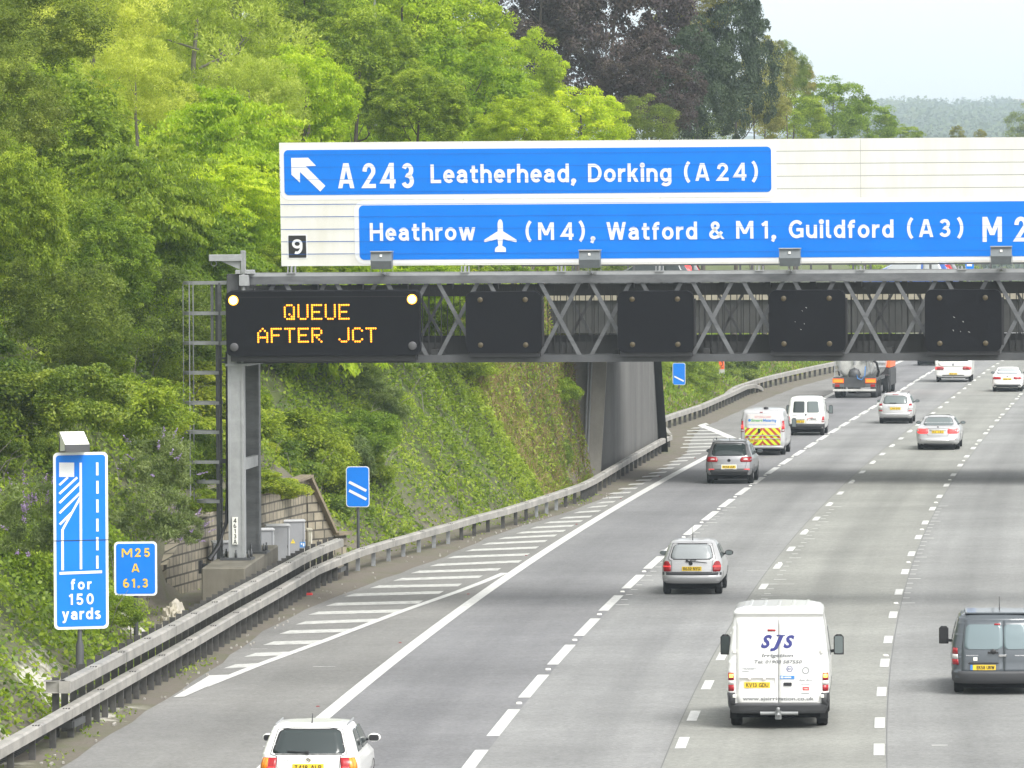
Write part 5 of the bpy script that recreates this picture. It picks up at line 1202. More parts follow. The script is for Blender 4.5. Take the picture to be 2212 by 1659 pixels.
m = MB(); m.lathe([(.06,-.034),(.048,-.034)], (.22, s.rear(.2,1.16), 1.16), 'Y', 18); rtext(m, s, 'BIA', .185, .255, 1.145, 1.175, .034, 0, .02); m.build('round_emblem', M['txt_blue'], r)
m = MB(); y = s.rear(.15, 1.0)-.034; m.box(.035, .315, y, y+.006, .965, 1.03); b_ = m.build('blue_sticker', M['txt_sky'], r); m = MB(); m.box(.05,.10,y-.003,y-.001,.98,1.015); m.box(.12,.25,y-.003,y-.001,.985,1.01); m.build('sticker_text', M['plate_white'], b_)
m = MB(); y = s.rear(.5, .77)-.034; m.box(.47, .59, y, y+.006, .745, .815); b_ = m.build('red_sticker', M['red_paint'], r); m = MB(); rtext(m, s, 'TORO', .485, .575, .765, .795, .0, 0, .04, dy=y-.003); m.build('sticker_text', M['plate_white'], b_)
m = MB(); m.tube([(-.35,-.98,.31),(.38,-.98,.31)], .035, 8); m.bar((0,-1.0,.22),(0,-1.0,.33),.07); m.bar((0,-.98,.28),(0,-1.12,.28),.05); m.lathe([(0,.44),(.035,.43),(.035,.38),(.02,.36),(.03,.30),(.06,.29)], (0,-1.12,0), n=12); m.box(-.06,.06,-1.06,-1.0,.20,.36); m.build('tow_bar', M['steel'], r)
m = MB()
for sx in (-1, 1): m.box(sx*.83-.12, sx*.83+.12, -.36, -.34, .16, .40)
m.build('mud_flap', M['rubber'], r)
for sx in (-1, 1): mirror(r, s, 2.78, 1.30, sx, 'black', True, 'glass_half_lit' if sx > 0 else 'glass')
for sx in (-1, 1): s.patch(rtrap(1.22, 1.78, 2.75, 3.75, 2.75, 3.25, .05), .006, 6, face=sx).build('side_window', M['glass'], r)
m = MB()
for k in range(5): x = -.55+.275*k; m.cbox(x-.03, x+.03, -.5, 1.3, 2.335, 2.352, .008)
m.build('roof_rib', M['car_white'], r)
# ---- 3 grey van, right edge
r, s = vehicle('small_van', 'slate grey van with pale glass doors cut off by the right edge', 'van', 2150, 1497, 116.0,
  [(.30,.10,4.25,.82),(.38,.02,4.33,.87),(.52,.0,4.36,.89),(.56,.05,4.36,.90),(.85,.06,4.3,.905),(.95,.07,4.0,.90),(1.08,.09,3.55,.89),(1.35,.15,3.0,.835),(1.60,.23,2.6,.775),(1.70,.28,2.4,.745),(1.765,.36,2.3,.69),(1.80,.5,2.2,.60),(1.815,.8,2.0,.45)], .90, 2.73, .315, .755, 'car_grey', bulge=.09, rr=.2, rf=.4, ww=.2)
s.patch([(.26,-.84,.84),(.34,-.90,.90),(.48,-.91,.91),(.54,-.905,.905)], .05).build('bumper', M['bumper_grey'], r)
for a, b, nm in ((-.70, .155, 'rear_door'), (.165, .70, 'rear_door')):
    s.patch([(z, a if a > -.5 else a+.07*max(0, (z-1.0)/.6), b if b < .5 else b-.07*max(0, (z-1.0)/.6)) for z in (.50,.6,.75,.9,1.05,1.2,1.4,1.55,1.66)], .014).build(nm, M['car_grey'], r)
s.patch(rtrap(1.02, 1.57, -.655, .148, -.60, .148, .10), .022).build('rear_window', M['glass_grey'], r); s.patch(rtrap(1.02, 1.57, .172, .665, .172, .61, .10), .022).build('rear_window', M['glass_grey'], r)
s.patch([(1.555,-.02,.10),(1.59,-.02,.10)], .03, 3).build('high_brake_light', M['red'], r)
light(r, s, [('red', [(.68,.76,.895),(.80,.77,.895)]), ('clear', [(.805,.775,.893),(.91,.78,.89)]), ('red', [(.915,.78,.89),(1.05,.785,.88)])])
plate(r, s, -.235, .565, .47, .115, 'EK58 URW', euro=True, yoff=.03)
m = MB(); y = s.rear(-.2, .72)-.03; m.cbox(-.56,.06,y,y+.06,.70,.735,.01); m.build('plate_lamp_bar', M['black'], r)
m = MB(); z = .955; m.cbox(-.16, .06, s.rear(0,z)-.05, s.rear(0,z), z-.025, z+.02, .01); m.lathe([(.06,-.04),(.055,-.05),(0,-.05)], (-.05, s.rear(0,z), z+.02), 'Y', 14); m.build('door_handle', M['black'], r)
m = MB(); z = .885; m.cbox(.06, .22, s.rear(.1,z)-.05, s.rear(.1,z), z-.02, z+.025, .01); m.build('door_hinge', M['chrome'], r)
m = MB(); rtext(m, s, 'PEUGEOT', -.60, -.35, .875, .897, .026, 0, .01); rtext(m, s, 'PARTNER', .40, .62, .875, .897, .026, 0, .01); m.build('lettering', M['chrome'], r)
m = MB(); y = s.rear(-.4, .81)-.022; m.box(-.46,-.375,y,y+.006,.77,.85); m.build('white_sticker', M['plate_white'], r)
for sx in (-1, 1): mirror(r, s, 2.25, 1.05, sx, 'black', True, 'black'); s.patch(rtrap(1.04, 1.50, 2.05, 3.0, 2.05, 2.65, .05), .006, 6, face=sx).build('side_window', M['glass'], r)
m = MB(); m.cbox(-.62,.62,-.48,.9,1.79,1.822,.01); m.build('roof_reflection_panel', M['car_grey'], r); antenna(r, .1, .3, 1.81, .3, -.5)  # added panel in body grey stands for the roof's sky reflection
for ch in r.children:
    if not ch.name.startswith('wheel') or 'arch' in ch.name: ch.scale.z = .925
# ---- 4 silver hatchback mid road
r, s = vehicle('hatchback_car', 'small silver hatchback on the second lane, plate R632, just past the gantry', 'car', 1497, 1282, 147.9,
  [(.30,.08,3.62,.72),(.36,.02,3.68,.77),(.50,.0,3.72,.80),(.60,.03,3.72,.805),(.70,.04,3.68,.80),(.84,.06,3.2,.785),(.92,.09,2.85,.765),(1.10,.20,2.5,.70),(1.28,.34,2.15,.63),(1.36,.43,1.98,.59),(1.40,.55,1.85,.53),(1.415,.75,1.6,.42)], .58, 2.443, .28, .68, 'car_silver', bulge=.10, rr=.2)
windows(r, s, rtrap(.945, 1.315, -.565, .565, -.46, .46, .09), 'glass_lit', [rtrap(.94, 1.28, .5, 1.2, .72, 1.2, .05), rtrap(.94, 1.28, 1.28, 2.45, 1.28, 1.98, .05)])
light(r, s, [('red', [(.615,.56,.745),(.67,.55,.765),(.78,.56,.765),(.86,.60,.74),(.89,.64,.70)]), ('red_lit', [(.735,.555,.76),(.765,.555,.76)])])
s.patch([(.34,-.74,.74),(.45,-.775,.775),(.52,-.78,.78)], .045).build('bumper', M['car_silver'], r); s.patch([(.525,-.78,.78),(.60,-.78,.78)], .03).build('bumper_strip', M['bumper_grey'], r)
plate(r, s, .0, .635, .52, .112, 'R632 NYG'); wiper(r, s, .905, -.13, .40, -.06); badge(r, s, -.03, .83, .055, 'black')
m = MB(); m.tube([(-.10, s.rear(0,.89)-.03, .87), (0, s.rear(0,.93)-.04, .925), (.12, s.rear(0,.92)-.04, .92)], .012, 6); m.build('washer_pipe', M['black'], r)
for sx in (-1, 1): mirror(r, s, 1.75, .93, sx, 'black' if sx > 0 else 'car_silver')
antenna(r, 0, .05, 1.41, .35, -.2)
gap(r, s, [(0,.605),(.53,.605),(.545,.90),(.63,.94),(.52,1.335),(0,1.35)])
# ---- 5 silver off-roader
r, s = vehicle('off_road_car', 'silver off road car with black rear window below the bridge shadow', 'car', 1578, 1043, 212.0,
  [(.34,.10,4.3,.80),(.42,.03,4.38,.86),(.58,.0,4.42,.895),(.75,.02,4.42,.90),(.95,.05,4.2,.89),(1.02,.08,3.6,.87),(1.10,.12,3.2,.84),(1.30,.26,2.8,.765),(1.50,.42,2.4,.695),(1.58,.40,2.25,.66),(1.63,.55,2.1,.60),(1.65,.8,1.9,.48)], .83, 2.604, .345, .765, 'car_silver_d', bulge=.11, rr=.24, ww=.225)
windows(r, s, rtrap(1.09, 1.51, -.66, .66, -.57, .57, .07), 'glass', [rtrap(1.08, 1.46, .6, 1.3, .9, 1.3, .05), rtrap(1.08, 1.46, 1.36, 2.2, 1.36, 2.2, .04), rtrap(1.08, 1.46, 2.26, 3.05, 2.26, 2.6, .05)])
light(r, s, [('red', [(.84,.45,.83),(.90,.42,.86),(.98,.44,.86),(1.03,.50,.83)]), ('clear', [(.915,.55,.70),(.965,.55,.70)])])
s.patch([(.34,-.82,.82),(.45,-.885,.885),(.56,-.89,.89)], .03).build('bumper', M['bumper_dark'], r); light(r, s, [('red_lit', [(.545,.56,.78),(.575,.56,.78)])], name='reflector')
plate(r, s, .0, .60, .52, .112, 'RE58 UUF', frame='plate_white'); badge(r, s, .0, .90, .06, 'black')
for sx in (-1, 1): mirror(r, s, 2.35, 1.08, sx, 'car_silver_d' if sx > 0 else 'black')
m = MB()
for sx in (-1, 1): m.tube([(sx*.62, -.35, 1.58), (sx*.62, -.25, 1.67), (sx*.62, 1.3, 1.69), (sx*.62, 1.5, 1.62)], .02, 6)
m.build('roof_rail', M['steel_pale'], r); antenna(r, 0, -.2, 1.63, .12)
gap(r, s, [(0,.575),(.60,.575),(.66,.80),(.72,1.06),(.64,1.50),(0,1.55)])
# ---- 6 chevron van
def chevrons(root, sh, z0, z1, hw, off):
    """red and yellow sloping bands meeting in an inverted V"""
    bw = .15; my = MB(); mr = MB(); nz = 10; nx = 46
    for mb, keep in ((my, 1), (mr, 0)):
        for side in (-1, 1):
            zs = np.linspace(z0, z1, nz+1)
            for k in range(-12, 14):
                if (k % 2) != keep: continue
                pts = []
                for i in range(nz):
                    za, zb_ = zs[i], zs[i+1]; q = []
                    for z, e in ((za, 0), (za, 1), (zb_, 1), (zb_, 0)):
                        x = (k+e)*bw-(z-z0)*1.0+.05; q.append((min(max(x, 0), hw), z))
                    if abs(q[0][0]-q[1][0]) < 1e-4 and abs(q[2][0]-q[3][0]) < 1e-4: continue
                    mb.add([(side*x, sh.rear(side*x, z)-off, z) for x, z in q], [(0,1,2,3)])
    my.build('yellow_chevrons', M['chev_yel'], root); mr.build('red_chevrons', M['chev_red'], root)
r, s = vehicle('panel_van', 'silver van with red and yellow chevrons and smart metering lettering', 'van', 1651, 982, 238.7,
  [(.32,.08,4.7,.84),(.40,.02,4.75,.90),(.55,.0,4.78,.935),(.9,.03,4.7,.945),(1.1,.05,4.2,.94),(1.3,.09,3.7,.925),(1.6,.14,3.2,.89),(1.85,.19,2.8,.85),(1.91,.25,2.7,.82),(1.955,.4,2.6,.73),(1.97,.7,2.4,.58)], 1.0, 3.098, .33, .80, 'car_silver', bulge=.04, rr=.10, ww=.215)
chevrons(r, s, .44, 1.24, .76, .016); s.patch(rtrap(1.17, 1.76, -.74, .74, -.70, .70, .07), .020).build('rear_panel', M['clear'], r)
s.patch([(.30,-.88,.88),(.40,-.90,.90)], .06).build('bumper', M['car_silver'], r)
m = MB()
for z in (.72, .86): m.box(-.74, .74, s.rear(0,z)-.035, s.rear(0,z)-.01, z-.016, z+.016)
m.bar((0, s.rear(0,.44)-.022, .44), (0, s.rear(0,1.8)-.022, 1.8), .012, .01); m.build('door_trim', M['car_silver'], r)
light(r, s, [('red', [(1.02,.80,.935),(1.2,.81,.93),(1.48,.83,.91)]), ('red_lit', [(1.16,.81,.925),(1.30,.815,.92)]), ('clear', [(1.05,.81,.925),(1.10,.81,.925)])])
plate(r, s, -.40, .60, .52, .112, 'DY10 OHD', yoff=.03)
m = MB(); rtext(m, s, 'Smart', -.50, .0, 1.44, 1.56, .026, .15, .03); m.build('sign_writing', M['txt_green'], r); m = MB(); rtext(m, s, 'Metering', .01, .60, 1.40, 1.56, .026, .15, .03); rtext(m, s, 'helping you save energy and money', -.60, .56, 1.285, 1.335, .026); m.build('sign_writing', M['txt_sky'], r)
m = MB(); rtext(m, s, 'working on behalf of your supplier', -.36, .36, 1.655, 1.69, .026); rtext(m, s, 'for a smarter home', -.34, .34, 1.60, 1.635, .026); m.build('sign_writing', M['red_paint'], r)
m = MB(); m.lathe([(.06,-.028),(.0,-.03)], (-.56, s.rear(.5,1.5), 1.5), 'Y', 14); m.build('round_emblem', M['txt_sky'], r)
s.patch([(1.825,-.12,0),(1.855,-.12,0)], .02, 3).build('high_brake_light', M['red'], r)
m = MB(); z = 1.06; m.cbox(-.20, -.10, s.rear(0,z)-.06, s.rear(0,z), z-.09, z+.09, .02); m.build('door_handle', M['black'], r)
m = MB(); m.lathe([(.10,0),(.10,.06),(.06,.09),(0,.1)], (.12,-.45,1.965), n=14); m.build('roof_vent', M['black'], r)
for sx in (-1, 1): mirror(r, s, 3.0, 1.2, sx, 'black', True); s.patch(rtrap(1.15, 1.6, 2.9, 3.9, 2.9, 3.3, .05), .006, 6, face=sx).build('side_window', M['glass'], r)
# ---- 7 small white van
r, s = vehicle('small_van', 'small white van with two rear windows ahead of the chevron van', 'van', 1743, 939, 261,
  [(.30,.10,4.0,.78),(.38,.03,4.08,.83),(.55,.0,4.12,.85),(.9,.03,3.9,.86),(1.0,.05,3.5,.855),(1.3,.11,2.9,.81),(1.6,.19,2.5,.755),(1.72,.24,2.3,.72),(1.785,.34,2.2,.66),(1.81,.6,2.0,.52)], .72, 2.69, .305, .72, 'car_white', bulge=.05, rr=.12, ww=.19)
for a, b in ((-.60, -.06), (.06, .62)): s.patch(rtrap(1.08, 1.60, a, b, a+.04 if a < 0 else a, b if a < 0 else b-.05, .05), .016).build('rear_window', M['glass_half_lit'] if a > 0 else M['glass'], r)
s.patch([(.30,-.80,.80),(.42,-.87,.87),(.56,-.875,.875)], .05).build('bumper', M['bumper_dark'], r)
light(r, s, [('red', [(.62,.73,.855),(.75,.74,.855),(.90,.76,.845)]), ('clear', [(.66,.745,.85),(.71,.745,.85)])])
plate(r, s, -.30, .60, .48, .11, 'YD02 ZJJ', yoff=.03)
m = MB(); m.bar((.0, s.rear(0,.58)-.012, .58), (.0, s.rear(0,1.7)-.012, 1.7), .012, .012); m.cbox(-.03,.03,s.rear(0,.98)-.04,s.rear(0,.98),.94,1.02,.01); m.box(-.56,-.06,s.rear(0,.74)-.03,s.rear(0,.74),.735,.755); m.build('door_trim', M['bumper_dark'], r)
m = MB(); rtext(m, s, 'ALMARK', .20, .50, .745, .80, .016, .2, .04); rtext(m, s, 'fencing supplies', .16, .58, .68, .71, .016); rtext(m, s, 'Citroen', -.62, -.38, .93, .965, .016); rtext(m, s, 'Berlingo', .33, .56, .93, .965, .016); m.build('lettering', M['txt_black'], r)
m = MB(); m.tube([(.10,s.rear(.1,.70)-.018,.70),(.06,s.rear(.1,.76)-.018,.77),(.18,s.rear(.1,.82)-.018,.825),(.34,s.rear(.3,.82)-.018,.83)], .012, 6); m.build('red_swoosh', M['red_paint'], r)
for sx in (-1, 1): mirror(r, s, 2.1, 1.08, sx, 'black', True); s.patch(rtrap(1.05, 1.52, 2.0, 3.0, 2.0, 2.6, .05), .006, 6, face=sx).build('side_window', M['glass'], r)
# ---- 8 silver estate
r, s = vehicle('estate_car', 'silver estate car with tall split tail lights beside the tanker', 'car', 1936, 914, 276,
  [(.28,.10,4.1,.76),(.36,.02,4.18,.82),(.55,.0,4.2,.855),(.8,.03,4.1,.855),(.92,.06,3.4,.84),(1.0,.1,3.0,.82),(1.2,.22,2.6,.74),(1.38,.36,2.2,.67),(1.45,.36,2.0,.63),(1.49,.5,1.9,.56),(1.505,.8,1.7,.45)], .85, 2.575, .30, .72, 'car_silver', bulge=.10, rr=.2)
windows(r, s, rtrap(1.0, 1.36, -.60, .60, -.52, .52, .07), 'glass_half_lit', [rtrap(.98, 1.34, .6, 1.3, .8, 1.3, .05), rtrap(.98, 1.34, 1.36, 2.9, 1.36, 2.4, .05)])
light(r, s, [('red', [(.90,.66,.82),(1.0,.64,.79)]), ('clear', [(.72,.63,.83),(.89,.66,.825)]), ('red', [(.62,.64,.80),(.68,.64,.82)])])
s.patch([(.30,-.78,.78),(.45,-.84,.84),(.56,-.845,.845)], .03).build('bumper', M['car_silver'], r); plate(r, s, 0, .70, .52, .112, 'LJ60 RYD'); s.patch([(.835,-.36,.36),(.855,-.36,.36)], .02).build('boot_trim', M['chrome'], r); s.patch([(.26,-.55,.55),(.31,-.6,.6)], .035).build('valance', M['bumper_dark'], r); wiper(r, s, 1.02, 0, -.28, .02)
s.patch([(1.425,-.14,.14),(1.45,-.14,.14)], .02, 3).build('high_brake_light', M['red'], r)
for sx in (-1, 1): mirror(r, s, 2.3, .98, sx, 'bumper_grey')
m = MB()
for sx in (-1, 1): m.tube([(sx*.58,-.3,1.47),(sx*.58,1.4,1.53)], .018, 6)
m.build('roof_rail', M['bumper_grey'], r)
gap(r, s, [(0,.57),(.60,.57),(.63,.9),(.68,1.0),(.56,1.40),(0,1.43)])
# ---- 9 silver saloon
r, s = vehicle('saloon_car', 'silver executive saloon with wide red tail lights on the third lane', 'car', 2028, 970, 243.4,
  [(.24,.12,5.0,.83),(.32,.03,5.06,.90),(.50,.0,5.08,.94),(.72,.04,5.05,.95),(.88,.07,4.6,.94),(.97,.12,3.9,.90),(1.0,.30,3.6,.87),(1.03,.62,3.4,.84),(1.18,1.0,3.0,.76),(1.35,1.42,2.5,.68),(1.42,1.65,2.35,.62),(1.46,1.9,2.2,.52),(1.47,2.0,2.15,.45)], 1.1, 3.07, .33, .79, 'car_silver', bulge=.14, rr=.25, ww=.24)
windows(r, s, rtrap(1.07, 1.375, -.66, .66, -.54, .54, .08), 'glass_half_lit', [rtrap(1.04, 1.36, 1.2, 2.0, 1.6, 2.0, .05), rtrap(1.04, 1.36, 2.06, 3.3, 2.06, 2.6, .05)])
light(r, s, [('red_lit', [(.72,.46,.83),(.76,.42,.90),(.90,.42,.90),(.93,.5,.86)])]); s.patch([(.935,-.5,.5),(.955,-.5,.5)], .03).build('boot_lip', M['car_silver'], r)
plate(r, s, 0, .735, .52, .112, 'M2 CXC'); s.patch([(.28,-.80,.80),(.40,-.90,.90),(.52,-.925,.925)], .03).build('bumper', M['car_silver'], r); s.patch([(.40,-.52,.52),(.425,-.52,.52)], .045).build('bumper_trim', M['chrome'], r); s.patch([(.22,-.60,.60),(.28,-.62,.62)], .04).build('valance', M['bumper_dark'], r)
light(r, s, [('red', [(.455,.55,.78),(.475,.55,.78)])], name='reflector'); badge(r, s, 0, .985, .045, 'black'); s.patch([(.865,-.36,.36),(.885,-.36,.36)], .02).build('boot_trim', M['chrome'], r)
for sx in (-1, 1): mirror(r, s, 2.6, 1.02, sx, 'bumper_grey')
gap(r, s, [(0,.62),(.42,.62),(.47,.72),(.50,.95)])
# ---- 10 white saloon
r, s = vehicle('saloon_car', 'white saloon on the third lane near the right edge', 'car', 2177, 845, 328.5,
  [(.24,.12,4.6,.78),(.32,.03,4.66,.86),(.50,.0,4.7,.90),(.72,.04,4.65,.91),(.88,.07,4.2,.90),(.97,.12,3.6,.86),(1.0,.26,3.4,.83),(1.03,.5,3.2,.80),(1.18,.85,2.8,.73),(1.33,1.22,2.4,.65),(1.39,1.4,2.2,.6),(1.43,1.65,2.05,.5),(1.44,1.75,2.0,.43)], 1.0, 2.81, .32, .76, 'car_white', bulge=.13, rr=.25, ww=.23)
windows(r, s, rtrap(1.06, 1.34, -.63, .63, -.52, .52, .08), 'glass_lit', [rtrap(1.04, 1.32, 1.1, 1.8, 1.4, 1.8, .05), rtrap(1.04, 1.32, 1.86, 3.1, 1.86, 2.4, .05)])
light(r, s, [('red', [(.74,.40,.80),(.80,.36,.86),(.89,.38,.86)])]); plate(r, s, 0, .70, .5, .11, 'WM57 JHO'); s.patch([(.26,-.70,.70),(.36,-.80,.80),(.44,-.74,.74)], .03).build('bumper_insert', M['bumper_dark'], r); badge(r, s, 0, .90, .05, 'txt_grey'); s.patch([(.96,-.6,.6),(.975,-.6,.6)], .02).build('boot_lip', M['car_white'], r)
for sx in (-1, 1): mirror(r, s, 2.4, 1.0, sx, 'bumper_grey')
# ---- 11 dark car far ahead
r, s = vehicle('saloon_car', 'near black car far ahead in lane one, left of the caravan', 'car', 2008, 789, 392,
  [(.26,.1,4.4,.78),(.34,.02,4.45,.86),(.6,.0,4.5,.89),(.85,.05,4.2,.89),(.95,.1,3.5,.86),(1.05,.4,3.1,.8),(1.3,.9,2.5,.66),(1.4,1.2,2.2,.58),(1.43,1.5,2.0,.48)], .95, 2.7, .31, .74, 'car_dark', bulge=.1, rr=.2)
windows(r, s, rtrap(1.07, 1.33, -.62, .62, -.52, .52, .08), 'glass'); light(r, s, [('red', [(.75,.5,.85),(.88,.5,.85)])]); plate(r, s, 0, .62, .5, .11, 'LK07 VNE'); s.patch([(.52,-.8,.8),(.54,-.8,.8)], .02).build('boot_trim', M['chrome'], r)
# ---- 12 white caravan
r, s = vehicle('touring_caravan', 'big white touring caravan in the second lane under the gantry beam', 'caravan', 2061, 824, 350,
  [(.36,.10,5.9,1.05),(.44,.02,6.0,1.12),(.9,.0,6.1,1.14),(1.2,.02,6.1,1.145),(1.6,.12,6.0,1.14),(2.2,.16,5.8,1.12),(2.45,.2,5.5,1.08),(2.55,.35,5.2,1.0),(2.6,.6,4.9,.85)], 1.5, 2.6, .33, 1.0, 'car_white', bulge=.06, rr=.14, rf=.4, ww=.2)
s.patch([(1.32,-.9,.9),(1.36,-.93,.93),(1.85,-.9,.9),(1.9,-.86,.86)], .02).build('rear_window', M['glass'], r); light(r, s, [('red', [(.78,.62,1.12),(.90,.58,1.13),(.99,.66,1.12)]), ('red_lit', [(.82,1.0,1.12),(.94,1.0,1.125)]), ('clear', [(.83,.66,.82),(.93,.66,.82)])])
s.patch([(.98,-.64,.64),(1.06,-.9,.9),(1.3,-1.0,1.0)], .012).build('locker_panel', M['plate_white'], r); plate(r, s, .0, .48, .5, .11, 'WU59 XJK', yoff=.03); s.patch([(.32,-.9,.9),(.40,-1.08,1.08),(.45,-1.1,1.1)], .04).build('bumper', M['car_white'], r); s.patch([(.41,-.66,.66),(.455,-.7,.7)], .06).build('bumper_slot', M['bumper_dark'], r)
m = MB(); m.lathe([(.09,-.02),(0,-.025)], (0, s.rear(0,1.12), 1.12), 'Y', 16); m.build('oval_emblem', M['txt_grey'], r); m = MB(); m.bar((-.75,-1.4,.24),(.75,-1.4,.24),.05); m.bar((.05,-1.45,.36),(-.1,-1.4,.24),.04); m.build('rear_step', M['steel_pale'], r)
# ---- 13, 14 cars on the bridge
def bridge_car(label, px, Yb, paint, glass, layers, wb, roofmat=None, red=False, L=4.0):
    c = P(px, 640, Yb); r = thing('hatchback_car', label, 'car', (c.x, Yb, DK+.052), R_(90)-math.atan(BRS)*-1); s = Shell(layers, .65, .07, .2); s.mesh().build('body', M[paint], r)
    for x in (-.72, .72):
        for y in (0, wb): wheel(r, x, y, .31, .2)
    for sx in (-1, 1):
        s.patch(rtrap(.98, 1.38, .5, 1.25, .72, 1.25, .05), .006, 6, face=sx).build('side_window', M[glass], r); s.patch(rtrap(.98, 1.38, 1.33, 2.75, 1.33, 2.2, .05), .006, 6, face=sx).build('side_window', M[glass], r)
    m = MB(); m.box(-.7,.7,-.4,3.2,.2,.34); m.build('underbody', M['under'], r); windows(r, s, rtrap(1.02, 1.36, -.58, .58, -.5, .5, .07), 'glass')
    light(r, s, [('red_lit' if red else 'red', [(.86,.60,.80),(1.0,.56,.79),(1.2,.56,.74)])])
    if roofmat: m = MB(); m.cbox(-.55,.55,-.1,1.4,1.50,1.535,.012); m.build('pale_roof', M[roofmat], r)
    return r
LY = [(.28,.08,3.9,.76),(.36,.01,4.0,.82),(.6,.0,4.03,.845),(.85,.04,3.8,.845),(.95,.08,3.3,.83),(1.0,.1,3.05,.81),(1.25,.24,2.5,.73),(1.42,.36,2.1,.66),(1.48,.45,1.95,.6),(1.52,.7,1.75,.47)]
bridge_car('bright blue hatchback with white roof crossing the bridge', 2035, 213, 'car_blue', 'glass_lit', LY, 2.5, 'car_white')
bridge_car('dark grey hatchback with red tail light crossing the bridge', 1476, 216.5, 'car_grey', 'glass', LY, 2.5, None, True)
# ---- 15 tanker lorry
Yt = 318.5; u, v = unroll(1850, 858); tk = thing('tanker_lorry', 'white tanker lorry with orange marker boards and orange cab', 'lorry', (u*Yt/KPX, Yt, 0), yaw(Yt)-.03)
m = MB(); n = 28; V = []; prof = [(-1.0,.5),(-.985,.92),(-.94,1.03),(-.84,1.09),(-.6,1.12),(8.0,1.12),(8.3,1.0),(8.4,.6)]
for y, rr_ in prof:
    for k in range(n): a = 2*math.pi*k/n; V.append((rr_*1.02*math.cos(a), y, 2.16-.02*y+rr_*1.04*math.sin(a)))
F = [(i*n+k, i*n+(k+1) % n, (i+1)*n+(k+1) % n, (i+1)*n+k) for i in range(len(prof)-1) for k in range(n)]
m.add(V, F, True); m.add(V[:n], [tuple(range(n-1,-1,-1))]); m.add(V[-n:], [tuple(range(n))]); tnk = m.build('tank', M['tank'], tk)
m = MB()
for y in (.1, 2.2, 4.4, 6.4): m.lathe([(1.14,-.05),(1.17,-.03),(1.17,.03),(1.14,.05)], (0, y, 2.16-.02*y), 'Y', 28)
m.build('tank_band', M['steel_pale'], tnk)
m = MB(); m.lathe([(.31,-1.28),(.35,-1.26),(.35,-1.16),(.30,-1.14),(.30,-.9)], (.0,0,1.36), 'Y', 20); m.lathe([(0,-1.30),(.30,-1.29),(.30,-1.2)], (0,0,1.36), 'Y', 20)
for k in range(8): a = k*math.pi/4; m.cbox(.35*math.cos(a)-.03,.35*math.cos(a)+.03,-1.3,-1.12,1.36+.35*math.sin(a)-.03,1.36+.35*math.sin(a)+.03,.01)
m.build('manway', M['steel_dark'], tk)
m = MB(); m.tube([(0,-1.15,1.9),(0,-1.2,2.3),(0,-1.15,2.6)], .07, 8); m.tube([(.35,-1.1,2.15),(.9,-1.15,2.15),(1.05,-1.1,2.1)], .05, 8); m.tube([(.75,-1.12,1.5),(.75,-1.15,2.7)], .035, 8); m.tube([(.95,-1.12,1.4),(.95,-1.12,2.5)], .03, 8)
for x, z in ((0,2.1),(.5,2.15),(.75,2.3),(.95,1.9)): m.cbox(x-.07,x+.07,-1.24,-1.05,z-.07,z+.07,.02)
m.build('valve_pipework', M['steel_pale'], tk)
m = MB(); m.tube([(1.0,-1.05,2.15),(1.25,-1.0,2.0),(1.35,-.8,1.5),(1.25,-.7,1.2)], .07, 8); m.tube([(-.9,-1.1,1.5),(-.85,-1.2,1.3)], .06, 8); m.build('black_hose', M['rubber'], tk)
m = MB(); m.tube([(.1,-1.25,1.45),(.2,-1.35,1.12),(.42,-1.35,1.05),(.6,-1.25,1.3),(.62,-1.15,1.8)], .03, 8); m.build('blue_hose', M['txt_sky'], tk)
m = MB()
for x in (-1.13,-.83): m.bar((x,-1.12,1.2),(x,-1.05,3.6),.05)
for z in np.arange(1.3, 3.6, .3): m.bar((-1.13,-1.1,z),(-.83,-1.1,z),.04)
m.build('ladder', M['steel_pale'], tk)
m = MB(); m.box(-1.2,1.2,-1.3,-.2,1.0,1.2); m.box(-.45,-.3,-1.2,10.5,.75,1.05); m.box(.3,.45,-1.2,10.5,.75,1.05); m.box(-1.1,1.1,-1.25,-1.1,.62,.95); m.box(-.65,.6,-1.29,-1.26,.88,1.02); m.box(1.0,1.15,-.8,6,.95,1.15); m.box(-1.15,-1.0,-.8,6,.95,1.15); m.build('chassis', M['steel_dark'], tk)
m = MB(); m.box(-1.22,1.22,-1.38,-1.26,.40,.53); m.build('bumper_bar', M['tank'], tk)
m = MB(); m.box(-.62,.58,-1.31,-1.28,.60,.86); m.build('number_board', M['steel_dark'], tk)
for x0, x1 in ((-1.24,-.60),(.62,1.24)):
    q = MB(); q.cbox(x0,x1,-1.36,-1.30,.86,1.12,.01); bd = q.build('marker_board', M['orange'], tk); q = MB(); q.box(x0+.05,x1-.05,-1.366,-1.361,.91,1.07); q.build('yellow_field', mat('marker_amber', (.85,.36,.02), .4), bd)
    q = MB(); q.cbox(x0,x1,-1.35,-1.30,.62,.82,.01); lc_ = q.build('lamp_cluster', M['steel_mid'], tk); q = MB(); xm = x0+.14 if x0 < 0 else x1-.32; q.cbox(xm,xm+.26,-1.37,-1.34,.65,.79,.02); q.build('tail_light', M['red'], lc_)
def lorry_wheel(x, y): wheel(tk, x, y, .5, .34, 'steel_dark')
for y in (-.05, 1.3, 2.6, 8.3, 9.6, 12.4):
    for x in (-1.02, 1.02): lorry_wheel(x, y)
m = MB()
for y in (-.05, 1.3, 2.6, 8.3): 
    for x in (-1.02, 1.02): m.lathe([(.60,-.2),(.60,.2)], (x, y, .5), 'X', 20) if False else m.box(x-.18,x+.18,y-.55,y+.55,1.03,1.07)
m.box(-1.2,-.86,-.58,-.55,.25,.8); m.box(.86,1.2,-.58,-.55,.25,.8); m.build('mudguard', M['black'], tk)
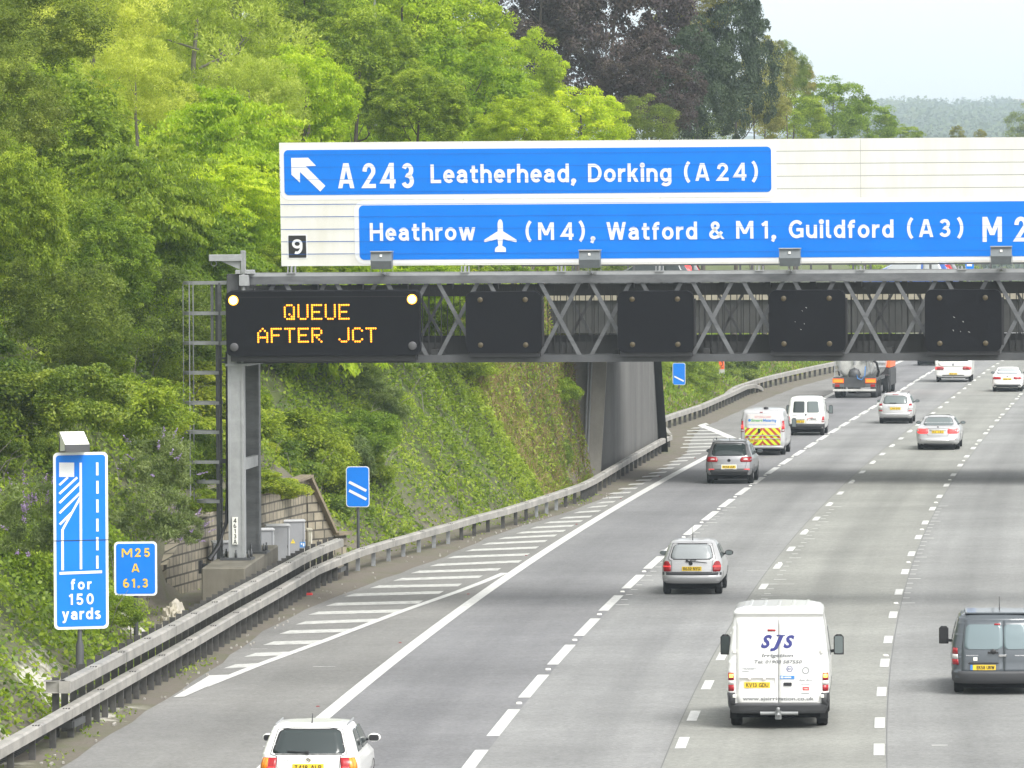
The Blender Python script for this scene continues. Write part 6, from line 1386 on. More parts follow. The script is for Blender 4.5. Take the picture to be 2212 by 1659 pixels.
m = MB(); m.tube([(1.05,-.4,2.0),(1.12,6,1.85)], .09, 8); m.tube([(1.05,-.4,1.75),(1.12,6,1.6)], .09, 8); m.build('side_pipe', M['steel_pale'], tk)
m = MB(); m.cbox(-1.22, 1.22, 8.9, 11.3, 1.5, 3.35, .12); m.cbox(-1.2,1.2,11.2,13.2,1.5,3.2,.15); m.build('cab', M['orange'], tk); m = MB(); m.cbox(-1.24, 1.24, 8.9, 13.2, .45, 1.48, .1); m.build('cab_skirt', M['bumper_dark'], tk)
m = MB()
for sx in (-1, 1): m.cbox(sx*1.28-.16, sx*1.28+.16, 12.5, 12.8, 2.0, 2.8, .04)
m.build('wing_mirror', M['black'], tk)
m = MB(); v, f = font2d('R933', 0, .02); m.add([(-.22+x*.19, -1.075, 2.62+z*.24) for x, z in v], f); m.build('lettering', M['txt_black'], tk)
# ================================================================ VEGETATION
def leaf_mat(name, c1, c2, c3, trans=.35, rough=.55):
    """c1..c3: the leaf colours met on one plant (old, usual, young), picked per leaf; part of the light passes through the leaf"""
    m, t, b, N = nodes(name); t.nodes.remove(b); out = [n for n in t.nodes if n.type == 'OUTPUT_MATERIAL'][0]
    at = N('ShaderNodeAttribute', attribute_name='tint'); oi = N('ShaderNodeObjectInfo')
    cr = N('ShaderNodeValToRGB', ins={0: at.outputs['Fac']}); e = cr.color_ramp.elements; e[0].position = 0; e[0].color = (*c1, 1); e[1].position = 1; e[1].color = (*c3, 1); q = e.new(.5); q.color = (*c2, 1)
    hv = N('ShaderNodeMapRange', ins={0: oi.outputs['Random'], 3: .488, 4: .512}); vv = N('ShaderNodeMapRange', ins={0: oi.outputs['Random'], 3: 1.12, 4: .86})
    hsv = N('ShaderNodeHueSaturation', ins={'Color': cr.outputs[0], 'Hue': hv.outputs[0], 'Value': vv.outputs[0]})
    d = N('ShaderNodeBsdfPrincipled', ins={'Base Color': hsv.outputs[0], 'Roughness': rough, 'Specular IOR Level': .35})
    tc = mixrgb(t, 1.0, hsv.outputs[0], (1.25, 1.3, .55), 'MULTIPLY'); tr = N('ShaderNodeBsdfTranslucent', ins={'Color': tc})
    mx = N('ShaderNodeMixShader', ins={0: trans, 1: d.outputs[0], 2: tr.outputs[0]}); t.links.new(mx.outputs[0], out.inputs[0]); return m
LM = {
 'bright': leaf_mat('bright_green_leaves', (0.166,0.257,0.015), (0.338,0.457,0.029), (0.536,0.640,0.057), .54),
 'yellow': leaf_mat('yellow_green_leaves', (0.220,0.325,0.016), (0.418,0.545,0.028), (0.626,0.700,0.064), .56),
 'mid': leaf_mat('mid_green_leaves', (0.109,0.177,0.015), (0.230,0.326,0.029), (0.408,0.492,0.057), .50),
 'willow': leaf_mat('grey_green_willow_leaves', (0.230,0.297,0.041), (0.421,0.492,0.079), (0.638,0.686,0.166), .52),
 'dark': leaf_mat('dark_green_leaves', (0.070,0.114,0.018), (0.141,0.200,0.029), (0.255,0.320,0.054), .44),
 'cedar': leaf_mat('blue_green_needles', (.024,.042,.024), (.04,.066,.034), (.072,.105,.048), .2),
 'beech': leaf_mat('purple_leaves', (.036,.026,.027), (.062,.044,.042), (.10,.078,.06), .2),
 'olive': leaf_mat('olive_leaves', (0.128,0.139,0.041), (0.232,0.238,0.064), (0.371,0.360,0.104), .42),
 'ivy': leaf_mat('ivy_leaves', (0.141,0.200,0.017), (0.294,0.377,0.033), (0.510,0.559,0.074), .48, .45),
 'ivyd': leaf_mat('deep_ivy_leaves', (0.077,0.137,0.019), (0.166,0.245,0.032), (0.306,0.377,0.057), .44, .4),
 'dry': leaf_mat('dry_grass', (.12,.085,.03), (.24,.19,.08), (.34,.29,.14), .2),
 'bud': leaf_mat('buddleia_leaves', (0.081,0.128,0.039), (0.162,0.220,0.067), (0.267,0.325,0.128), .42),
 'flower': leaf_mat('lilac_flowers', (.22,.14,.34), (.34,.24,.46), (.45,.36,.55), .2),
 'hill': leaf_mat('distant_wood_leaves', (.03,.055,.014), (.06,.095,.022), (.11,.14,.035), .2),
}
def unit(v): return v/np.maximum(np.linalg.norm(v, axis=-1, keepdims=True), 1e-6)
def leaf_quads(c, axis, nrm, size, asp, tint, fold=.0):
    """kite-shaped leaves: centres c, long axis, facing nrm"""
    axis = unit(axis); side = unit(np.cross(axis, nrm)); L = size[:, None]; Wd = (size*asp)[:, None]
    a = c-axis*L*.5; t = c+axis*L*.5; l = c+side*Wd*.5-axis*L*.06; r = c-side*Wd*.5-axis*L*.06
    V = np.stack([a, r, t, l], 1).reshape(-1, 3); n = len(c); F = np.arange(n*4).reshape(n, 4); return V, F, np.repeat(tint, 4)
def crown(name, seed, mt, n=24000, clumps=90, rc=.26, leaf=.13, asp=.5, shape=(1,1,1), droop=.4, spray=0.0, inner=.5, flat=1.0, gaps=.0, lean=0, conic=0, upright=0):
    """unit crown (radius 1 = shape) made of leaf clumps through its volume"""
    g = np.random.default_rng(seed); u = unit(g.normal(size=(clumps*3, 3))); u = u[u[:,2] > -.85][:clumps]; k = len(u)
    rad = inner+(1-inner)*g.random(k)**.55; cc = u*rad[:,None]
    cc[:,2] *= np.where(cc[:,2] < 0, flat, 1); 
    if conic: hgt01 = np.clip((cc[:,2]+1)/2, 0, 1); cc[:,:2] *= (1.15-conic*hgt01)[:,None]
    cr = rc*g.uniform(.45, 1.3, k); ctint = g.normal(0, .20, k)
    ci = g.integers(0, k, n); 
    if gaps: keep = g.random(k) > gaps; ci = ci[keep[ci]]
    n2 = len(ci); d = unit(g.normal(size=(n2, 3))+u[ci]*.55+np.array([0,0,.45])); rr_ = cr[ci]*(.35+.75*g.random(n2)**.6)
    out = unit(cc[ci]+1e-3); pos = cc[ci]+d*rr_[:,None]*np.array([1,1,.8])
    if spray:
        hz = unit(out*np.array([1,1,.25])); s = g.random(n2)-.25; w2 = g.normal(0, .30, n2); perp = unit(np.cross(hz, np.array([0,0,1.])))
        sp = cc[ci]+hz*(s*cr[ci]*2.6)[:,None]+perp*(w2*cr[ci])[:,None]; sp[:,2] += -.55*cr[ci]*np.maximum(s, 0)**2*2+g.normal(0, .05, n2)*cr[ci]*2
        pick = g.random(n2) < spray; pos = np.where(pick[:,None], sp, pos)
    ax = unit(d*.6+g.normal(size=(n2, 3))*.55+np.array([0,0,-droop+upright])); nr = unit(d*.8+np.array([0,0,.7])+g.normal(size=(n2, 3))*.45)
    size = leaf*g.uniform(.6, 1.35, n2); tint = np.clip(.48+ctint[ci]+g.normal(0, .22, n2), 0, 1)
    S = np.array(shape); V, F, T = leaf_quads(pos*S, ax, nr, size, asp, tint)
    return np_mesh(name, V, F, LM[mt], attrs={'tint': T}).data
def limbs(name, seed, base, top, R, mt='bark', n=9, girth=.22, spread=.75):
    """tapered trunk from base to top (world) with limbs reaching into the crown of radius R"""
    g = random.Random(seed); m = MB(); b = Vector(base); t = Vector(top); pts = []; N_ = 7
    for i in range(N_): f = i/(N_-1); p = b.lerp(t, f); p.x += .06*R*math.sin(f*5+seed); p.y += .06*R*math.cos(f*4+seed*2); pts.append(p)
    m.tube(pts, [girth*(1-.72*i/(N_-1))*(1.25 if i == 0 else 1) for i in range(N_)], 8)
    for k in range(n):
        f = .35+.6*k/n; p = b.lerp(t, f); a = g.uniform(0, 6.28); e = p+Vector((math.cos(a)*R*spread*g.uniform(.5,1), math.sin(a)*R*spread*g.uniform(.5,1), R*g.uniform(.1,.75)))
        q = p.lerp(e, .5)+Vector((0,0,-.08*R)); r0 = girth*(1-.7*f)*.6; m.tube([p, q, e], [r0, r0*.6, r0*.2], 6)
        for _ in range(2): e2 = q.lerp(e, g.uniform(.2,.9))+Vector((g.uniform(-1,1), g.uniform(-1,1), g.uniform(.1,1)))*R*.3; m.tube([q.lerp(e, .3), e2], [r0*.4, r0*.12], 5)
    return m
PROTO = {}
def proto(k, *a, **kw):
    PROTO[k] = crown(k, *a, **kw)
    for o in [o for o in C.collection.objects if o.name == k]: bpy.data.objects.remove(o)
proto('ash', 1, 'bright', n=42000, clumps=230, rc=.17, leaf=.056, asp=.42, droop=.35, inner=.40)
proto('ash_b', 2, 'yellow', n=40000, clumps=210, rc=.175, leaf=.058, asp=.42, droop=.5, inner=.40)
proto('ash_c', 3, 'mid', n=42000, clumps=230, rc=.17, leaf=.056, asp=.45, droop=.4, inner=.40)
proto('cherry', 4, 'yellow', n=26000, clumps=120, rc=.24, leaf=.085, asp=.36, droop=1.3, spray=.8, inner=.4)
proto('cherry_b', 5, 'mid', n=26000, clumps=120, rc=.24, leaf=.085, asp=.36, droop=1.3, spray=.75, inner=.4)
proto('willow', 6, 'willow', n=46000, clumps=230, rc=.17, leaf=.05, asp=.26, droop=.1, inner=.40, upright=.5)
proto('hedge', 7, 'dark', n=26000, clumps=110, rc=.24, leaf=.05, asp=.5, droop=.3, inner=.5)
proto('shrub', 8, 'ivy', n=18000, clumps=75, rc=.30, leaf=.075, asp=.62, droop=.3, inner=.4, flat=.5)
proto('shrub_b', 9, 'mid', n=18000, clumps=75, rc=.30, leaf=.078, asp=.5, droop=.4, inner=.4, flat=.5)
proto('shrub_d', 14, 'ivyd', n=18000, clumps=75, rc=.30, leaf=.078, asp=.6, droop=.4, inner=.4, flat=.5)
proto('beech', 10, 'beech', n=42000, clumps=210, rc=.16, leaf=.042, asp=.6, droop=.25, inner=.35, gaps=.06)
proto('cedar', 11, 'cedar', n=40000, clumps=170, rc=.17, leaf=.05, asp=.4, droop=.1, inner=.35, conic=.55, gaps=.04)
proto('oak', 12, 'olive', n=30000, clumps=110, rc=.20, leaf=.05, asp=.55, droop=.4, inner=.4, gaps=.05)
proto('oak_b', 13, 'mid', n=30000, clumps=120, rc=.20, leaf=.05, asp=.55, droop=.4, inner=.4)
proto('buddleia', 15, 'bud', n=9000, clumps=50, rc=.30, leaf=.12, asp=.22, droop=.3, inner=.3, flat=.6)
NT = [0]
def plant(name, label, cat, pr, x, y, rpx, Y, asp=1.0, dz=0, group=None, trunk=None, rz=None, bark='bark', part='crown', girth=None, lift=None):
    """one tree or shrub: crown centre seen at (x, y) at depth Y, half width rpx in photo pixels, half height rpx*asp"""
    NT[0] += 1; c = P(x, y, Y); R = rpx*Y/KPX; gz = float(hgt(c.x, Y))-.15; top = c.z
    r = thing(name, label, cat, (c.x, Y, gz), 0, group); cr_ = bpy.data.objects.new(part, PROTO[pr]); link(cr_, r); cr_.location = (0, 0, c.z-gz); cr_.scale = (R, R, R*asp); cr_.rotation_euler = (0, 0, random.uniform(0, 6.28) if rz is None else rz)
    if trunk is None: trunk = y < 330 and x > 150
    if trunk and c.z-gz > .2:
        limbs('trunk', NT[0], (0, 0, -.3), (0, 0, (c.z-gz)+R*asp*.35), R, n=8 if R > 1.5 else 4, girth=girth or max(.04, .055*R)).build('trunk', M[bark], r, fix=False)
    return r
GW = 'trees on the cutting slope left of the gantry'
# ---- left-hand trees, far to near
T = [
 # name, label, proto, x, y, r, Y, asp
 ('willow_tree','pale feathery willow filling the top left behind the yellow cherry','willow',430,110,235,205,.85),
 ('willow_tree','pale willow at the top edge right of the dark top left branches','willow',205,40,150,200,1.0),
 ('ash_tree','mid green ash below the lamp column, darkest of the bright trees','ash_c',770,140,135,222,.9),
 ('ash_tree','bright ash against the top edge right of the lamp column','ash',960,60,150,240,.8),
 ('ash_tree','small darker ash at the top edge just left of the lamp column','ash_c',660,25,100,236,.9),
 ('ash_tree','bright green ash bordering the copper beech at its top','ash',1110,165,112,262,.95),
 ('ash_tree','bright ash above the letters Leatherhead','ash',1010,215,150,228,.85),
 ('ash_tree','yellow green ash directly above the blue arrow of the sign','ash_b',660,215,115,196,1.0),
 ('ash_tree','ash with a grey green crown above the A243 number','ash_c',900,235,115,208,.75),
 ('ash_tree','bright ash above the word Dorking, beside the dark trees','ash_b',1250,275,110,240,.75),
 ('ash_tree','low bright ash just above the comma after Leatherhead','ash',1130,275,100,218,.7),
 ('willow_tree','pale willow behind the left corner of the big sign','willow',545,235,120,192,.95),
 ('cherry_tree','yellow green cherry with drooping sprays left of the big sign','cherry',500,330,150,172,.8),
 ('cherry_tree','yellow cherry behind the davit arm','cherry',560,500,115,166,.75),
 ('cherry_tree','drooping cherry touching the left edge of the white sign panel','cherry',470,430,125,163,.65),
 ('cherry_tree','deep green cherry behind the ladder cage top','cherry_b',420,560,140,160,.7),
 ('cherry_tree','deep green cherry halfway up the left side','cherry_b',300,430,150,158,.8),
 ('ash_tree','mid green tree above the middle of the left edge','ash_c',120,290,170,165,.9),
 ('willow_tree','pale loose crown between the cherries and the top left branches','willow',300,200,130,178,.9),
 ('hedge_tree','dark dense tree left of the ladder cage','hedge',330,680,130,152,.8),
 ('hedge_tree','dark bushy tree at the left edge below the middle','hedge',130,650,140,142,.85),
 ('ash_tree','mid green tree above the tall blue sign','ash_c',220,560,130,148,.9),
 ('ash_tree','olive tinged tree on the left edge halfway down','ash_c',40,470,110,138,1.3),
 ('hedge_tree','dark hanging branches in the top left corner','hedge',60,60,150,150,.7),
 ('hedge_tree','dark crown on the left edge in the upper third','hedge',20,250,110,146,1.0),
 ('ash_tree','mid green bush tree behind the message board corner','ash_c',640,590,110,176,.6),
 ('ash_tree','small tree behind the brackets under the word Heathrow','ash',900,610,110,190,.55),
 ('ash_tree','small bright tree behind the upper left of the lattice beam','ash_b',760,600,90,186,.55),
 ('ash_tree','dark leafed tree behind the gap beside the message board','ash_c',1000,640,110,196,.6),
]
for nm, lb, pr, x, y, rp, Y, a in T:
    plant(nm, lb, 'tree', pr, x, y, rp, Y, a, group=GW, bark='bark_pale' if 'willow' in nm else 'bark')
rg = random.Random(5)
for i in range(34):
    Y = rg.uniform(235, 300); x = rg.uniform(-60, 930); y = rg.uniform(20, 420)-(60 if x < 700 else 0); R = rg.uniform(115, 190)
    plant('background_tree', 'tall tree in the wood closing the view behind the bright roadside trees', 'tree', rg.choice(('ash','ash_c','willow','ash_b','ash')), x, y, R, Y, rg.uniform(.9, 1.2), group='trees of the wood behind the slope')
# ---- undergrowth filling the slope and the plateau below the big crowns
rg = random.Random(77)
for i in range(150):
    Y = rg.uniform(122, 250); d = rg.uniform(4.5, 26); X = float(Toe(Y))-d
    if Y > 205 and X > -2: continue
    if Y < 150 and d < 6: continue
    R = rg.uniform(1.5, 2.9); gz = float(hgt(X, Y)); k = rg.choice(('ash','ash_b','ash_c','cherry','cherry_b','willow','ash')) if Y > 160 or rg.random() < .35 else rg.choice(('hedge','ash_c','cherry_b','ash_c'))
    r = thing('young_tree', 'young bushy tree in the thicket on the cutting slope', 'tree', (X, Y, gz-.2), 0, 'young trees in the thicket on the slope'); zc = R*rg.uniform(.75, 1.3)
    f = bpy.data.objects.new('crown', PROTO[k]); link(f, r); f.location = (0, 0, zc); f.scale = (R, R, R*rg.uniform(.85, 1.2)); f.rotation_euler = (0, 0, rg.uniform(0, 6.28))
# ---- tall dark trees beyond the bridge
GB = 'tall trees beyond the bridge'
for nm, lb, pr, x, y, rp, Y, a in [
 ('copper_beech','huge purple copper beech right of the bright ash trees','beech',1330,95,190,335,1.15),
 ('copper_beech','narrower purple beech at the top edge above the bright ash','beech',1165,10,135,330,1.0),
 ('copper_beech','purple beech showing behind the bright ash crowns left of the tall beech','beech',1215,60,120,345,1.0),
 ('copper_beech','low purple brown beech skirt left of the dark cedar','beech',1400,190,120,312,.9),
 ('cedar_tree','tall dark blue green cedar with a pointed top','cedar',1585,120,105,350,1.75),
 ('cedar_tree','broad dark cedar between the beech and the pointed one','cedar',1510,195,118,330,1.2),
 ('dark_tree','dark low tree under the cedars right of the letters Dorking','hedge',1490,285,75,340,.7),
 ('dark_tree','dark low tree right above the letters Dorking','hedge',1390,265,70,290,.8),
 ('oak_tree','olive oak on the right flank of the dark cedar','oak',1650,185,74,375,1.35),
 ('oak_tree','olive brown oak low beside the bright bushes right of centre','oak',1625,240,76,355,1.0),
 ('oak_tree','pale topped oak peeping over the dark cedar','oak',1500,25,90,350,.6),
 ('dark_tree','thin dark crown against the sky right of the olive oak','hedge',1700,150,48,390,1.2),
 ('oak_tree','open branched oak standing alone against the sky','oak',1718,175,44,412,1.0),
 ('field_maple','bright green tree just above the white panel right of centre','oak_b',1715,262,82,400,.75),
 ('field_maple','dark green tree behind the bright one, against the white sky','oak_b',1795,240,84,440,.85),
 ('field_maple','rounded green tree stepping down towards the distant hills','oak_b',1870,272,74,472,.7),
 ('field_maple','small low bush tree last in the row before the hills','oak_b',1945,296,48,512,.55),
 ('dark_tree','dark tree entering at the right edge above the sign','hedge',2222,272,50,900,.9),
 ('oak_tree','thin brownish sapling top above the white panel, left one','oak',2068,292,18,560,1.1),
 ('oak_tree','thin brownish sapling top above the white panel, right one','oak',2118,295,14,582,1.1),
]:
    plant(nm, lb, 'tree', pr, x, y, rp, Y, a, group=GB)
# trees and scrub hiding the ground behind the bridge, seen through the lattice
for i, (x, y, rp, Y) in enumerate([(1100,600,120,262),(1270,600,110,268),(1420,650,100,340),(1530,640,90,520),(1640,640,90,530),(1760,650,80,540),(1860,640,90,545),(1950,650,80,560),(2060,640,80,600),(2150,650,70,610)]):
    plant('scrub_tree', 'dark scrub tree glimpsed through the lattice beam, behind the bridge deck', 'tree', ('oak_b','hedge')[i % 2], x, y, rp, Y, .9, trunk=False, group='scrub trees behind the bridge')
# ---- shrubs on the near bank
GSH = 'shrubs on the ivy covered bank'
rg = random.Random(21); shr = []
for i in range(190):
    Y = rg.uniform(118, 214); d = rg.uniform(1.5, 9.5); X = float(Toe(Y))-d
    if 146 < Y < 166 and d < 1.4: continue
    if Y > 196 and d < 2.2: continue
    shr.append((X, Y, rg.uniform(.4, 1.5)))
for i, (X, Y, R) in enumerate(shr):
    k = rg.choice(('shrub','shrub','shrub_b','shrub_b','shrub_d','shrub_d','hedge','buddleia')); z = float(hgt(X, Y)); r = thing('bank_shrub', 'leafy shrub among the ivy on the cutting slope', 'shrub', (X, Y, z-.1), 0, GSH)
    f = bpy.data.objects.new('foliage', PROTO[k]); link(f, r); f.location = (0, 0, .25*R); f.scale = (R, R, R*rg.uniform(.6, .95)); f.rotation_euler = (0, 0, rg.uniform(0, 6.28))
for lb, pr, x, y, rp, Y, a in [('bushy green shrub hiding the lower ladder cage','shrub_b',400,1010,85,143.5,1.1),('bushy shrub left of the ladder foot','bud_',330,1120,80,139,1.0),('green shrub above the M25 location sign','shrub_b',300,900,110,140,.8),
   ('dense shrub behind the tall blue sign','shrub_d',180,880,100,128,.9),('low shrub below the location sign','shrub_b',250,1330,60,124,.8),('ivy mound draped over the stone retaining wall','shrub',560,1050,75,158,.45),('ivy mound left over the stone wall','shrub',450,1090,60,151,.5),('ivy mound on top of the stone wall right of the gantry leg','shrub',600,1062,58,162,.55),('dark ivy hanging over the stone wall between ladder and leg','shrub_d',480,1085,48,154,.6),
   ('leafy shrub on the brown slope left of the abutment','shrub_b',1130,1010,50,203,.8),('dark shrub on the brown slope nearest the abutment','shrub_d',1205,985,34,209,1.0),('upper shrub beside the abutment drainpipe','shrub_b',1215,850,38,211,.9),('shrub below the bare grey stems','shrub_d',1120,880,55,208,.8),('pale shrub above the barrier near the abutment foot','shrub',1170,1060,36,203,.6),
   ('dark ivy mound on the slope beside the sloping wall end','shrub_d',705,1110,55,171,.8),('ivy hump behind the left edge of the stone wall','shrub',420,960,90,153,.7),('shrub above the two bar marker','shrub_b',780,950,90,176,.7)]:
    plant('bank_shrub', lb, 'shrub', 'buddleia' if pr == 'bud_' else pr, x, y, rp, Y, a, trunk=False, part='foliage')
# buddleia with lilac flower spikes near the left edge
def flowers(root, R, n, seed):
    g = np.random.default_rng(seed); N2 = n*40; d = unit(g.normal(size=(n, 3))+np.array([.2,-.7,.6])); base = d*R*g.uniform(.8,1.1,(n,1)); i = np.repeat(np.arange(n), 40); t = g.random(N2)
    ax = unit(d+np.array([0,0,.3])); p = base[i]+ax[i]*(t*.30)[:,None]+g.normal(size=(N2,3))*(.028*(1.1-t))[:,None]
    V, F, Tn = leaf_quads(p, unit(g.normal(size=(N2,3))), unit(g.normal(size=(N2,3))), g.uniform(.02,.045,N2), .8, g.random(N2)); np_mesh('flowers', V, F, LM['flower'], root, attrs={'tint': Tn})
for lb, x, y, rp, Y, n in [('lilac flowering buddleia at the left edge beside the tall blue sign',70,1140,95,114,34),('buddleia with few lilac spikes between the two blue signs',345,1010,75,132,12),('small flowering buddleia at the foot of the ladder cage',395,1150,45,140,10)]:
    r = plant('buddleia_bush', lb, 'shrub', 'buddleia', x, y, rp, Y, 1.0, trunk=False, part='foliage'); fo = r.children[0]
    h = bpy.data.objects.new('tmp', None); flowers(None, rp*Y/KPX, n, NT[0]); fl = C.collection.objects[-1]; fl.parent = r; fl.location = fo.location; bpy.data.objects.remove(h)
# bare stems left of the abutment
bs_ = thing('bare_sapling', 'cluster of thin bare grey stems on the dry slope left of the abutment', 'tree', (*[float(q) for q in (P(1080,830,222).x, 222)], float(hgt(P(1080,830,222).x, 222))))
m = MB(); g = random.Random(4)
for k in range(16): a = Vector((g.uniform(-1.2,1.2), g.uniform(-.6,.6), -.2)); e = a+Vector((g.uniform(-1.3,1.3), g.uniform(-.5,.5), g.uniform(2.5,5))); m.tube([a, a.lerp(e,.5)+Vector((g.uniform(-.1,.1),0,0)), e], [.05,.035,.012], 5); m.tube([a.lerp(e,.5), a.lerp(e,.8)+Vector((g.uniform(-.9,.9), 0, .3))], [.02,.008], 5)
m.build('stems', M['bark_pale'], bs_)
m = MB(); g = random.Random(12)
for k in range(240):
    Y = g.uniform(120, 214); d = g.uniform(.3, 8); X = float(Toe(Y))-d; z = float(hgt(X, Y)); a = Vector((X, Y, z)); e = a+Vector((g.uniform(-.3,1.0), g.uniform(-.6,.6), g.uniform(.4,1.3))); q = a.lerp(e, .55)+Vector((0,0,.25)); m.tube([a, q, e], [.014,.01,.005], 4, cap=False)
tag(m.build('bramble_stems', M['bark_pale']), kind='stuff')
# ---- ground cover (nobody could count these leaves)
def scatter(name, n, region, mt, size, asp, lift, seed, dens=None, droop=.2, nz=.9):
    g = np.random.default_rng(seed); y0, y1, d0, d1 = region; Y = g.uniform(y0, y1, n); d = d0+(d1-d0)*g.random(n)**.8; X = Toe(Y)-d
    if dens is not None: k = g.random(n) < dens(X, Y, d); X, Y, d = X[k], Y[k], d[k]
    n = len(X); e = .15; h = hgt(X, Y); nx_ = -(hgt(X+e, Y)-hgt(X-e, Y))/(2*e); ny = -(hgt(X, Y+e)-hgt(X, Y-e))/(2*e); nn = unit(np.stack([nx_, ny, np.ones(n)], -1))
    mound = np.clip(.5+wob(X*1.7, Y*1.2, 5)*.7+.4*wob(X*4, Y*3, 9), 0.02, 1.3); p = np.stack([X, Y, h], -1)+nn*(lift*mound*(.35+.65*g.random(n)))[:,None]
    ax = unit(g.normal(size=(n,3))*.8+nn*.3+np.array([0,0,-droop])); nr = unit(nn*nz+np.array([0,0,.5])+g.normal(size=(n,3))*.5)
    T = np.clip(.42+.30*wob(X*.8, Y*.6, 2)+.22*wob(X*2.3, Y*1.9, 7)+g.normal(0, .2, n), 0, 1); V, F, Tn = leaf_quads(p, ax, nr, size*g.uniform(.6,1.4,n), asp, T)
    return tag(np_mesh(name, V, F, LM[mt], attrs={'tint': Tn}), kind='stuff')
def d_ivy(X, Y, d): return np.clip(np.clip(.75+.9*wob(X*1.1+3, Y*.8, 4), .22, 1)*np.interp(Y, [88,98,116,190,206,214], [.6,.7,1,1,.9,.8])*(1-.95*chalk_at(X, Y, 0))*np.clip((d+.55)/.7, 0, 1)*np.where((Y > 134) & (Y < 146) & (d < .2), 0, 1)*np.where((Y > 146) & (Y < 165) & (d < .5), 0, 1), 0, 1)
scatter('ivy_ground_cover', 300000, (90, 216, -.55, 10.5), 'ivy', .112, .75, .55, 31, d_ivy)
scatter('dark_ivy_ground_cover', 110000, (90, 216, -.55, 10.5), 'ivyd', .14, .75, .30, 32, d_ivy)
scatter('dry_bank_grass', 26000, (96, 224, .3, 8), 'dry', .34, .07, .35, 33, lambda X, Y, d: np.clip(.16+(Y-186)/26, .0, 1)*np.clip(.5+1.2*wob(X*.9, Y*.7, 8), .05, 1)+0*d if False else np.clip(np.maximum((Y-188)/24, .30*np.clip(wob(X*.9, Y*.7, 8)*2, 0, 1)), 0, 1), droop=-1.6, nz=.2)
scatter('creepers_by_the_abutment', 52000, (194, 217, -.3, 5.5), 'ivy', .115, .6, .4, 37, None, nz=.9)
scatter('dry_stalks_by_the_abutment', 24000, (199, 218, -.2, 3.5), 'dry', .42, .06, .4, 38, None, droop=-1.4, nz=.2)
scatter('bank_grass', 70000, (238, 470, .2, 9), 'mid', .34, .30, .5, 34, droop=-.5, nz=.5)
scatter('pale_bank_grass', 26000, (238, 470, .0, 7), 'dry', .40, .12, .35, 35, droop=-1.2, nz=.3)
scatter('verge_weeds', 12000, (92, 205, -1.9, .6), 'ivyd', .09, .5, .10, 36, lambda X, Y, d: (wob(X*2.2, Y*.8, 4) > .12)*1.0*(X < Edge(Y)-.12))
for i in range(26):
    Y = rg.uniform(246, 345); d = rg.uniform(1.2, 6); X = float(Toe(Y))-d; R = rg.uniform(.8, 1.7); q = 1106+X*KPX/Y
    if (1415 < q < 1520 and Y < 303) or (1525 < q < 1595 and Y < 335): continue
    r = thing('bank_shrub', 'low shrub on the grassy bank beyond the bridge', 'shrub', (X, Y, float(hgt(X, Y))-.1), 0, 'shrubs on the bank beyond the bridge')
    f = bpy.data.objects.new('foliage', PROTO[rg.choice(('shrub_b','shrub','shrub_d'))]); link(f, r); f.location = (0, 0, .25*R); f.scale = (R, R, R*.75); f.rotation_euler = (0, 0, rg.uniform(0, 6))
# ---- distant wooded hills
def far_wood(name, n, ya, yb, per, rr_, seed):
    g = np.random.default_rng(seed); Y = g.uniform(ya, yb, n); X = (g.uniform(640, 1220, n))/KPX*Y; Z = np.where(Y > 1100, hillz(X, Y), 0); R = rr_*g.uniform(.6, 1.5, n)
    i = np.repeat(np.arange(n), per); N2 = len(i); d = unit(g.normal(size=(N2,3))+np.array([0,-.4,.5])); p = np.stack([X, Y, Z+R*.75], -1)[i]+d*(R[i]*(.75+.3*g.random(N2)))[:,None]*np.array([1,1,1.0])
    tt = np.clip(.45+g.normal(0,.22,n)[i]+g.normal(0,.12,N2), 0, 1); V, F, Tn = leaf_quads(p, unit(g.normal(size=(N2,3))), d, R[i]*.17*g.uniform(.6,1.3,N2), .8, tt)
    return tag(np_mesh(name, V, F, LM['hill'], attrs={'tint': Tn}), kind='stuff')
far_wood('distant_woodland', 1300, 2600, 5500, 240, 12, 41); far_wood('valley_woodland', 300, 1250, 2500, 420, 9, 42)
c = P(2080, 205, 4900); tr = thing('skyline_conifer', 'lone pointed conifer on the distant skyline above the sign', 'tree', (c.x, 4900, float(hillz(c.x, 4900)))); f = bpy.data.objects.new('crown', PROTO['cedar']); link(f, tr); f.scale = (9, 9, 17); f.location = (0, 0, 18)
m = MB(); m.lathe([(1.2,-2),(.6,18)], n=8); m.build('trunk', M['bark'], tr)
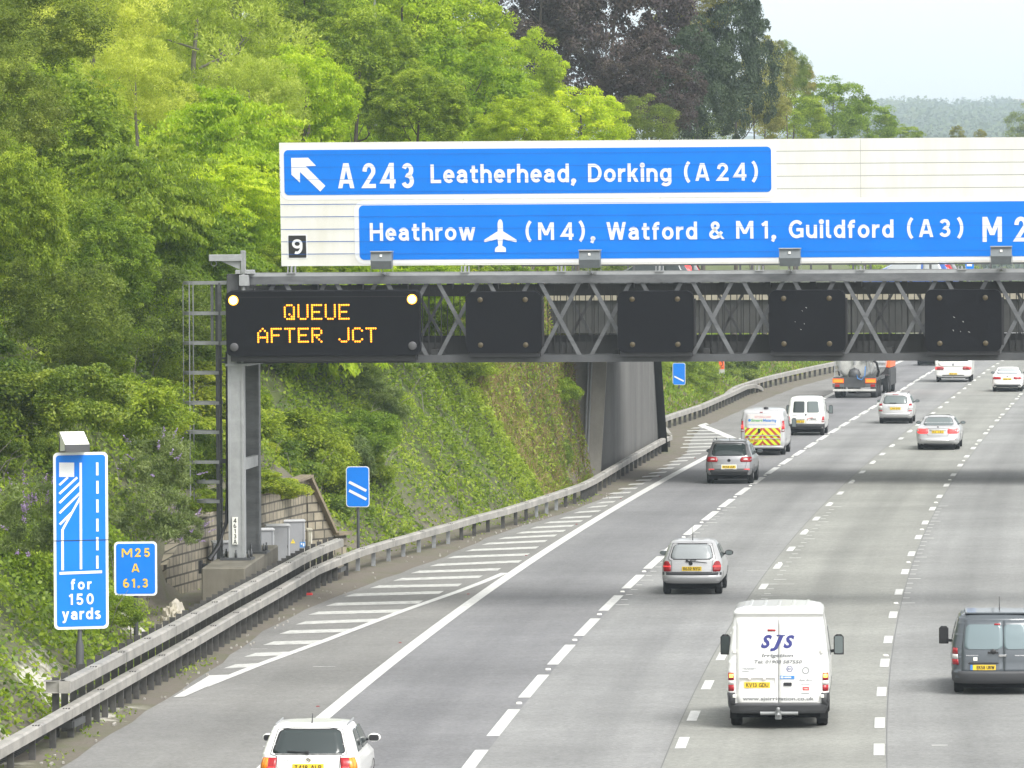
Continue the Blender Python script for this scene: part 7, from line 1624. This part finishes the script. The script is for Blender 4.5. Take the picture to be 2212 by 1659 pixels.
def far_house(lb, x, y, Y, L, h):
    c = P(x, y, Y); r = thing('far_building', lb, 'building', (c.x, Y, c.z-h)); m = MB(); m.box(-L/2, L/2, 0, 10, -12, h); m.build('wall', M['wall_white'], r); m = MB(); m.add([(-L/2-.4,-.4,h),(L/2+.4,-.4,h),(L/2+.4,10.4,h),(-L/2-.4,10.4,h),(-L/2,5,h+2.5),(L/2,5,h+2.5)], [(0,1,5,4),(2,3,4,5),(1,2,5),(3,0,4),(3,2,1,0)]); m.build('roof', mat('far_roof', (.32,.26,.22), .9), r)
    m = MB()
    for k in range(int(L/3)): m.box(-L/2+1+3*k, -L/2+2.2+3*k, -.03, .02, h*.25, h*.7)
    m.build('window', M['glass'], r)
far_house('pale long building among trees on the distant hillside', 1911, 243, 4100, 26, 7); far_house('pale building at the right edge of the distant skyline', 2195, 220, 4700, 17, 4)
c = P(1832, 236, 3800); py_ = thing('far_pylon', 'tiny pale electricity pylon on the distant hillside', 'pylon', (c.x, 3800, c.z-44)); m = MB()
for sx in (-1, 1): m.bar((sx*3,0,0),(sx*.5,0,24),.35)
for k in range(6): z = 4*k; w2 = 3-2.5*z/24; m.bar((-w2,0,z),(w2-.4,0,z+4),.2); m.bar((w2,0,z),(-w2+.4,0,z+4),.2)
m.bar((-6,0,21),(6,0,21),.4); m.bar((-4,0,17),(4,0,17),.4); m.build('tower', M['steel_pale'], py_); py_.scale = (2, 2, 2)
# ================================================================ HAZE
HAZE = True
if HAZE:
    hm = bpy.data.materials.new('pale_haze'); hm.use_nodes = True; t = hm.node_tree; t.nodes.remove(t.nodes['Principled BSDF']); out = [n for n in t.nodes if n.type == 'OUTPUT_MATERIAL'][0]
    vp = t.nodes.new('ShaderNodeVolumePrincipled'); vp.inputs['Color'].default_value = (.76,.89,1,1); vp.inputs['Density'].default_value = .00018; t.links.new(vp.outputs[0], out.inputs['Volume'])
    m = MB(); m.box(-2600, 3200, -60, 7200, -20, 240); hz = tag(m.build('haze', hm), kind='stuff'); C.cycles.volume_bounces = 1
